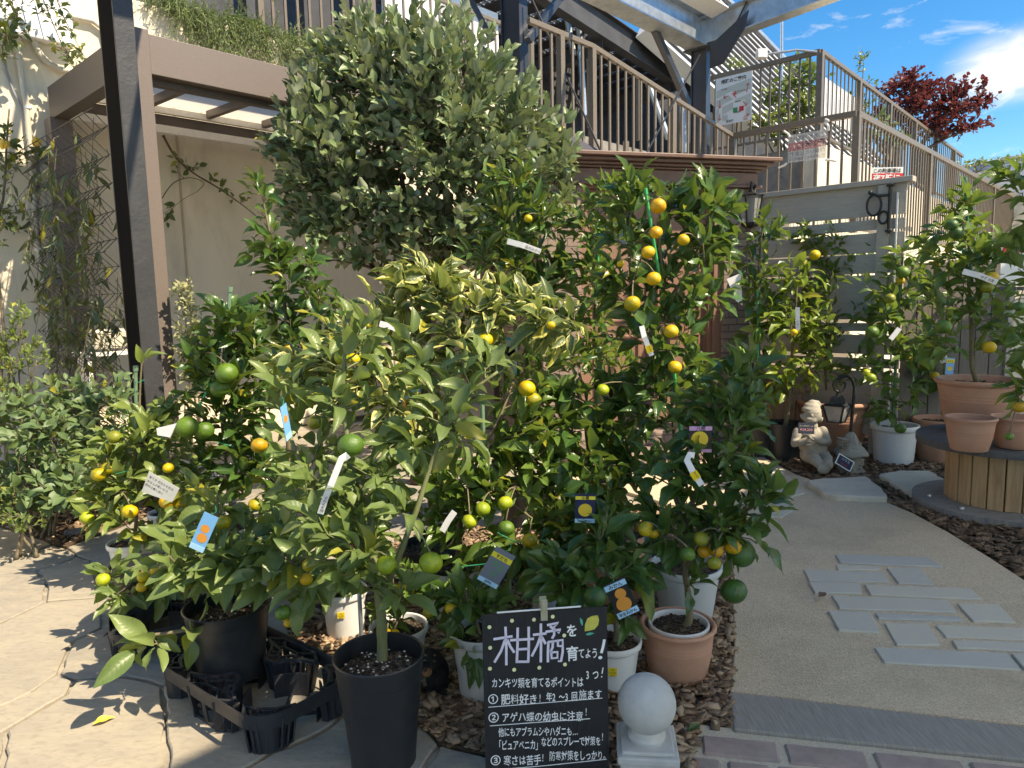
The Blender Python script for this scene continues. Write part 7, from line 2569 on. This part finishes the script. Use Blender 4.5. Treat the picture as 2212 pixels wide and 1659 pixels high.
for x_, y_, r_ in ((1230, 1195, 16), (1280, 1275, 20), (1190, 1310, 13), (1330, 1345, 14), (1140, 1350, 12)):
    zz_ = hp(x_, y_).z
    rad_ = np.interp(zz_ - zr, [0, hr_ * .36, hr_ * .58, hr_], [.125, .080, .056, .01])
    dx = (x_ - 1220) * k_
    dy = -math.sqrt(max(0, rad_ ** 2 - dx ** 2))
    mb.ball(cx + V((dx, dy, zz_)), r_ * k_, 8, 12, (1, .4, 1))
mb.build('spot', m_gst, roof, smooth='all')
dq = hp(1148, 1288, -.075)
mb = MB()
mb.box(dq + V((.0, .035, 0)), (.046, .08, .05)).box(dq + V((.006, .03, .033)), (.064, .09, .009), V((1, 0, -.12)).normalized(), Yv, V((.12, 0, 1)).normalized())
dm = mb.build('dormer', m_gst, roof, bevel=.004)
mb = MB()
for i in (-1, 0, 1):
    mb.box(dq + V((i * .017, -.018, -.002)), (.004, .008, .046)).box(dq + V((0, -.018, i * .019 - .002)), (.042, .008, .004))
mb.build('window_frame', m_gst, roof)
MB().box(dq + V((0, -.0155, -.002)), (.040, .002, .042)).build('window', m_gdk, roof)
mb = MB()
mb.lathe([(0, 0), (.105, 0), (.108, .012), (.092, .03), (.080, .06), (.078, zr * .7), (.085, zr), (0, zr)], cx, 30)
mb.v = [tuple(V(q) + V((math.sin(q[2] * 90 + q[0] * 60) * .004, math.cos(q[2] * 70 + q[1] * 90) * .004, 0))) for q in mb.v]
wl_ = mb.build('wall', m_gst, mh, smooth='all')
mb = MB()
for k in range(26):
    a = rnd.uniform(3.3, 6.1)
    if 4.2 < a < 5.1:
        continue
    mb.ball(cx + V((math.cos(a) * .083, math.sin(a) * .083, rnd.uniform(.01, zr * .8))), rnd.uniform(.012, .02), 6, 8, (1, 1, .7))
mb.build('stone', m_gst, wl_, smooth='all')
dq = hp(1205, 1520, -.085)
mb = MB()
mb.box(dq, (.07, .014, .10))
for i in (-1, 0, 1):
    mb.box(dq + V((i * .021, -.008, 0)), (.018, .006, .092))
mb.build('door', m_gst, wl_, bevel=.003)
o = hp(1155, 1480, -.125)
tg = thing('price_card', 'tilted blue-black price card leaning on the mushroom house', 'price card', o)
xx = V((math.cos(R(32)), 0, -math.sin(R(32))))
yy = V((math.sin(R(32)), .3, math.cos(R(32)))).normalized()
nn_ = xx.cross(yy).normalized()
MB().box(o, (190 * k_, .004, 118 * k_), xx, nn_ * -1, yy).build('frame', m_alu, tg)
MB().box(o + nn_ * .002, (168 * k_, .002, 96 * k_), xx, nn_ * -1, yy).build('card', flat('navy card', (.03, .045, .085), .3), tg)
MB().text('ハウス', o + nn_ * .0045 + yy * 8 * k_, xx, yy, 34 * k_, 0, .5).build('lettering', m_sign, tg)
MB().text('¥18,900', o + nn_ * .0045 - yy * 32 * k_, xx, yy, 24 * k_, 0, .5).build('red_lettering', m_red, tg)

LY = 5.62
lp = lambda x_, y_, d=0.0: P(*gv(x_, y_), LY + d)
ln0 = lp(1220, 1600)
ld = thing('garden_lantern', 'black lantern hanging from a curled iron crook behind the gnome', 'lantern', V((ln0.x, LY, 0)))
pts = [V((lp(1215, 1400).x, LY, 0.0)), lp(1215, 1170), lp(1232, 1000), lp(1252, 800), lp(1258, 700), lp(1235, 620), lp(1180, 580), lp(1120, 590), lp(1060, 630), lp(1040, 680), lp(1055, 730), lp(1090, 745), lp(1135, 735), lp(1160, 700), lp(1165, 660), lp(1145, 650)]
MB().tube(pts, [.013] * 5 + [.012] * 5 + [.010] * 6, 8).build('crook', m_iron, ld, smooth=True)
lc = lp(1075, 880)
lk = LY / F * .2082
mb = MB()
MB().lathe([(0, 130 * lk), (12 * lk, 128 * lk), (20 * lk, 100 * lk), (60 * lk, 90 * lk), (78 * lk, 60 * lk), (95 * lk, 25 * lk), (165 * lk, 0), (160 * lk, -8 * lk), (0, -6 * lk)], lc, 4).build('lamp_roof', m_iron, ld)
zbm = lp(1075, 1055).z - lc.z
mb = MB()
for k in range(4):
    a = math.pi / 2 * k
    u1 = V((math.cos(a), math.sin(a), 0))
    u2 = V((math.cos(a + math.pi / 2), math.sin(a + math.pi / 2), 0))
    mb.beam(lc + u1 * 150 * lk, lc + u1 * 92 * lk + Z * zbm, .011, .011)
    mb.beam(lc + u1 * 92 * lk + Z * zbm, lc + u2 * 92 * lk + Z * zbm, .011, .011)
mb.box(lc + Z * zbm, (120 * lk, 120 * lk, .006), V((.7, .7, 0)), V((-.7, .7, 0)))
fr_ = mb.build('lamp_frame', m_iron, ld)
MB().lathe([(88 * lk, zbm), (143 * lk, -.004)], lc, 4).build('lamp_pane', m_glass, fr_)

# puppy figure between the pots
m_fur = M('black fur', (.013, .012, .012), (.022, .02, .019), 60, .75, .6, 260, .004, spec=.25)
m_tan = M('tan fur', (.24, .125, .05), (.17, .085, .035), 40, .8, .5, 260, .003)
DY = 2.42
dk = DY / F / 3
dv = lambda x_, y_, d=0.0: P(737.3 + x_ / 3, 1106 + y_ / 3, DY + d)
E2 = lambda x_, y_, d, rx, ry, rz, rot=None: ('e', dv(x_, y_, d), (rx * dk, rz * dk, ry * dk), rot)
dg_ = dv(640, 1390)
dog = thing('puppy_figure', 'black and tan puppy figure sitting between the black pot and the grey pot', 'dog figure', V((dg_.x, DY, 0)))
zf = dv(0, 1370).z
blob_figure('body', [
    E2(575, 965, -.02, 92, 85, 85), E2(545, 1020, -.06, 52, 46, 62), E2(640, 1010, .02, 60, 110, 60, ry_(-14)), E2(500, 985, .0, 30, 75, 50, ry_(10)),
    E2(620, 1080, .01, 80, 70, 75), E2(655, 1180, .03, 105, 120, 100), E2(690, 1290, .06, 115, 95, 120),
    ('l', [dv(590, 1170, -.01), dv(580, 1270, -.03), dv(575, 1350, -.045)], [42 * dk, 34 * dk, 34 * dk]), ('l', [dv(680, 1180, -.01), dv(690, 1280, -.03), dv(695, 1360, -.045)], [42 * dk, 34 * dk, 34 * dk]),
    E2(568, 1375, -.075, 40, 26, 52), E2(695, 1385, -.075, 40, 26, 52), E2(760, 1360, .02, 60, 40, 80)], m_fur, dog, .006, 4)
for x_, y_, d, rx, ry, rz in ((556, 1040, -.085, 34, 26, 44), (572, 1380, -.083, 34, 22, 46), (698, 1388, -.083, 34, 22, 46)):
    MB().ball(dv(x_, y_, d), 1.0, 10, 14, (rx * dk, rz * dk, ry * dk)).build('muzzle' if y_ < 1100 else 'paw', m_tan, dog, smooth='all')
for x_ in (545, 605):
    MB().ball(dv(x_, 928, -.085), 9 * dk, 8, 10, (1, .5, .8)).build('brow_spot', m_tan, dog, smooth='all')
    MB().ball(dv(x_ - 2, 965, -.088), 12 * dk, 8, 10).build('eye', flat('eye', (.004, .003, .003), .05, .8) if x_ == 545 else bpy.data.materials['eye'], dog, smooth='all')
MB().ball(dv(545, 1022, -.125), 13 * dk, 8, 10).build('nose', m_iron, dog, smooth='all')

# ---------------------------------------------------------------- tags
m_tagw = M('white tag', (.80, .80, .80), (.75, .75, .75), 30, .4, .0)
m_band = flat('light blue band', (.35, .62, .82), .4)
m_navy = flat('navy photo', (.012, .02, .075), .35)
m_blackph = flat('dark photo', (.02, .022, .02), .35)
m_pink = flat('pink band', (.62, .34, .56), .4)
m_phb = flat('sky blue photo', (.16, .42, .72), .35)
m_yl = flat('yellow label', (.78, .66, .05), .45)
m_pho = flat('photo orange', (.72, .29, .05), .4)
m_phy = flat('photo yellow', (.74, .52, .05), .4)
m_phg = flat('photo green', (.12, .22, .16), .4)
m_phgr = flat('photo grey', (.16, .18, .22), .4)
TAGG, STRG = 'picture plant tags', 'white price strips on the citrus trees'


def ptag(label, u, v, Y, wp, hp_, tilt, ground, bands, discs, texts, yaw=0):
    k = Y / F
    c = P(u, v, Y)
    a = R(tilt)
    fx = V((math.cos(R(yaw)), math.sin(R(yaw)), 0))
    x = (fx * math.cos(a) - Z * math.sin(a)).normalized()
    y = (fx * math.sin(a) + Z * math.cos(a)).normalized()
    n_ = x.cross(y)
    t = thing('plant_tag', label, 'plant tag', c, TAGG)
    MB().box(c, (wp * k, .0016, hp_ * k), x, n_ * -1, y).build('card', ground, t)
    for i, (y0, y1, m) in enumerate(bands):
        MB().box(c + y * ((y0 + y1) / 2 * hp_ * k) + n_ * .001, (wp * k * .985, .0010, (y1 - y0) * hp_ * k), x, n_ * -1, y).build('band', m, t)
    for (dx, dy, r_, m) in discs:
        MB().disc(c + x * dx * wp * k + y * dy * hp_ * k + n_ * (.0013 + .0002 * (discs.index((dx, dy, r_, m)))), x, y, r_ * wp * k, r_ * wp * k * .96).build('picture', m, t)
    for (s_, dy, sz, m) in texts:
        MB().text(s_, c + y * dy * hp_ * k + n_ * .0024, x, y, sz * wp * k, 0, .5, .02).build('lettering', m, t)
    MB().tube([c + y * hp_ * k * .5, c + y * hp_ * k * .62 + x * .01, c + y * hp_ * k * .75], .0015, 4).build('string', m_tie, t)
    return t


ptag('navy tag with a yellow fruit picture, in the leaves right of centre', 1264, 1098, 2.42, 45, 66, 2, m_navy, [(.30, .42, m_yl), (-.5, -.36, m_band)], [(0, -.06, .34, m_phy)], [('小夏', .32, .2, m_ink), ('ニューサマー', -.47, .13, m_ink)])
ptag('tilted tag picturing dark green fruits with a yellow label, above the chalkboard', 1072, 1226, 2.26, 50, 88, 31, m_phgr, [(.22, .36, m_yl), (-.5, -.38, m_band)], [(-.12, .08, .17, m_phg), (.2, .02, .17, m_phg), (.02, -.18, .17, m_phg)], [('すだち', .25, .2, m_ink), ('品種名', -.46, .12, m_ink)])
ptag('black tag picturing oranges with light blue bands, beside the chalkboard top', 1342, 1292, 2.2, 52, 88, -24, m_blackph, [(.30, .45, m_band), (-.5, -.34, m_band)], [(.05, .12, .25, m_pho), (0, -.17, .34, m_pho)], [('みかん', .33, .22, m_ink), ('早生みかん', -.46, .17, m_ink)])
ptag('pink-banded tag picturing a yellow fruit, in the dark tree by the path', 1513, 949, 2.42, 51, 58, 1, m_blackph, [(.34, .5, m_pink), (-.5, -.38, m_pink)], [(-.04, 0, .37, m_phy)], [('八朔', .36, .2, m_ink)])
ptag('tag picturing orange fruits under blue sky, hanging in the shaded middle', 888, 866, 2.9, 42, 66, 3, m_phb, [(-.5, -.36, m_band), (.18, .30, m_yl)], [(-.2, -.1, .28, m_pho), (.2, -.05, .28, m_pho), (0, -.22, .28, m_pho)], [('温州', -.47, .2, m_ink), ('みかん', -.3, .16, m_ink)])
ptag('tilted sky-blue tag with an orange picture, low in the left citrus', 440, 1150, 2.3, 34, 90, 27, m_phb, [(-.5, -.36, m_band)], [(0, .1, .3, m_pho), (.05, -.15, .34, m_pho)], [])
ptag('narrow blue-edged tag seen edge-on among the left branches', 618, 912, 2.2, 30, 80, -14, m_phb, [(-.5, -.34, m_band)], [(0, .1, .3, m_pho)], [], yaw=82)
ptag('small blue tag with an orange picture under the greenish orange fruit', 1400, 1175, 2.45, 24, 50, -4, m_phb, [(-.5, -.34, m_band)], [(.1, .1, .35, m_pho)], [], yaw=-60)
ptag('teal framed photo card behind the variegated leaves', 1076, 768, 3.3, 84, 80, 3, flat('teal card', (.08, .42, .48), .4), [(-.38, .42, flat('pale photo', (.50, .55, .48), .4))], [(.25, -.1, .16, m_phg), (.3, .12, .14, m_phg)], [])
ptag('blue tag with a yellow label beside the big terracotta pot on the reel', 2052, 791, 5.2, 18, 36, 4, m_phb, [(.2, .42, m_yl)], [(0, -.15, .3, m_phy)], [('すだち', .24, .24, m_ink)])


def strip(label, pts, wp, Y, text=None, yellow=None):
    """a paper strip through picture points"""
    k = Y / F
    q = [P(u, v, Y + (d if True else 0)) for u, v, d in pts]
    n = len(q)
    t = thing('price_strip', label, 'price tag', q[0], STRG)
    vs = []
    for i, p in enumerate(q):
        tg_ = (q[min(i + 1, n - 1)] - q[max(i - 1, 0)]).normalized()
        vdir = (EYE - p).normalized()
        s_ = vdir.cross(tg_).normalized()
        nn2 = tg_.cross(s_)
        for o_ in (-.0006, .0006):
            vs += [p + s_ * wp * k / 2 + nn2 * o_, p - s_ * wp * k / 2 + nn2 * o_]
    fs = []
    for i in range(n - 1):
        a = i * 4
        b = a + 4
        fs += [(a + 2, a + 3, b + 3, b + 2), (a, b, b + 1, a + 1), (a, a + 2, b + 2, b), (a + 1, b + 1, b + 3, a + 3)]
    fs += [(0, 1, 3, 2), ((n - 1) * 4, (n - 1) * 4 + 2, (n - 1) * 4 + 3, (n - 1) * 4 + 1)]
    MB().add(vs, fs).build('paper', m_tagw, t)
    a, b = q[-2], q[-1]
    x = (b - a).normalized()
    vdir = (EYE - b).normalized()
    y = vdir.cross(x).normalized()
    if y.z < 0 and abs(y.z) > .3:
        y = -y
        x = -x
        a, b = b, a
    n_ = x.cross(y)
    if text:
        MB().text(text, a + x * (b - a).length * .1 - y * wp * k * .28 + n_ * .0022, x, y, wp * k * .62).build('lettering', m_ink, t)
    if yellow:
        c_ = q[-1].lerp(q[-2], yellow)
        s_ = MB().box(c_ + vdir * .002, (wp * k * 1.5, .001, wp * k * 1.25), x, vdir * -1, y).build('sticker', m_sticker, t)
        MB().text('¥6,000', c_ + vdir * .003 + y * wp * k * .05, x, y, wp * k * .4, 0, .5).build('sticker_lettering', m_ink, t)
    return t


strip('long white strip looped on the stem above the front black pot', [(752, 992, .02), (746, 984, .0), (738, 990, -.02), (728, 1015, -.02), (714, 1050, -.02), (703, 1075, -.01), (692, 1110, 0)], 14, 2.02, '温州みかん')
strip('white strip across the pale leaves left of the variegated tree', [(820, 699, 0), (850, 707, -.01), (885, 724, 0)], 13, 2.7, '口之津温州みかん 苗木')
strip('white strip high on the long-leaved tree before the silvery shrub', [(1096, 521, 0), (1130, 530, -.01), (1168, 544, 0)], 12, 4.0, '温州みかん 大苗')
strip('white strip with a yellow sticker in the middle of the orange-fruited tree', [(1386, 704, 0), (1392, 728, -.01), (1408, 768, 0)], 11, 2.75, None, .35)
strip('white strip with a yellow price sticker low in the dark tree by the path', [(1500, 984, .02), (1490, 982, 0), (1484, 994, 0), (1496, 1018, -.01), (1516, 1048, 0)], 14, 2.3, None, .7)
strip('white strip stretched across the tree on the cable reel', [(2080, 586, 0), (2115, 595, -.01), (2154, 610, 0)], 12, 4.25, 'ゆず 大実')
strip('short white strip tilted beside the slender staked citrus', [(1924, 733, 0), (1933, 722, 0), (1943, 709, 0)], 10, 5.4)
strip('white strip hanging straight down in the yellow-green citrus', [(1723, 664, 0), (1723, 690, 0), (1724, 712, 0)], 9, 5.6, 'レモン')
strip('white strip in the shadow left of the clustered lime fruits', [(982, 1105, 0), (968, 1125, 0), (955, 1148, 0)], 14, 2.62, None)
strip('white strip above the blue tag beside the reel pots', [(2028, 742, 0), (2034, 760, 0), (2041, 783, 0)], 15, 5.3, '苗木')


def card(label, pts, Y, text=None, m=None):
    q = [P(u, v, Y) for u, v in pts]
    x = (q[1] - q[0]).normalized()
    n_ = x.cross(q[3] - q[0]).normalized()
    if n_.dot(EYE - q[0]) < 0:
        n_ = -n_
    t = thing('info_card', label, 'card', q[0])
    vs = [p + n_ * .001 for p in q] + [p - n_ * .001 for p in q]
    MB().add(vs, [(0, 1, 2, 3), (7, 6, 5, 4), (0, 4, 5, 1), (1, 5, 6, 2), (2, 6, 7, 3), (3, 7, 4, 0)]).build('card', m or m_tagw, t)
    if text:
        y = n_.cross(x)
        if y.z < 0:
            y = -y
        mb = MB()
        L = (q[1] - q[0]).length
        for i, s_ in enumerate(text):
            mb.text(s_, q[0] + x * L * .08 - y * L * (.16 + .13 * i) + n_ * .002, x, y, L * .085)
        mb.build('lettering', m_ink, t)
    return t


card('white care card hanging before the foot of the black post', [(338, 925), (382, 914), (368, 945), (340, 940)], 3.3)
card('white care card among the left citrus fruits', [(322, 1018), (388, 1055), (372, 1085), (306, 1062)], 3.25, ('育て方 日なたを好み', '水は土が乾いたら', '肥料は春と秋に'), M('translucent card', (.62, .63, .60), None, 8, .4, .0))
card('white diamond card hung in the fingered citron', [(1570, 603), (1600, 590), (1604, 660), (1590, 650)], 6.05)
# yellow alarm notice on a small post
o = P(724, 1141, 2.45)
k = 2.45 / F
t = thing('alarm_notice', 'yellow alarm notice with a red box, half hidden by the front tree', 'sign', V((o.x + .07, 2.46, 0)))
xx = X
MB().box(o + xx * 45 * k - Z * 36 * k, (92 * k, .004, 74 * k)).build('panel', m_yl, t)
MB().box(o + xx * 52 * k - Z * 30 * k - Yv * .003, (56 * k, .003, 26 * k)).build('red_box', m_red, t)
MB().text('作動中', o + xx * 28 * k - Z * 37 * k - Yv * .0052, xx, Z, 17 * k, 0, 0, .02).build('white_lettering', m_sign, t)
MB().text('警報', o + xx * 6 * k - Z * 18 * k - Yv * .003, xx, Z, 18 * k, 0, 0, .03).build('lettering', m_ink, t)
MB().text('Security', o + xx * 6 * k - Z * 60 * k - Yv * .003, xx, Z, 13 * k, 0, 0, .02).build('lettering', m_ink, t)
MB().tube([V((o.x + 45 * k, 2.46, 0)), o + xx * 45 * k + Yv * .01 - Z * 10 * k], .008, 8).build('stand', m_galv, t)
# loose things on the ground
m_dry = M('dry leaf', (.16, .08, .05), (.10, .05, .035), 40, .8, .3, 120)
m_yleaf = flat('yellow leaf', (.62, .47, .06), .6)
rr = np.random.default_rng(90)
for lb, u, v, z_, L, m in (('curled dry brown leaf lying on the path stones', 1768, 1290, .045, .07, m_dry), ('yellow fallen leaf on the sunlit flagstones', 200, 1566, .006, .07, m_yleaf), ('small dry brown leaf beside the left plant carrier', 222, 1376, .006, .05, m_dry), ('green leaf fallen on the bark beside the stone ball', 1488, 1580, .03, .06, None)):
    p = np.array(G(u, v, z_))
    rt = thing('fallen_leaf', lb, 'leaf', V(p))
    leaves_mesh('blade', [p], [[.8, .5, .1]], [[.1, -.2, 1]], [L], TP['citrus'], m or LM['dark'], rt, rr)
# black name plate in the shrub bed
q = G(160, 1162, .0)
t = thing('name_plate', 'small dark name plate lying in the shrub bed', 'name plate', q)
MB().box(q + Z * .03, (.11, .006, .055), V((.93, .3, .1)).normalized(), V((-.3, .93, -.3)).normalized(), V((0, .3, .95)).normalized()).build('plate', m_label, t)
# clear plastic sheet heaped behind the citrus by the post
q = G(420, 1075, 0)
t = thing('plastic_sheet', 'crumpled clear plastic sheet behind the fruit beside the black post', 'plastic sheet', V((P(430, 960, 4.1).x, 4.1, 0)))
c = V((P(425, 960, 4.1).x, 4.1, 0))
mb = MB()
vs, fs = [], []
nu, nv = 26, 14
for j in range(nv + 1):
    for i in range(nu):
        a = 6.2832 * i / nu
        h = j / nv
        r_ = .17 * (1 - .55 * h) * (1 + .22 * math.sin(5 * a + 3 * h) + .12 * math.sin(11 * a - 5 * h))
        vs.append(c + V((r_ * math.cos(a), r_ * math.sin(a), .52 * h)))
for j in range(nv):
    for i in range(nu):
        i2 = (i + 1) % nu
        fs.append((j * nu + i, j * nu + i2, (j + 1) * nu + i2, (j + 1) * nu + i))
pst = NT('clear plastic')
pm_ = pst.end(pst.n('ShaderNodeMixShader', {0: .6, 1: pst.n('ShaderNodeBsdfTransparent').outputs[0], 2: pst.pbr((.62, .62, .62), .25).outputs[0]}))
mb.add(vs, fs)
mb.build('sheet', pm_, t, smooth='all')
